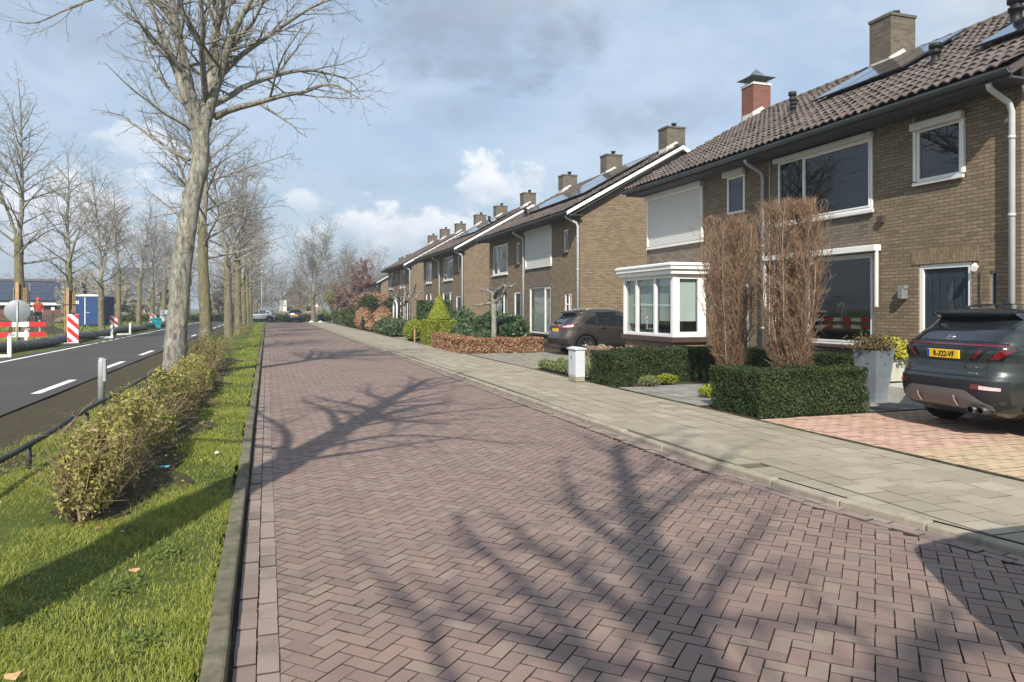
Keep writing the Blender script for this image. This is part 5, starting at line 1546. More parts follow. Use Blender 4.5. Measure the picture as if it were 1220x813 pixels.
# ------------------------------------------------------------------ the tree nearest the camera: limbs as in the photograph (x right, z up, metres from its foot)
NX, NY = -2.06, 18.3
k_ = 51.0
def q(px, py, dy=0.): return (px_x(px) , dy, 1.68 + (368 - py) / k_)
def px_x(px): return (px - 205) / k_
fk = (px_x(238), 0, 6.1)
hand = [
    ([q(238, 150), q(247, 110, .1), q(251, 60, .15), q(252, 0, .2), q(251, -70, .3), q(250, -150, .3)], .20, .016),
    ([q(237, 165), q(222, 100, -.3), q(213, 50, -.6), q(205, 0, -.9), q(196, -70, -1.0), q(188, -140, -1.1)], .15, .013),
    ([q(236, 168), q(213, 100, .5), q(196, 50, 1.0), q(180, 12, 1.3), q(160, -40, 1.6), q(150, -100, 1.7)], .13, .012),
    ([q(240, 158), q(258, 100, -.4), q(270, 62, -.7), q(292, 20, -1.0), q(318, -30, -1.3), q(335, -90, -1.5)], .13, .012),
    ([q(250, 128), q(272, 105, .5), q(300, 82, .9), q(335, 60, 1.3), q(372, 52, 1.5), q(405, 54, 1.6), q(424, 64, 1.6), q(432, 80, 1.6)], .088, .008),
    ([q(252, 143), q(285, 131, -.5), q(325, 127, -1.0), q(352, 123, -1.3), q(372, 112, -1.5), q(395, 122, -1.7), q(415, 133, -1.8)], .085, .008),
    ([q(253, 100), q(285, 68, -.4), q(322, 46, -.8), q(360, 20, -1.2), q(400, 8, -1.5), q(432, 4, -1.6)], .075, .007),
    ([q(226, 160), q(205, 150, -.3), q(182, 138, -.6), q(160, 122, -.9), q(146, 108, -1.1)], .045, .007),
    ([q(224, 196), q(200, 182, .2), q(178, 166, .4), q(158, 150, .6), q(142, 138, .7), q(126, 140, .7)], .045, .007),
    ([q(214, 55, -.6), q(190, 22, -.8), q(168, 12, -.9), q(140, 35, -1.0), q(112, 55, -1.1), q(88, 76, -1.2), q(68, 78, -1.3)], .060, .007),
    ([q(228, 140), q(205, 112, .7), q(180, 80, 1.2), q(165, 48, 1.6), q(160, 10, 1.9)], .060, .008),
    ([q(250, 120), q(252, 90, 1.0), q(262, 50, 1.8), q(270, 0, 2.4), q(276, -50, 2.8)], .085, .009),
    ([q(244, 130), q(240, 95, -1.0), q(246, 55, -1.8), q(240, 5, -2.5), q(236, -50, -3.0)], .085, .009),
    ([q(252, 20, .2), q(275, -20, .8), q(300, -60, 1.2), q(320, -110, 1.4)], .06, .008),
    ([q(250, -20, .2), q(225, -60, -.4), q(205, -110, -.9), q(195, -150, -1.1)], .06, .008),
]
tm_h, cm_h = make_linden(3, 11, 6.15, (.64, .0), .232, M['bark'], hand=hand, fine=.90, rmin=.0047, path=[(0, 0, -.05), (.06, .03, .8), (.15, .05, 1.9), (.20, .02, 2.6), (.30, -.02, 3.4), (.44, 0, 4.2), (.60, .02, 5.0), (.64, 0, 6.15)],
                           extra=[(.70, 3.1, .30), (.66, 2.7, .22), (.35, 3.3, .2), (.12, .4, .2), (.5, 5.2, .22), (.83, .3, .2)])
# its neighbour out of frame: a straight leader with limbs either side, whose shadow lies across the street
hand2 = [([(0, .1, 4.9), (.02, .25, 6.5), (0, .4, 8.2), (-.02, .55, 9.6), (-.03, .7, 11.2), (0, .7, 12.6)], .24, .08),
    ([(0, .15, 5.1), (-.2, .55, 5.7), (-.42, .95, 6.3), (-1.0, 1.44, 7.0), (-1.55, 1.96, 7.6), (-2.2, 2.2, 8.0)], .10, .012),
    ([(.02, .2, 5.4), (.35, .5, 5.7), (.66, .65, 5.9), (1.35, .5, 6.1), (1.97, -.62, 6.3), (2.6, -1.2, 6.6)], .085, .010),
    ([(.02, .3, 6.0), (.3, .8, 6.5), (.62, 1.34, 7.0), (1.25, 1.9, 7.6), (1.9, 1.0, 8.0), (2.7, .6, 8.2)], .085, .010),
    ([(0, .35, 6.8), (.5, .2, 7.6), (1.1, -.2, 8.4), (1.9, -.6, 9.0), (2.6, -.8, 9.3)], .075, .010),
    ([(0, .4, 7.6), (-.5, .2, 8.4), (-1.1, -.2, 9.2), (-1.6, -.5, 9.9)], .07, .010)]
tm_s, cm_s = make_linden(5, 13, 5.1, (0, .12), .25, M['bark'], 3.2, 9, .62, .0065, hand=hand2)
def tree(label, X, Y, tm, cm, rz=0., s=1.0, cat='tree', group=None, name='linden_tree', z=.05, sz=None):
    t = thing(name, label, cat, (X, Y, z), rz, group)
    link('trunk', tm, t); link('crown', cm, t)
    t.scale = (s, s, sz or s)
    return t
NEAR = 'bare linden trees in the verge beside the brick street'
FAR = 'bare linden trees beyond the main road'
tree('thick leaning grey linden trunk rising from the hedge, nearest tree in view', NX, NY, tm_h, cm_h, 0, group=NEAR)
V1 = make_linden(11, 12.0, 4.6, (.10, .1), .225, M['bark_green'], 3.4, 25, .80, .0065, leaders=1)
V2 = make_linden(23, 12.2, 4.9, (-.12, .05), .22, M['bark_green'], 3.3, 25, .80, .0065, leaders=1)
V3 = make_linden(37, 12.6, 3.9, (.05, -.1), .225, M['bark_green'], 3.5, 24, .75, .0065, leaders=2)
tree('linden out of frame on the left whose forked shadow crosses the street', -2.35, 2.2, tm_s, cm_s, 0, group=NEAR)
tree('linden standing behind the camera in the same verge', -2.3, -6.9, tm_s, cm_s, R(-25), 1.0, group=NEAR)
tree('linden furthest behind the camera in the verge', -2.3, -17.5, *V2, R(100), group=NEAR)
near = [(29.0, -2.12, V2, 10, 'straight algae green linden trunk just right of the leaning trunk'), (42.0, -1.95, V1, 200, 'third linden in the verge, its trunk forking low'),
        (51.5, -1.8, V2, 95, 'fourth linden in the verge from the camera'), (61.5, -1.75, V3, 310, 'fifth linden in the verge from the camera'), (71, -1.7, V1, 70, 'sixth linden in the verge from the camera'),
        (80, -1.7, V2, 160, 'seventh linden in the verge from the camera'), (88.5, -1.7, V3, 250, 'last linden of the verge row at the street end')]
for Y, X, v, a, lab in near: tree(lab, X, Y, v[0], v[1], R(a), U(.94, 1.04), group=NEAR)
far = [(40.5, -11.1, V2, 30, 1.04, 'tree behind the round grey sign, boards tied to its trunk'), (49.3, -11.0, V1, 120, .96, 'tree in front of the blue container, boards tied to its trunk'), (57.6, -10.95, V3, 210, .96, 'tree just right of the blue container'),
       (65, -11.2, V2, 290, .97, 'tree second to the right of the blue container'), (72.6, -10.9, V1, 10, .98, 'tree beside the turquoise box'), (81, -11, V3, 80, 1.0, 'tree behind the white board'), (90, -11, V2, 170, 1.0, 'seventh tree of the far row'),
       (99, -11, V1, 260, 1.0, 'eighth tree of the far row'), (108, -11, V3, 20, 1.0, 'ninth tree of the far row'), (118, -11, V2, 130, 1.0, 'last tree of the far row')]
for Y, X, v, a, s, lab in far: tree('bare linden ' + lab, X, Y, v[0], v[1], R(a), s, group=FAR, z=.03)
# big trees at the far end
D1 = make_linden(53, 13.5, 3.6, (0, 0), .30, M['bark_green'], 5.4, 28, .70, .011, leaders=2)
D2 = make_linden(59, 12.0, 3.2, (0, 0), .24, M['bark'], 4.8, 26, .68, .011, leaders=2)
END = 'bare trees at the far end of the street'
for X, Y, v, a, s, lab in [(5.6, 96.5, D1, 0, 1.0, 'tallest bare tree right of the far end of the street'), (9.8, 103, D2, 40, .95, 'bare tree behind the reddish tree'), (12.5, 112, D1, 130, .85, 'greyish bare tree left of the last house'),
                           (1.8, 110, D2, 200, .80, 'bare tree straight behind the street end'), (-4.0, 106, D1, 300, .8, 'bare tree beyond the silver car'), (17.0, 126, D2, 70, 1.1, 'bare tree furthest right at the street end'), (-8, 118, D2, 20, .85, 'bare tree behind the verge row'),
                           (8.3, 92, D2, 300, .62, 'slim bare tree beside the tallest bare tree'), (4.2, 108, D1, 60, .6, 'low spreading bare tree behind the dark car'), (8.0, 118, D2, 10, .8, 'bare tree in front of the pinkish gable'), (-1.5, 116, D1, 110, .7, 'bare tree behind the slim lamp post')]:
    tree(lab, X, Y, v[0], v[1], R(a), s, group=END, name='bare_tree', z=0)

# leafing trees: the reddish one and the willow
def leafing(name, label, X, Y, H, crown, m, n, leaf, seed, fork=1.6, r0=.13, dens=.6, z=.05):
    tm, cm = make_linden(seed, H, fork, (0, 0), r0, M['bark'], crown, 12, dens, .012)
    t = thing(name, label, 'tree', (X, Y, z))
    link('trunk', tm, t)
    link('crown', cm, t)
    co = np.empty(len(cm.vertices) * 3, dtype=np.float32); cm.vertices.foreach_get('co', co); co = co.reshape(-1, 3)
    s = co[co[:, 2] > fork * 1.1]
    p = s[rng.integers(0, len(s), n)] + rng.normal(0, .09, (n, 3))
    v, f = leaf_quads(p, leaf * rng.uniform(.6, 1.4, n), leaf * .55, None)
    link('leaves', npmesh('leaves', v, f, m), t)
    return t
leafing('plum_tree', 'reddish leafing plum tree in a front garden near the street end', 9.0, 76, 6.6, 2.7, M['plum_leaf'], 7000, .16, 71)
leafing('plum_tree', 'smaller reddish tree left of the taller plum tree', 7.6, 82, 4.6, 2.0, M['plum_leaf'], 3600, .16, 72)
leafing('willow_shrub', 'yellow green willow like shrub left of the reddish trees', 7.0, 84, 4.0, 1.9, M['willow'], 4200, .14, 73, .6, .07)
leafing('blossom_tree', 'white blossoming tree right of the blue container', -17.5, 80, 5.2, 3.2, M['blossom'], 8000, .16, 74, .8, .11)
leafing('blossom_tree', 'white blossoming tree behind the turquoise box', -15.5, 90, 5.0, 3.2, M['blossom'], 8000, .17, 75, .8, .11)
leafing('blossom_tree', 'pale blossoming tree next to the grey farmhouse', -20.5, 98, 6.2, 3.6, M['blossom'], 8000, .18, 76, .8, .11)
leafing('blossom_tree', 'blossoming tree seen between the leaning trunk and its neighbour', -13.5, 104, 4.6, 3.0, M['blossom'], 6000, .17, 77, .8, .11)
leafing('hazel_tree', 'bushy brown tree behind the verge trunks', -6.5, 112, 5.5, 3.0, M['wood_haze'], 6000, .2, 78, .8, .1)

# pollarded trees in the gardens
def pollard(label, X, Y, H, arms, reach, seed, spurs=7, r0=.075, flat=None, rise=.12):
    r = np.random.default_rng(seed)
    t = thing('pollard_tree', label, 'tree', (X, Y, .06))
    tm, c, rad = trunk_mesh('trunk', [(0, 0, -.05), (.02, .01, H * .5), (0, 0, H)], [r0 * 1.15, r0 * .95, r0 * 1.1], M['bark'], seed, 14, .06, 8)
    link('trunk', tm, t)
    T = []
    tw = []
    for k in range(arms):
        ph = (flat if flat is not None else 0) + (math.pi * k if flat is not None else 6.28 * k / arms) + r.uniform(-.3, .3)
        p = np.array([0, 0, H - .05 - (.18 * (k // 2) if flat is not None else 0)]); d = np.array([math.cos(ph), math.sin(ph), rise + r.uniform(0, .2)])
        pts = [p]; L = reach * r.uniform(.75, 1.1)
        for i in range(6):
            d = norm(d + r.normal(0, .16, 3)); pts.append(pts[-1] + d * L / 6)
        pts = np.array(pts); T.append((pts, np.linspace(r0 * .62, r0 * .34, 7)))
        for i in range(2, 7):
            for _ in range(spurs):
                d2 = norm(r.normal(0, 1, 3) + np.array([0, 0, .7])); l = r.uniform(.06, .22)
                tw.append((np.array([pts[i], pts[i] + d2 * l * .5, pts[i] + d2 * l]), np.array([.012, .010, .006])))
            if i > 2:
                d2 = norm(r.normal(0, 1, 3)); T.append((np.array([pts[i], pts[i] + d2 * .08, pts[i] + d2 * .14]), np.array([r0 * .4, r0 * .5, r0 * .25])))
    a = [tubes([x for x in T], 7), tubes(tw, 3)]
    v, f, mi = merge([(a[0][0], a[0][1], 0), (a[1][0], a[1][1], 1)])
    link('crown', npmesh('crown', v, f, [M['bark'], M['twig']], True, mi), t)
    return t
pollard('pollarded tree with knuckled flat arms above the brown beech hedge', 8.5, 27.6, 2.25, 6, 1.05, 5, 9, .10, R(100))
pollard('pollarded tree with an open crown of knuckled arms before the last house', 7.9, 44.0, 2.0, 8, 1.5, 9, 9, .10, None, .45)

# ------------------------------------------------------------------ columnar hornbeams by the near hedge
def column(label, X, Y, H, w0, w1, seed, n=620):
    n = int(n * 2.3)
    r = np.random.default_rng(seed)
    t = thing('columnar_hornbeam', label, 'shrub', (X, Y, .06), 0, 'clipped bare hornbeam columns in the front garden')
    stems, br, tw = [], [], []
    for k in range(17):
        ph = 2.4 * k + r.uniform(-.2, .2); top = w1 * math.sqrt((k + .6) / 17) * .98; a = .05 + .05 * top
        x, y = top * math.cos(ph), top * math.sin(ph); e = H * r.uniform(.93, .99)
        zs = np.array([0, .06, .14, .25, .40, .58, .78, 1.]); fr_ = np.array([.10, .20, .36, .58, .80, .95, 1., 1.])
        pts = np.stack([x * fr_, y * fr_, zs * e], -1) + r.normal(0, .022, (8, 3)) * (zs > 0)[:, None]
        stems.append((pts, np.linspace(.016, .005, 8)))
        for i in range(int(n / 17)):
            q_ = r.uniform(.05, .97) ** .75 * 7; a_ = int(q_); p = pts[a_] + (pts[min(7, a_ + 1)] - pts[a_]) * (q_ - a_)
            o = r.uniform(0, 6.28); d = norm(np.array([math.cos(o) * .45, math.sin(o) * .45, r.uniform(.75, 1.3)]))
            l = r.uniform(.2, .6)
            z1 = min(p[2] + d[2] * l, H * r.uniform(.96, 1.0)); l = max(.06, (z1 - p[2]) / d[2])
            pp = [p]
            for _ in range(4): d = norm(d + r.normal(0, .10, 3) + np.array([0, 0, .05])); pp.append(pp[-1] + d * l / 4)
            pp = np.array(pp)
            pp[:, 2] = np.minimum(pp[:, 2], H * r.uniform(.97, 1.0))
            lim = np.interp(pp[:, 2] / H, [0, .12, .35, .8, 1], [w0 * .35, w0 * .72, w1 * 1.05, w1 * 1.08, w1 * 1.05])
            rr = np.maximum(np.abs(pp[:, 0]), np.abs(pp[:, 1])) + 1e-6; f_ = np.minimum(1, lim / rr); pp[:, :2] *= f_[:, None]
            br.append((pp, np.linspace(.0046, .0026, 5)))
            for _ in range(6):
                q2 = r.uniform(.25, 1) * 4; b_ = min(3, int(q2)); p2 = pp[b_] + (pp[b_ + 1] - pp[b_]) * (q2 - b_)
                d2 = norm(d + r.normal(0, .45, 3)); l2 = r.uniform(.07, .22)
                e2 = p2 + d2 * l2; e2[2] = min(e2[2], H); e2[:2] = np.clip(e2[:2], -w1 * 1.08, w1 * 1.08)
                tw.append((np.array([p2, (p2 + e2) / 2 + r.normal(0, .006, 3), e2]), np.array([.0034, .0028, .002])))
    a = tubes(stems, 5); v, f, mi = merge([(*a, 0)])
    link('stems', npmesh('stems', v, f, M['twig_pale'], True), t)
    a, b = tubes(br, 3), tubes(tw, 3); v, f, mi = merge([(*a, 0), (*b, 0)])
    link('twigs', npmesh('twigs', v, f, M['twig_pale'], True), t)
    return t
column('nearer and broader of two clipped bare twiggy columns behind the near hedge', 8.60, 10.45, 3.52, .62, .56, 1, 640)
column('farther of two clipped bare twiggy columns, in front of the pale doorway', 8.60, 12.2, 3.48, .60, .54, 2, 560)
# ------------------------------------------------------------------ front gardens
YEW = [M['yew'], M['yew_core']]
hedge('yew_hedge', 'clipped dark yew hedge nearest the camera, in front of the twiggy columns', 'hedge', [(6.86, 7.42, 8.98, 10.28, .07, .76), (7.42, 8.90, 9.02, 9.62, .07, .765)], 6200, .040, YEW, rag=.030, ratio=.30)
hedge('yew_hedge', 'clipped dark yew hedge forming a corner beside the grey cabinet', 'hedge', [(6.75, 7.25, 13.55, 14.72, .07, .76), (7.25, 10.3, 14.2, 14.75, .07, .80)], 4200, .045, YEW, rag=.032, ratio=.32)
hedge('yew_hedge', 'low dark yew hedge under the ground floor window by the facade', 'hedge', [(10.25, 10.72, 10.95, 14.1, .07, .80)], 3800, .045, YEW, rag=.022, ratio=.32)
def tuft(name, label, x, y, r_, h, m, n=700, leaf=.06, cat='shrub', group=None, ratio=.3, up=.8, z=.07):
    return blob(name, label, cat, [(x, y, z + h * .45, r_, r_, h * .55)], n, leaf, [M[m], M['yew_core']], group, ratio, up, .10, core=.62)
tuft('heath_clump', 'small green clump at the foot of the corner hedge', 7.45, 13.35, .22, .24, 'sage', 900, .05)
tuft('heath_clump', 'yellowish clump on the path edge by the near hedge', 7.55, 11.35, .18, .24, 'lime_leaf', 700, .06)
tuft('heath_clump', 'second small clump inside the corner hedge', 8.1, 13.75, .25, .22, 'lime_leaf', 700, .05)

# cushions and dried hydrangeas behind the cabinet
for i in range(9):
    tuft('cushion_plant', 'round grey green cushion plant in the front row edging the driveway bed', 6.98 + .03 * (i % 2), 15.25 + .36 * i, U(.15, .2), U(.24, .30), 'sage', 700, .05, 'plant', 'front row of cushion plants')
for i in range(7):
    tuft('cushion_plant', 'round grey green cushion plant in the second row of the driveway bed', 7.36 + .03 * (i % 2), 15.45 + .4 * i, U(.15, .2), U(.24, .32), 'sage', 600, .05, 'plant', 'second row of cushion plants')
HYD = 'dried hydrangeas behind the cabinet'
for i, (x, y) in enumerate([(7.75, 15.2), (7.95, 15.9), (7.8, 16.5), (8.3, 16.2), (8.5, 15.4), (8.35, 17.0), (7.9, 17.3), (9.0, 15.3)]):
    t = thing('dried_hydrangea', 'hydrangea with tan dried flower heads in the bed behind the cabinet', 'plant', (x, y, .06), 0, HYD)
    r = np.random.default_rng(300 + i); st, hd, lf = [], [], []
    for k in range(13):
        a = r.uniform(0, 6.28); l = r.uniform(.05, .36); h = r.uniform(.42, .68)
        e = np.array([l * math.cos(a), l * math.sin(a), h])
        st.append((np.array([[0, 0, 0], e * np.array([.6, .6, .5]), e]), np.array([.006, .005, .004])))
        p = e + unitv(46) * .055 * np.array([1, 1, .75]); hd.append(leaf_quads(p, .032, .026, None))
    n = 160; p = np.stack([r.normal(0, .2, n), r.normal(0, .2, n), r.uniform(.04, .4, n)], -1); lf.append(leaf_quads(p, .06, .035, None))
    v, f = tubes(st, 4); link('stems', npmesh('stems', v, f, M['twig_hedge'], True), t)
    for a_, b_ in hd: link('flower_head', npmesh('flower_head', a_, b_, M['dried']), t)
    v, f, mi = merge([(a_, b_, 0) for a_, b_ in lf]); link('leaves', npmesh('leaves', v, f, M['heather'] if i % 2 else M['sage']), t)

# grey street cabinet
cb = thing('utility_cabinet', 'light grey metal cabinet standing at the end of the yew hedge', 'cabinet', (6.56, 14.98, .07))
MB().box(-.12, .10, -.20, .20, 0, .10).build('plinth', M['kerb_right'], cb, bevel=.006)
MB().box(-.12, .10, -.21, .21, .10, .70).build('cabinet_body', M['cabinet'], cb, bevel=.006)
MB().prism([(-.15, .702), (.13, .702), (.13, .73), (-.01, .765), (-.15, .73)], -.235, .235, 'y').build('cabinet_roof', M['cabinet'], cb, bevel=.004)
d = MB().box(-.128, -.1205, -.19, .19, .13, .68).build('cabinet_door', M['cabinet'], cb, bevel=.003)
MB().box(-.1345, -.1285, .02, .05, .50, .56).build('lock', M['black_plastic'], d)

# planters by the entrance
pl = thing('tall_planter', 'tall tapered blue grey planter with withered growth beside the near hedge', 'planter', (9.98, 10.02, .085), R(8))
pm = MB(); pm.taper(0, 0, 0, .88, .155, .155, .235, .235); pm.taper(0, 0, .881, .884, .21, .21, .21, .21, 1)
pm.taper(0, 0, 0, .04, .19, .19, .185, .185)
pm.build('planter_body', [M['planter'], M['soil']], pl, bevel=.006)
n = 1500; p = np.stack([rng.normal(0, .16, n), rng.normal(0, .16, n), .90 + np.abs(rng.normal(0, .10, n))], -1)
v, f = leaf_quads(p, .07 * rng.uniform(.6, 1.5, n), .022, None, up=.6)
link('withered_plant', npmesh('withered_plant', v, f, M['heather']), pl)
pl = thing('stone_planter', 'pale square pot with yellow leaved shrub on the entrance step', 'planter', (10.62, 10.30, .392), R(5))
pm = MB(); pm.taper(0, 0, .03, .36, .19, .19, .215, .215); pm.taper(0, 0, .36, .40, .235, .235, .235, .235); pm.taper(0, 0, 0, .035, .205, .205, .205, .205)
pm.build('planter_body', M['stone_pot'], pl, bevel=.006)
n = 1700; d = unitv(n); d[:, 2] = np.abs(d[:, 2]); p = d * rng.uniform(.5, 1.05, n)[:, None] * np.array([.40, .44, .36]) + np.array([0, 0, .42])
v, f = leaf_quads(p, .085 * rng.uniform(.6, 1.3, n), .045, d, .8)
sh = link('yellow_shrub', npmesh('yellow_shrub', v, f, M['yellow_leaf']), pl)

# second garden
hedge('beech_hedge', 'low beech hedge of dry brown leaves round the second front garden', 'hedge', [(6.62, 7.12, 25.35, 30.6, .06, .62), (7.12, 9.75, 25.35, 25.85, .06, .60)], 1500, .085, [M['beech'], M['twig_hedge']], rag=.04, ratio=.6, spread=1.1)
tc_ = thing('cone_topiary', 'bright green cone topiary on a clipped cube in the second garden', 'topiary', (7.45, 32.6, .06))
hb = hedge('cube_base', None, None, [(-.68, .68, -.68, .68, 0, 1.10)], 1500, .075, [M['lime_leaf'], M['yew_core']], rag=.035); hb.parent = tc_
n = 5200; t_ = 1 - np.sqrt(rng.random(n)); a = rng.random(n) * 6.283; rr = (.52 * (1 - t_ ** 1.15) + .02) * (1 - np.abs(rng.normal(0, .08, n)))
p = np.stack([rr * np.cos(a), rr * np.sin(a), 1.16 + 1.12 * t_], -1); nn = np.stack([np.cos(a), np.sin(a), np.full(n, .5)], -1)
v, f = leaf_quads(p, .07, .04, nn, .8, .3)
cv_, cf = tubes([(np.array([[0, 0, 1.1], [0, 0, 1.6], [0, 0, 2.15]]), np.array([.42, .24, .02]))], 12)
v, f, mi = merge([(v, f, 0), (cv_, cf, 1)])
link('clipped_cone', npmesh('clipped_cone', v, f, [M['lime_leaf'], M['yew_core']], False, mi), tc_)
hedge('tall_yew_screen', 'tall dark clipped hedge panel behind the cone topiary', 'hedge', [(7.7, 9.5, 38.6, 39.3, .06, 2.12)], 700, .10, [M['laurel'], M['yew_core']], rag=.03)
blob('box_ball', 'round green clipped bush left of the cone topiary', 'shrub', [(7.05, 36.6, .52, .55, .6, .62)], 3000, .08, [M['lime_leaf'], M['yew_core']], rag=.03, core=.85)
blob('laurel_shrub', 'broad dark laurel against the second house beside the pollard tree', 'shrub', [(9.3, 30.2, .75, 1.0, 1.3, .80), (9.6, 28.8, .7, .8, .9, .78), (9.8, 31.6, .6, .8, .8, .6)], 5000, .13, [M['laurel'], M['yew_core']], rag=.06)
blob('green_shrub', 'loose mid green shrub between cone topiary and laurel', 'shrub', [(8.3, 31.6, .5, .6, .7, .55), (8.0, 30.3, .38, .5, .6, .42)], 2400, .11, [M['rhodo'], M['yew_core']], rag=.10)
blob('yellow_bush', 'small yellow green bush by the downpipe of the second house', 'shrub', [(10.1, 28.9, .38, .45, .5, .45)], 1300, .09, [M['lime_leaf'], M['yew_core']], rag=.10)
blob('strappy_plant', 'grassy grey green plant behind the beech hedge', 'plant', [(8.4, 28.6, .4, .5, .7, .45)], 900, .28, [M['rhodo'], M['yew_core']], ratio=.10, up=1.2)
blob('roadside_shrub', 'leafy shrub in front of the gable of the third house', 'shrub', [(9.3, 36.0, .8, .9, 1.1, .9), (9.0, 34.6, .6, .7, .8, .65)], 2600, .13, [M['rhodo'], M['yew_core']], rag=.12)
bn_ = thing('wheelie_bin', 'dark green wheelie bin standing by the gable of the third house', 'bin', (9.9, 40.6, .082))
b_ = MB(); b_.taper(0, 0, .06, .98, .24, .26, .29, .34); b_.build('bin_body', M['bin_green'], bn_, bevel=.02)
MB().box(-.31, .31, -.37, .36, .985, 1.05).build('bin_lid', M['bin_green'], bn_, bevel=.02)
for s_ in (-1, 1): MB().lathe([(0, -.03), (.10, -.03), (.10, .03), (0, .03)], M=Matrix.Translation((s_ * .28, .27, .10)) @ Matrix.Rotation(R(90), 4, 'Y'), n=14).build('wheel', M['black_plastic'], bn_)
# third and fourth gardens
for i, (x, y, r_) in enumerate([(7.3, 42.0, .75), (7.35, 44.0, .85), (7.4, 46.4, .9), (7.5, 48.6, .8), (8.4, 43.2, .8)]):
    blob('rhododendron', 'grey green rhododendron, ' + ['nearest of the low row', 'second of the low row', 'third of the low row', 'last of the low row', 'behind the low row by the pollard'][i], 'shrub', [(x, y, .45, r_, r_, .62)], 1500, .14, [M['rhodo'], M['yew_core']], 'low evergreen row in the third garden', rag=.10)
blob('beech_dome', 'dome shaped brown beech bush, right one of two', 'shrub', [(7.95, 53.2, .85, .74, .8, .98)], 3000, .13, [M['beech'], M['twig_hedge']], rag=.03, ratio=.6, core=.9)
blob('beech_dome', 'dome shaped brown beech bush, left one of two', 'shrub', [(7.05, 57.0, .85, .70, .8, .95)], 3000, .13, [M['beech'], M['twig_hedge']], rag=.03, ratio=.6, core=.9)
blob('beech_clump', 'small brown beech clump below the two domes', 'shrub', [(7.2, 53.6, .4, .5, .7, .45)], 900, .12, [M['beech'], M['twig_hedge']], rag=.06, ratio=.6)
blob('dark_yew', 'dark yew ball rising behind the brown domes', 'shrub', [(7.85, 60.3, 1.5, 1.05, 1.0, 1.35)], 2200, .14, [M['yew'], M['yew_core']], rag=.05)
blob('dark_yew', 'dark yew ball behind the right brown dome and arch', 'shrub', [(9.35, 58.0, 1.4, .85, .9, 1.2)], 1800, .14, [M['yew'], M['yew_core']], rag=.05)
blob('fiery_bush', 'large pinkish brown bush over the yew balls', 'shrub', [(9.0, 66, 2.2, 1.7, 1.4, .95)], 1500, .16, [M['beech'], M['twig_hedge']], rag=.15, core=.5)
hedge('dark_hedge', 'dark low hedge along the pavement before the brown domes', 'hedge', [(6.75, 7.1, 61.5, 65.0, .06, .95)], 350, .12, [M['yew'], M['yew_core']])
gt = thing('garden_fence', 'black closed garden fence panel beside the dark low hedge', 'fence', (6.85, 56.8, .06), R(90))
MB().box(-.9, .9, -.02, .02, .08, 1.0).build('panel', M['black_plastic'], gt)
for x in (-.92, .92): MB().box(x - .03, x + .03, -.035, .035, 0, 1.08).build('post', M['black_plastic'], gt)
hedge('green_hedge', 'clipped green hedge block at the far end of the pavement', 'hedge', [(6.8, 8.2, 80.0, 82.0, .06, 1.35)], 260, .16, [M['laurel'], M['yew_core']])
blob('olive_shrub', 'olive green shrub between hedge block and black fence', 'shrub', [(7.6, 72, .9, 1.1, 1.6, 1.0), (7.2, 68, .6, .6, 1.0, .7)], 1800, .16, [M['privet_dark'], M['yew_core']], rag=.12)
bt = MB().box(-.03, .03, -.03, .03, 0, .62).build('garden_post', M['plank']); bt.location = (6.85, 35.4, .06); tag(bt, 'short wooden post at the pavement edge by the round bush', 'post')
for i, (x, y) in enumerate(((4.9, 88.5), (5.9, 88.0))):
    k = MB(); k.prism([(-.28, 0), (.28, 0), (.20, .14), (.02, .22), (-.2, .12)], -.2, .2, 'y')
    o = k.build('white_stone', M['paper'], None, bevel=.03); o.location = (x, y, .07)
    tag(o, ['white painted stone nearer the road at the street end', 'white painted stone nearer the green hedge block'][i], 'stone', 'white stones at the street end')

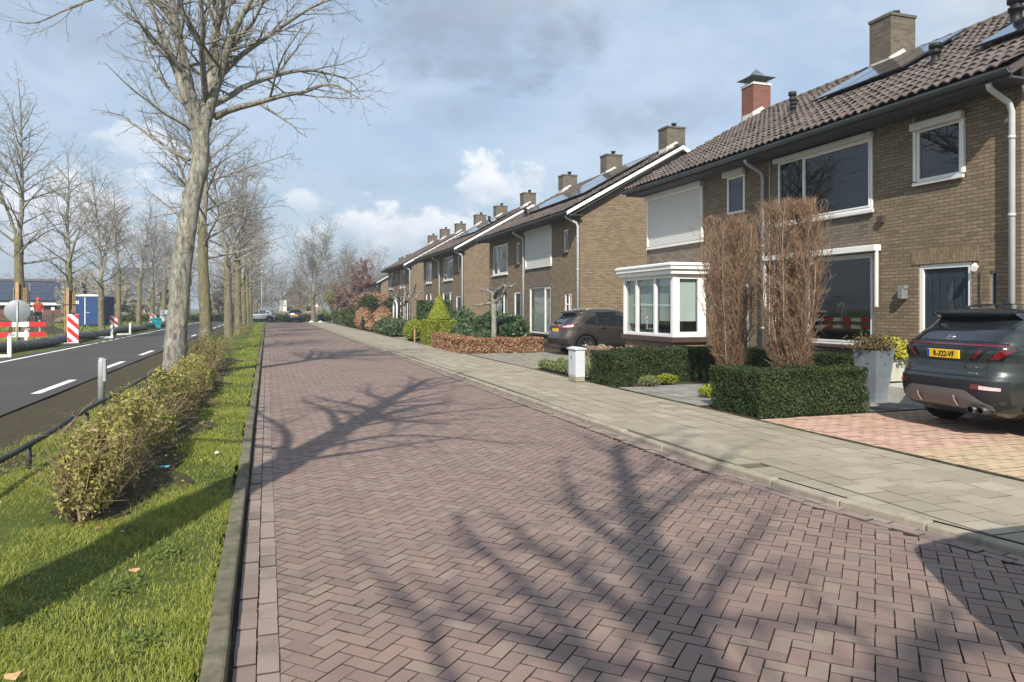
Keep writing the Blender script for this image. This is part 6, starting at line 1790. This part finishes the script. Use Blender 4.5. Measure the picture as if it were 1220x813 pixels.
# ------------------------------------------------------------------ the verge: privet hedge, grass, tube rail
parts = []; tw = []
rg = np.random.default_rng(5)
def privet(name, label, y0, y1, x0, x1, h, n, ntw, dark=0., mats=('privet', 'privet_dark')):
    rg2 = np.random.default_rng(int(y0 * 10))
    t = thing(name, label, 'hedge', (0, 0, .05))
    y = rg2.uniform(y0, y1, n); s = rg2.beta(1.4, 1.4, n)
    env = 1 + .16 * np.sin(y * 1.7 + 1) + .12 * np.sin(y * 4.1) + .10 * np.sin(y * 9.3) + np.minimum(rg2.exponential(.06, n), .22)
    end = np.minimum(1, np.minimum((y - y0) / .7 + .35, (y1 - y) / .7 + .35))
    hw = (x1 - x0) / 2 * (.85 + .25 * np.sin(y * 2.3)) * end; ht = h * env * end
    a = s * np.pi
    sh = 1 - np.abs(rg2.normal(0, .22, n))
    clump = np.sin(y * 5 + a * 3) * np.sin(y * 2.1 - a * 2) > -.15
    x = (x0 + x1) / 2 - np.cos(a) * hw * sh; z = .06 + np.sin(a) ** .6 * ht * sh
    p = np.stack([x, y, z], -1)[clump]
    nn = np.stack([-np.cos(a), np.zeros(n), np.sin(a)], -1)[clump]
    ll = .042 * rg2.uniform(.5, 1.5, len(p))
    v, f = leaf_quads(p, ll, ll * .5, nn, 1.1, .3)
    mi = (np.sin(p[:, 1] * .9 + 2) + rg2.normal(0, .6, len(p)) < -.9 + dark).astype(int)
    link('leaves', npmesh('leaves', v, f, [M[mats[0]], M[mats[1]]], False, mi), t)
    st = []
    for k in range(ntw):
        yy = rg2.uniform(y0 + .1, y1 - .1); b = np.array([rg2.uniform(x0 + .25, x1 - .25) * .5 + (x0 + x1) / 4, yy, 0])
        e = np.array([rg2.uniform(x0, x1), yy + rg2.normal(0, .22), h * rg2.uniform(.6, 1.2)])
        m_ = (b + e) / 2 + rg2.normal(0, .06, 3)
        st.append((np.array([b, m_, e]), np.array([.0042, .003, .0013])))
        for _ in range(3):
            q_ = m_ + (e - m_) * rg2.uniform(0, .9); d = rg2.normal(0, .13, 3); d[2] = abs(d[2])
            st.append((np.array([q_, q_ + d * .6, q_ + d]), np.array([.0026, .002, .0013])))
    v, f = tubes(st, 3); link('twigs', npmesh('twigs', v, f, M['twig_hedge'], True), t)
    return t
privet('verge_hedge', 'ragged yellow brown privet hedge along the grass verge', 6.3, 17.2, -1.68, -.96, .56, 44000, 420)
privet('verge_hedge', 'dark green thin shrub at the near end of the privet hedge', 6.1, 7.2, -1.6, -1.05, .60, 4600, 60, .5)
privet('verge_hedge', 'separate denser privet clump beyond the leaning trunk', 18.6, 25.0, -2.0, -.95, .72, 9000, 300, .8)
privet('verge_hedge', 'low green clump far along the verge between trunks', 48.0, 51.0, -1.9, -.9, .6, 2000, 80, 1.5)

# grass blades: dense near the camera, coarser further away
def blades(n, x0, x1, y0, y1, hmin, hmax, wdt, keep=None, tuftf=1.0):
    p = np.stack([rng.uniform(x0, x1, n), rng.uniform(y0, y1, n)], -1)
    patch = np.sin(p[:, 0] * 3.1 + np.sin(p[:, 1] * 1.7) * 1.5) + np.sin(p[:, 1] * 2.3 + p[:, 0] * 1.1) + .7 * np.sin(p[:, 0] * 9 + p[:, 1] * 7.3) * np.sin(p[:, 1] * 8.1)
    pr = np.clip(.60 + .42 * patch, .10, 1)
    if keep is not None: pr = pr * keep(p)
    s = rng.random(n) < pr
    p, patch = p[s], patch[s]; n = len(p)
    h = rng.uniform(hmin, hmax, n) * (1 + .25 * np.clip(patch, -1, 2))
    a = rng.uniform(0, 6.283, n); ln = rng.uniform(.2, 1.7, n) * h
    d = np.stack([np.cos(a), np.sin(a)], -1); pe = np.stack([-np.sin(a), np.cos(a)], -1) * wdt * rng.uniform(.6, 1.3, n)[:, None]
    z0 = np.full(n, .055)
    b0 = np.column_stack([p - pe * .5, z0]); b1 = np.column_stack([p + pe * .5, z0])
    m_ = p + d * ln[:, None] * .35
    m0 = np.column_stack([m_ - pe * .4, z0 + h * .6]); m1 = np.column_stack([m_ + pe * .4, z0 + h * .6])
    e = p + d * ln[:, None]
    t0 = np.column_stack([e - pe * .06, z0 + h]); t1 = np.column_stack([e + pe * .06, z0 + h])
    v = np.stack([b0, b1, m1, m0, t1, t0], 1).reshape(-1, 3)
    o = (np.arange(n) * 6)[:, None]
    f = np.concatenate([o + np.array([[0, 1, 2, 3]]), o + np.array([[3, 2, 4, 5]])])
    return v, f
def verge_keep(p):
    bare = np.exp(-((p[:, 0] + 1.35) / .50) ** 4) * (p[:, 1] > 6.2)
    edge = smoothstep(-2.95, -2.2, p[:, 0])
    return np.clip(1 - 1.05 * bare, 0, 1) * np.clip(edge + .0, .02, 1)
bl = [blades(230000, -2.9, -.255, 2.6, 7.5, .012, .040, .0042, verge_keep), blades(130000, -2.9, -.26, 7.5, 14, .02, .05, .006, verge_keep),
      blades(60000, -2.9, -.29, 14, 30, .025, .06, .010, verge_keep), blades(40000, -2.6, -.30, 30, 91, .04, .085, .018, verge_keep), blades(16000, -2.9, -.30, -6, 2.6, .03, .07, .008, verge_keep)]
v, f, mi = merge([(a, b, 0) for a, b in bl])
tag(link('grass', npmesh('grass', v, f, M['blade'], False)), kind='stuff')
bl = [blades(14000, -14, -8.9, 24, 60, .05, .14, .03), blades(26000, -40, -9.5, 40, 120, .06, .16, .06)]
v, f, mi = merge([(a, b, 0) for a, b in bl])
tag(link('far_grass', npmesh('far_grass', v, f, M['blade'], False)), kind='stuff')
n = 800; ci = rng.integers(0, 7, n); cc = np.array([(-1.30, 4.15, .14), (-1.22, 4.45, .10), (-.62, 5.3, .07), (-.55, 3.9, .06), (-.95, 5.9, .08), (-.5, 7.6, .09), (-.8, 4.7, .05)])[ci]
p = np.column_stack([cc[:, 0] + rng.normal(0, 1, n) * cc[:, 2], cc[:, 1] + rng.normal(0, 1.4, n) * cc[:, 2], rng.uniform(.06, .105, n)])
v, f = leaf_quads(p, .026 * rng.uniform(.6, 1.4, n), .022, np.tile([0, 0, 1.], (n, 1)), .5)
tag(link('clover', npmesh('clover', v, f, M['herb'])), kind='stuff')
# litter of the hedge bottom: curled leaves
n = 700; p = np.column_stack([rng.normal(-1.15, .30, n), rng.uniform(5.8, 22, n), np.full(n, .075) + rng.random(n) * .02])
v, f = leaf_quads(p, .045 * rng.uniform(.5, 1.3, n), .03, np.tile([0, 0, 1.], (n, 1)), .6)
tag(link('leaf_litter', npmesh('leaf_litter', v, f, M['beech'])), kind='stuff')

# dark tube rail on short posts
rl = thing('tube_rail', 'low dark tube rail on short posts along the verge hedge', 'railing', (-2.27, 0, 0))
MB().tube([(.02 * math.sin(y * .9), y, .33 + .01 * math.sin(y * 1.3)) for y in np.arange(2, 64.1, 1.0)], .030, 8).build('rail', M['rail_black'], rl)
pm_ = None
for y in np.arange(3.5, 64, 2.5):
    k = MB(); k.tube([(0, 0, 0), (0, 0, .30)], .028, 8)
    if pm_ is None: pm_ = k.mesh('post', M['rail_black'])
    o = link('post', pm_, rl); o.location = (0, y, 0)
bp = thing('marker_post', 'slim grey marker post with a small plate, between hedge and main road', 'post', (-2.62, 13.75, 0))
MB().tube([(0, 0, -.05), (0, 0, .80), (0, 0, .86)], [.055, .055, .04], 12).build('post', M['galv'], bp)
MB().box(.02, .075, -.05, .05, .46, .84).build('reflector', M['galv'], bp, bevel=.008)

# small litter
def flat_bit(name, label, x, y, s, m, seed, z=.085):
    r = np.random.default_rng(seed); n = 7
    a = np.sort(r.uniform(0, 6.283, n)); rad = s * r.uniform(.6, 1.1, n)
    top = [(rad[i] * math.cos(a[i]), rad[i] * math.sin(a[i]) * .7, .012 + r.uniform(0, s * .5)) for i in range(n)]
    mb = MB(); mb.add([(0, 0, .03)] + top + [(0, 0, .026)] + [(p[0], p[1], p[2] - .003) for p in top], [(0, i + 1, (i + 1) % n + 1) for i in range(n)] + [(n + 1, n + 2 + (i + 1) % n, n + 2 + i) for i in range(n)] + [(i + 1, n + 2 + i, n + 2 + (i + 1) % n, (i + 1) % n + 1) for i in range(n)])
    o = mb.build(name, M[m]); o.location = (x, y, z)
    return tag(o, label, 'litter')
flat_bit('crumpled_wrapper', 'crumpled blue wrapper at the foot of the verge hedge', -.98, 8.0, .07, 'litter_blue', 1)
flat_bit('paper_scrap', 'small white paper scrap on the grass verge', -.52, 8.6, .05, 'paper', 2)
flat_bit('fallen_leaf', 'large tan fallen leaf on the grass at the near left', -1.02, 3.62, .045, 'dead_leaf', 3, .10)
flat_bit('fallen_leaf', 'small tan leaf on the sunny grass below the shadow', -.75, 4.85, .035, 'dead_leaf', 4, .10)
# ------------------------------------------------------------------ roadworks beyond the main road
def stripes_panel(x0, x1, z0, z1, y, n, slope, t=.02):
    """red and white diagonal bands across a board, as separate flush faces"""
    red, wh = MB(), MB()
    H = z1 - z0; W = x1 - x0; s = slope * W; step = (H + abs(s)) / n
    for k in range(n):
        a0 = z0 - max(s, 0) + k * step; a1 = a0 + step
        # clip band between lines z = a + s*(x-x0)/W to the rectangle
        poly = [(x0, a0), (x1, a0 + s), (x1, a1 + s), (x0, a1)]
        for lim, keep in ((z0, 1), (z1, -1)):
            out = []
            for i in range(len(poly)):
                p, q_ = poly[i], poly[(i + 1) % len(poly)]
                ip, iq = (p[1] - lim) * keep >= 0, (q_[1] - lim) * keep >= 0
                if ip: out.append(p)
                if ip != iq:
                    f_ = (lim - p[1]) / (q_[1] - p[1]); out.append((p[0] + (q_[0] - p[0]) * f_, lim))
            poly = out
            if not poly: break
        if len(poly) < 3: continue
        (red if k % 2 == 0 else wh).prism(poly, y - t, y, 'y')
    return red, wh
def beacon(label, X, Y, h=1.05, w_=.26, rz=0):
    t = thing('beacon', label, 'beacon', (X, Y, .045), rz, 'red and white striped beacons beside the main road')
    b = MB(); b.taper(0, 0, 0, .09, .36, .20, .32, .17); b.build('foot', M['black_plastic'], t, bevel=.01)
    r_, w2 = stripes_panel(-w_ / 2, w_ / 2, .16, .16 + h, 0, 7, -1.0)
    bd = MB().box(-w_ / 2 - .01, w_ / 2 + .01, .001, .05, .10, .17 + h).build('board', M['signal_white'], t)
    r_.build('red_bands', M['red'], bd); w2.build('white_bands', M['signal_white'], bd)
    lm = MB(); lm.tube([(0, .025, .17 + h), (0, .025, .25 + h)], .07, 10); lm.build('lamp', M['dark_metal'], t)
    return t
beacon('large striped beacon in front of the boarded tree and blue container', -8.22, 37.2, 1.22, .42, R(8))
beacon('striped beacon standing before the right corner of the blue container', -9.4, 53.0, 1.0, .42, R(8))
beacon('striped beacon left of the turquoise box', -9.4, 70.5, 1.05, .42, R(8))

br_ = thing('road_barrier', 'red and white two board barrier with a round grey sign in front', 'barrier', (-11.55, 36.3, .04), R(10))
for z in (.42, .86):
    bd = None
    for k in range(7):
        x0 = -1.9 + k * .62
        m_ = 'signal_white' if k % 2 else 'red'
        o = MB().box(x0, x0 + .618, -.02, .02, z, z + .21).build('board', M[m_], br_)
for x in (-1.7, .2, 2.2):
    k = MB(); k.box(x - .03, x + .03, .022, .07, 0, 1.15); k.box(x - .05, x + .05, -.35, .4, 0, .05); k.build('upright', M['galv'], br_)
sg = thing('round_sign', 'back of a round grey traffic sign on a pole before the barrier', 'sign', (-9.52, 34.2, .03), R(12))
MB().lathe([(0, 0), (.44, 0), (.455, -.012), (.455, .02), (.44, .03), (0, .03)], M=Matrix.Translation((0, 0, 1.55)) @ Matrix.Rotation(R(90), 4, 'X'), n=40).build('disc', M['sign_back'], sg)
MB().tube([(0, -.05, 0), (0, -.05, 1.95)], .035, 10).build('pole', M['galv'], sg)
MB().box(-.05, .05, -.25, .15, 0, .12).build('foot', M['galv'], sg)
cu = thing('drain_pipe', 'long dark grey pipe lying along the far edge of the main road', 'pipe', (-8.75, 0, 0))
MB().tube([(-.25 + .12 * math.sin(y * .35) - (y < 34) * .0, y, .27 + .05 * math.sin(y * .5)) for y in np.arange(14, 75, 1.)], .20, 14).build('pipe_body', M['culvert'], cu)
rg_ = MB()
for y in np.arange(15, 75, 6.): rg_.tube([(-.25 + .12 * math.sin(y * .35), y, .27 + .05 * math.sin(y * .5)), (-.25 + .12 * math.sin((y + .2) * .35), y + .2, .27 + .05 * math.sin((y + .2) * .5))], .235, 14)
rg_.build('couplings', M['culvert'], cu)
WP = 'white marker posts holding the long pipe'
for i, (x, y) in enumerate([(-8.22, 28.7), (-8.2, 37.7), (-8.18, 45.6), (-8.1, 50.8), (-9.7, 36.0)]):
    t = thing('white_post', 'white upright post with a flat foot, ' + ['nearest one, before the barrier', 'right beside the large striped beacon', 'third from the left along the pipe', 'last one along the pipe', 'by the end of the barrier'][i], 'post', (x, y, .04), R(10), WP)
    MB().box(-.06, .06, -.05, .05, 0, .72).build('upright', M['signal_white'], t, bevel=.01)
    MB().box(-.75, -.062, -.06, .06, 0, .10).build('foot', M['signal_white'], t, bevel=.01)
    MB().box(-.04, .14, -.051, .051, .722, .80).build('cap', M['galv'], t, bevel=.01)
# boards tied round two trunks
for i, (x, y) in enumerate(((-11.1, 40.5), (-11.0, 49.3))):
    t = thing('trunk_boards', ['pale pine boards tied round the trunk behind the grey sign', 'pale pine boards tied round the trunk before the blue container'][i], 'boards', (x, y, .03))
    for k in range(6):
        a = 6.28 * k / 6 - 1.9; mm = Matrix.Rotation(a, 4, 'Z')
        MB().box(.30, .335, -.085, .085, .25, 2.9 - .25 * (k % 2), M=mm).build('plank', M['plank'], t)
    MB().tube([(.35 * math.cos(q_), .35 * math.sin(q_), 1.9) for q_ in [6.283 * k / 16 for k in range(17)]], .02, 6).build('strap', M['black_plastic'], t)
ct = thing('site_container', 'blue site container with white roof edge and a small notice', 'container', (-15.6, 75.0, .05), R(-14))
cm_ = MB(); cm_.box(-1.5, 1.5, 0, 2.3, .12, 2.75)
cb_ = cm_.build('box', M['blue'], ct, bevel=.02)
rib = MB()
for k in range(9): rib.box(1.502, 1.535, .12 + k * .235, .24 + k * .235, .3, 2.6)
rib.build('ribs', M['blue'], cb_)
MB().box(-1.56, 1.56, -.06, 2.36, 2.752, 2.92).build('roof_edge', M['signal_white'], ct)
for s_ in (-1, 1):
    d = MB().box(.02 * s_ if s_ > 0 else -1.44, 1.44 if s_ > 0 else -.02, -.03, -.003, .2, 2.62).build('door', M['blue'], ct, bevel=.01)
MB().box(-.035, .035, -.062, -.032, .2, 2.66).build('door_bar', M['signal_white'], ct)
MB().box(.06, .42, -.045, -.031, 1.25, 1.32).build('door_handle', M['galv'], ct)
MB().box(-1.0, -.55, -.04, -.031, 2.05, 2.35).build('notice', M['signal_white'], ct)
tq = thing('turquoise_box', 'turquoise plastic grit box beside the striped beacon', 'box', (-8.85, 68, .05), R(8))
k = MB(); k.taper(0, 0, 0, .72, .34, .3, .40, .36); k.build('box_body', M['turquoise'], tq, bevel=.02)
MB().prism([(-.44, .73), (.44, .73), (.38, .86), (-.38, .86)], -.40, .40, 'y').build('lid', M['turquoise'], tq, bevel=.02)
wb = thing('white_board', 'white notice board on two legs right of the turquoise box', 'sign', (-8.6, 72.5, .04), R(12))
MB().box(-.55, .55, -.02, .02, .55, 1.55).build('board', M['signal_white'], wb)
MB().box(-.45, .40, -.024, -.021, .95, 1.12).build('marking', M['sign_back'], wb)
for x in (-.45, .45): MB().box(x - .03, x + .03, .022, .06, 0, 1.5).build('leg', M['galv'], wb)
# red machine on wheels
mc = thing('site_trailer', 'red flat trailer with red beams at the left edge behind the barrier', 'trailer', (-15.4, 46.0, .05), R(6))
ch_ = MB(); ch_.box(-3.0, 1.2, -.8, .8, .55, .75); ch_.box(-3.0, 1.2, -.85, -.78, .75, 1.0); ch_.build('chassis', M['dark_metal'], mc)
ld = MB()
for k in range(5): ld.box(-2.9 + .05 * k, 1.1 + .05 * k, -.7 + .3 * k, -.5 + .3 * k, .78 + .02 * k, 1.0 + .02 * k)
for k in range(4): ld.box(-2.6, 1.0, -.6 + .3 * k, -.42 + .3 * k, 1.10, 1.32)
ld.build('red_beams', M['red_dull'], mc)
MB().box(-2.8, .9, -.82, -.7, 1.34, 1.52).build('side_rail', M['signal_white'], mc)
for x in (-2.2, -.2, .6):
    for y in (-.75, .75): MB().lathe([(.1, -.1), (.36, -.1), (.38, 0), (.36, .1), (.1, .1)], M=Matrix.Translation((x, y, .38)) @ Matrix.Rotation(R(90), 4, 'X'), n=20).build('wheel', M['tyre'], mc)
# black mesh fence on stands
fc = thing('site_fence', 'dark metal fence panels with white caps left of the blue container', 'fence', (-11.9, 47.5, .04), R(4))
for x in (-1.6, -.6, .4): 
    MB().box(x - .03, x + .03, -.03, .03, 0, 1.55).build('post', M['dark_metal'], fc)
    MB().box(x - .08, x + .08, -.05, .05, 1.55, 1.72).build('cap', M['signal_white'], fc)
fm = MB()
for z in (.3, .75, 1.2): fm.box(-1.57, .37, -.012, .012, z, z + .03)
for k in range(18): fm.box(-1.5 + k * .105, -1.485 + k * .105, -.006, .006, .3, 1.2)
fm.build('mesh_panel', M['dark_metal'], fc)
blob('field_shrub', 'low brown shrub in front of the barn wall', 'shrub', [(-20.5, 88, .5, 1.8, .8, .7)], 900, .15, [M['wood_haze'], M['twig_hedge']], rag=.2, core=.5)
blob('field_shrub', 'low olive shrub under the barn window', 'shrub', [(-24.5, 88, .5, 1.6, .8, .6)], 900, .15, [M['privet_dark'], M['twig_hedge']], rag=.2, core=.5)

# earth heap with a worker on it
hp = MB(); vs = []; nr, na = 7, 20
for i in range(nr):
    rr = 2.2 * (1 - i / (nr - 1)); 
    for j in range(na):
        a = 6.283 * j / na; s = 1 + .15 * math.sin(3 * a) + .1 * math.sin(5 * a + 1)
        vs.append((rr * s * math.cos(a), rr * s * math.sin(a) * .7, .62 * min(1, 1.5 * (i / (nr - 1))) + .03 * math.sin(7 * a + i)))
hp.add(vs, [(i * na + j, i * na + (j + 1) % na, (i + 1) * na + (j + 1) % na, (i + 1) * na + j) for i in range(nr - 1) for j in range(na)], 0, True)
o = struct('earth_heap', hp, M['soil']); o.location = (-13.3, 51.5, 0)

def person(label, X, Y, Z, rz, height=1.8):
    t = thing('person', label, 'person', (X, Y, Z), rz)
    J = {'pelvis': (0, 0, .95), 'waist': (0, 0, 1.10), 'chest': (0, 0, 1.32), 'neck': (0, 0, 1.50), 'head0': (0, -.02, 1.58), 'head1': (0, -.03, 1.70), 'head2': (0, -.02, 1.78),
         'shL': (.17, 0, 1.43), 'elL': (.25, .02, 1.17), 'wrL': (.22, -.14, .98), 'haL': (.20, -.20, .93), 'shR': (-.17, 0, 1.43), 'elR': (-.27, .03, 1.17), 'wrR': (-.22, -.12, .97), 'haR': (-.20, -.18, .92),
         'hiL': (.09, 0, .92), 'knL': (.11, -.02, .50), 'anL': (.13, .02, .08), 'toL': (.15, -.15, .04), 'hiR': (-.09, 0, .92), 'knR': (-.12, -.03, .50), 'anR': (-.15, .02, .08), 'toR': (-.18, -.15, .04)}
    rad = {'pelvis': .15, 'waist': .135, 'chest': .155, 'neck': .06, 'head0': .075, 'head1': .095, 'head2': .07, 'sh': .085, 'el': .055, 'wr': .042, 'ha': .045, 'hi': .10, 'kn': .07, 'an': .055, 'to': .05}
    E_ = [('pelvis', 'waist'), ('waist', 'chest'), ('chest', 'neck'), ('neck', 'head0'), ('head0', 'head1'), ('head1', 'head2')]
    for s_ in 'LR': E_ += [('chest', 'sh' + s_), ('sh' + s_, 'el' + s_), ('el' + s_, 'wr' + s_), ('wr' + s_, 'ha' + s_), ('pelvis', 'hi' + s_), ('hi' + s_, 'kn' + s_), ('kn' + s_, 'an' + s_), ('an' + s_, 'to' + s_)]
    def skin(name, keys, m, grow=0., mats=None):
        ks = [k for k in J if k in keys]; ix = {k: i for i, k in enumerate(ks)}
        me = bpy.data.meshes.new(name); me.from_pydata([J[k] for k in ks], [(ix[a], ix[b]) for a, b in E_ if a in ix and b in ix], [])
        o = link(name, me, t)
        md = o.modifiers.new('skin', 'SKIN'); 
        sv = me.skin_vertices
        if not sv: 
            bpy.context.view_layer.objects.active = o; 
        lay = me.skin_vertices[0] if me.skin_vertices else None
        if lay is None: return o
        for k, i in ix.items():
            r_ = rad.get(k, rad.get(k[:2], .06)) + grow; lay.data[i].radius = (r_, r_ * (.75 if k in ('pelvis', 'waist', 'chest') else 1)); lay.data[i].use_root = k in ('pelvis',)
        o.modifiers.new('sub', 'SUBSURF').levels = 2; o.modifiers['sub'].render_levels = 2
        me.materials.append(M[m]); 
        return o
    b = skin('body', set(J), 'skin')
    skin('jacket', {'waist', 'chest', 'shL', 'elL', 'wrL', 'shR', 'elR', 'wrR', 'pelvis'}, 'cloth_red', .018)
    skin('trousers', {'pelvis', 'hiL', 'knL', 'anL', 'hiR', 'knR', 'anR', 'toL', 'toR'}, 'cloth_dark', .012)
    hm = MB(); hm.lathe([(.15, -.015), (.118, .0), (.115, .05), (.085, .10), (.04, .125), (0, .13)], (0, -.01, 1.73), 18); hm.build('helmet', M['red'], t)
    return t
person('worker in orange red jacket and red helmet standing behind the barrier', -13.25, 51.5, .52, R(20))

# street lamp whose head just enters the picture at the left
sl2 = thing('street_lamp', 'grey street lamp head poking in at the left edge high up', 'lamp', (-11.9, 22.6, 0), R(0))
MB().tube([(0, 0, 0), (0, 0, 1.2), (0, 0, 6.9), (.10, 0, 7.4), (.5, 0, 7.62), (1.2, 0, 7.68)], [.09, .075, .055, .05, .04, .035], 12).build('pole', M['galv'], sl2)
k = MB(); k.prism([(1.2, 7.62), (1.95, 7.60), (2.0, 7.66), (1.7, 7.76), (1.2, 7.76)], -.13, .13, 'y'); k.build('lamp_head', M['dark_metal'], sl2, bevel=.03)

# far end of the street: lamp post, signs
lp = thing('street_lamp', 'slim pale lamp post at the far end beyond the verge trunks', 'lamp', (-.6, 97, 0))
MB().tube([(0, 0, 0), (0, 0, 6.2)], [.08, .05], 10).build('pole', M['galv'], lp)
k = MB(); k.box(-.5, .15, -.15, .15, 6.2, 6.36); k.build('lamp_head', M['signal_white'], lp, bevel=.04)
ts = thing('traffic_sign', 'two pale rectangular signs on one pole at the street end', 'sign', (1.9, 95.5, 0))
MB().tube([(0, .05, 0), (0, .05, 2.9)], .035, 8).build('pole', M['galv'], ts)
MB().box(-.42, .42, -.02, .02, 2.1, 2.75).build('upper_plate', M['white_dull'], ts); MB().box(-.45, .45, -.02, .02, 1.35, 2.02).build('lower_plate', M['signal_white'], ts)
ts = thing('traffic_sign', 'round traffic sign on a pole before the tallest bare tree', 'sign', (5.75, 91.5, 0))
MB().tube([(0, .05, 0), (0, .05, 2.35)], .035, 8).build('pole', M['galv'], ts)
MB().lathe([(0, 0), (.21, 0), (.21, .03), (0, .03)], M=Matrix.Translation((0, 0, 2.0)) @ Matrix.Rotation(R(90), 4, 'X'), n=24).build('disc', M['signal_white'], ts)
MB().lathe([(.18, .032), (.21, .032), (.21, .036), (.18, .036)], M=Matrix.Translation((0, 0, 2.0)) @ Matrix.Rotation(R(90), 4, 'X'), n=24).build('red_rim', M['red'], ts)
# low planting across the end
hedge('end_hedge', 'long low hedge closing the view across the far street', 'hedge', [(-30, 30, 99.5, 100.6, 0, 1.0)], 60, .25, [M['privet_dark'], M['yew_core']], rag=.12)

# ------------------------------------------------------------------ far wood on the horizon
V, F = [], []; o_ = 0
def woods(x0, x1, y0, y1, n, h, seed):
    r = np.random.default_rng(seed); P = []
    k = int(n / 150)
    for i in range(k):
        x, y = r.uniform(x0, x1), r.uniform(y0, y1); hh = h * r.uniform(.6, 1.1)
        d = r.normal(0, 1, (150, 3)); d /= np.linalg.norm(d, axis=1, keepdims=True); d *= r.random((150, 1)) ** .4
        P.append(np.array([x, y, hh * .58]) + d * np.array([hh * .42, hh * .42, hh * .45]))
    return np.concatenate(P)
p = np.concatenate([woods(-160, -35, 150, 210, 16000, 9, 1), woods(-60, 6, 165, 220, 9000, 10, 2), woods(6, 60, 135, 190, 14000, 10, 3), woods(-9, 14, 140, 170, 5000, 8, 4)])
ll = rng.uniform(.35, 1.1, len(p))
v, f = leaf_quads(p, ll, ll * .10, None, up=.9)
tag(link('distant_wood', npmesh('distant_wood', v, f, M['wood_haze'])), kind='stuff')
# ------------------------------------------------------------------ thin spring haze: one closed box round camera and scene
hz = MB(); hz.box(-420, 420, -60, 700, -1.2, 40)
m, nt, out = nt_new('thin haze')
pv_ = nt.nodes.new('ShaderNodeVolumePrincipled')
pv_.inputs['Color'].default_value = (.82, .88, .95, 1); pv_.inputs['Density'].default_value = .0012; pv_.inputs['Anisotropy'].default_value = .3
nt.links.new(pv_.outputs[0], out.inputs['Volume'])
tag(hz.build('haze', m), kind='stuff')
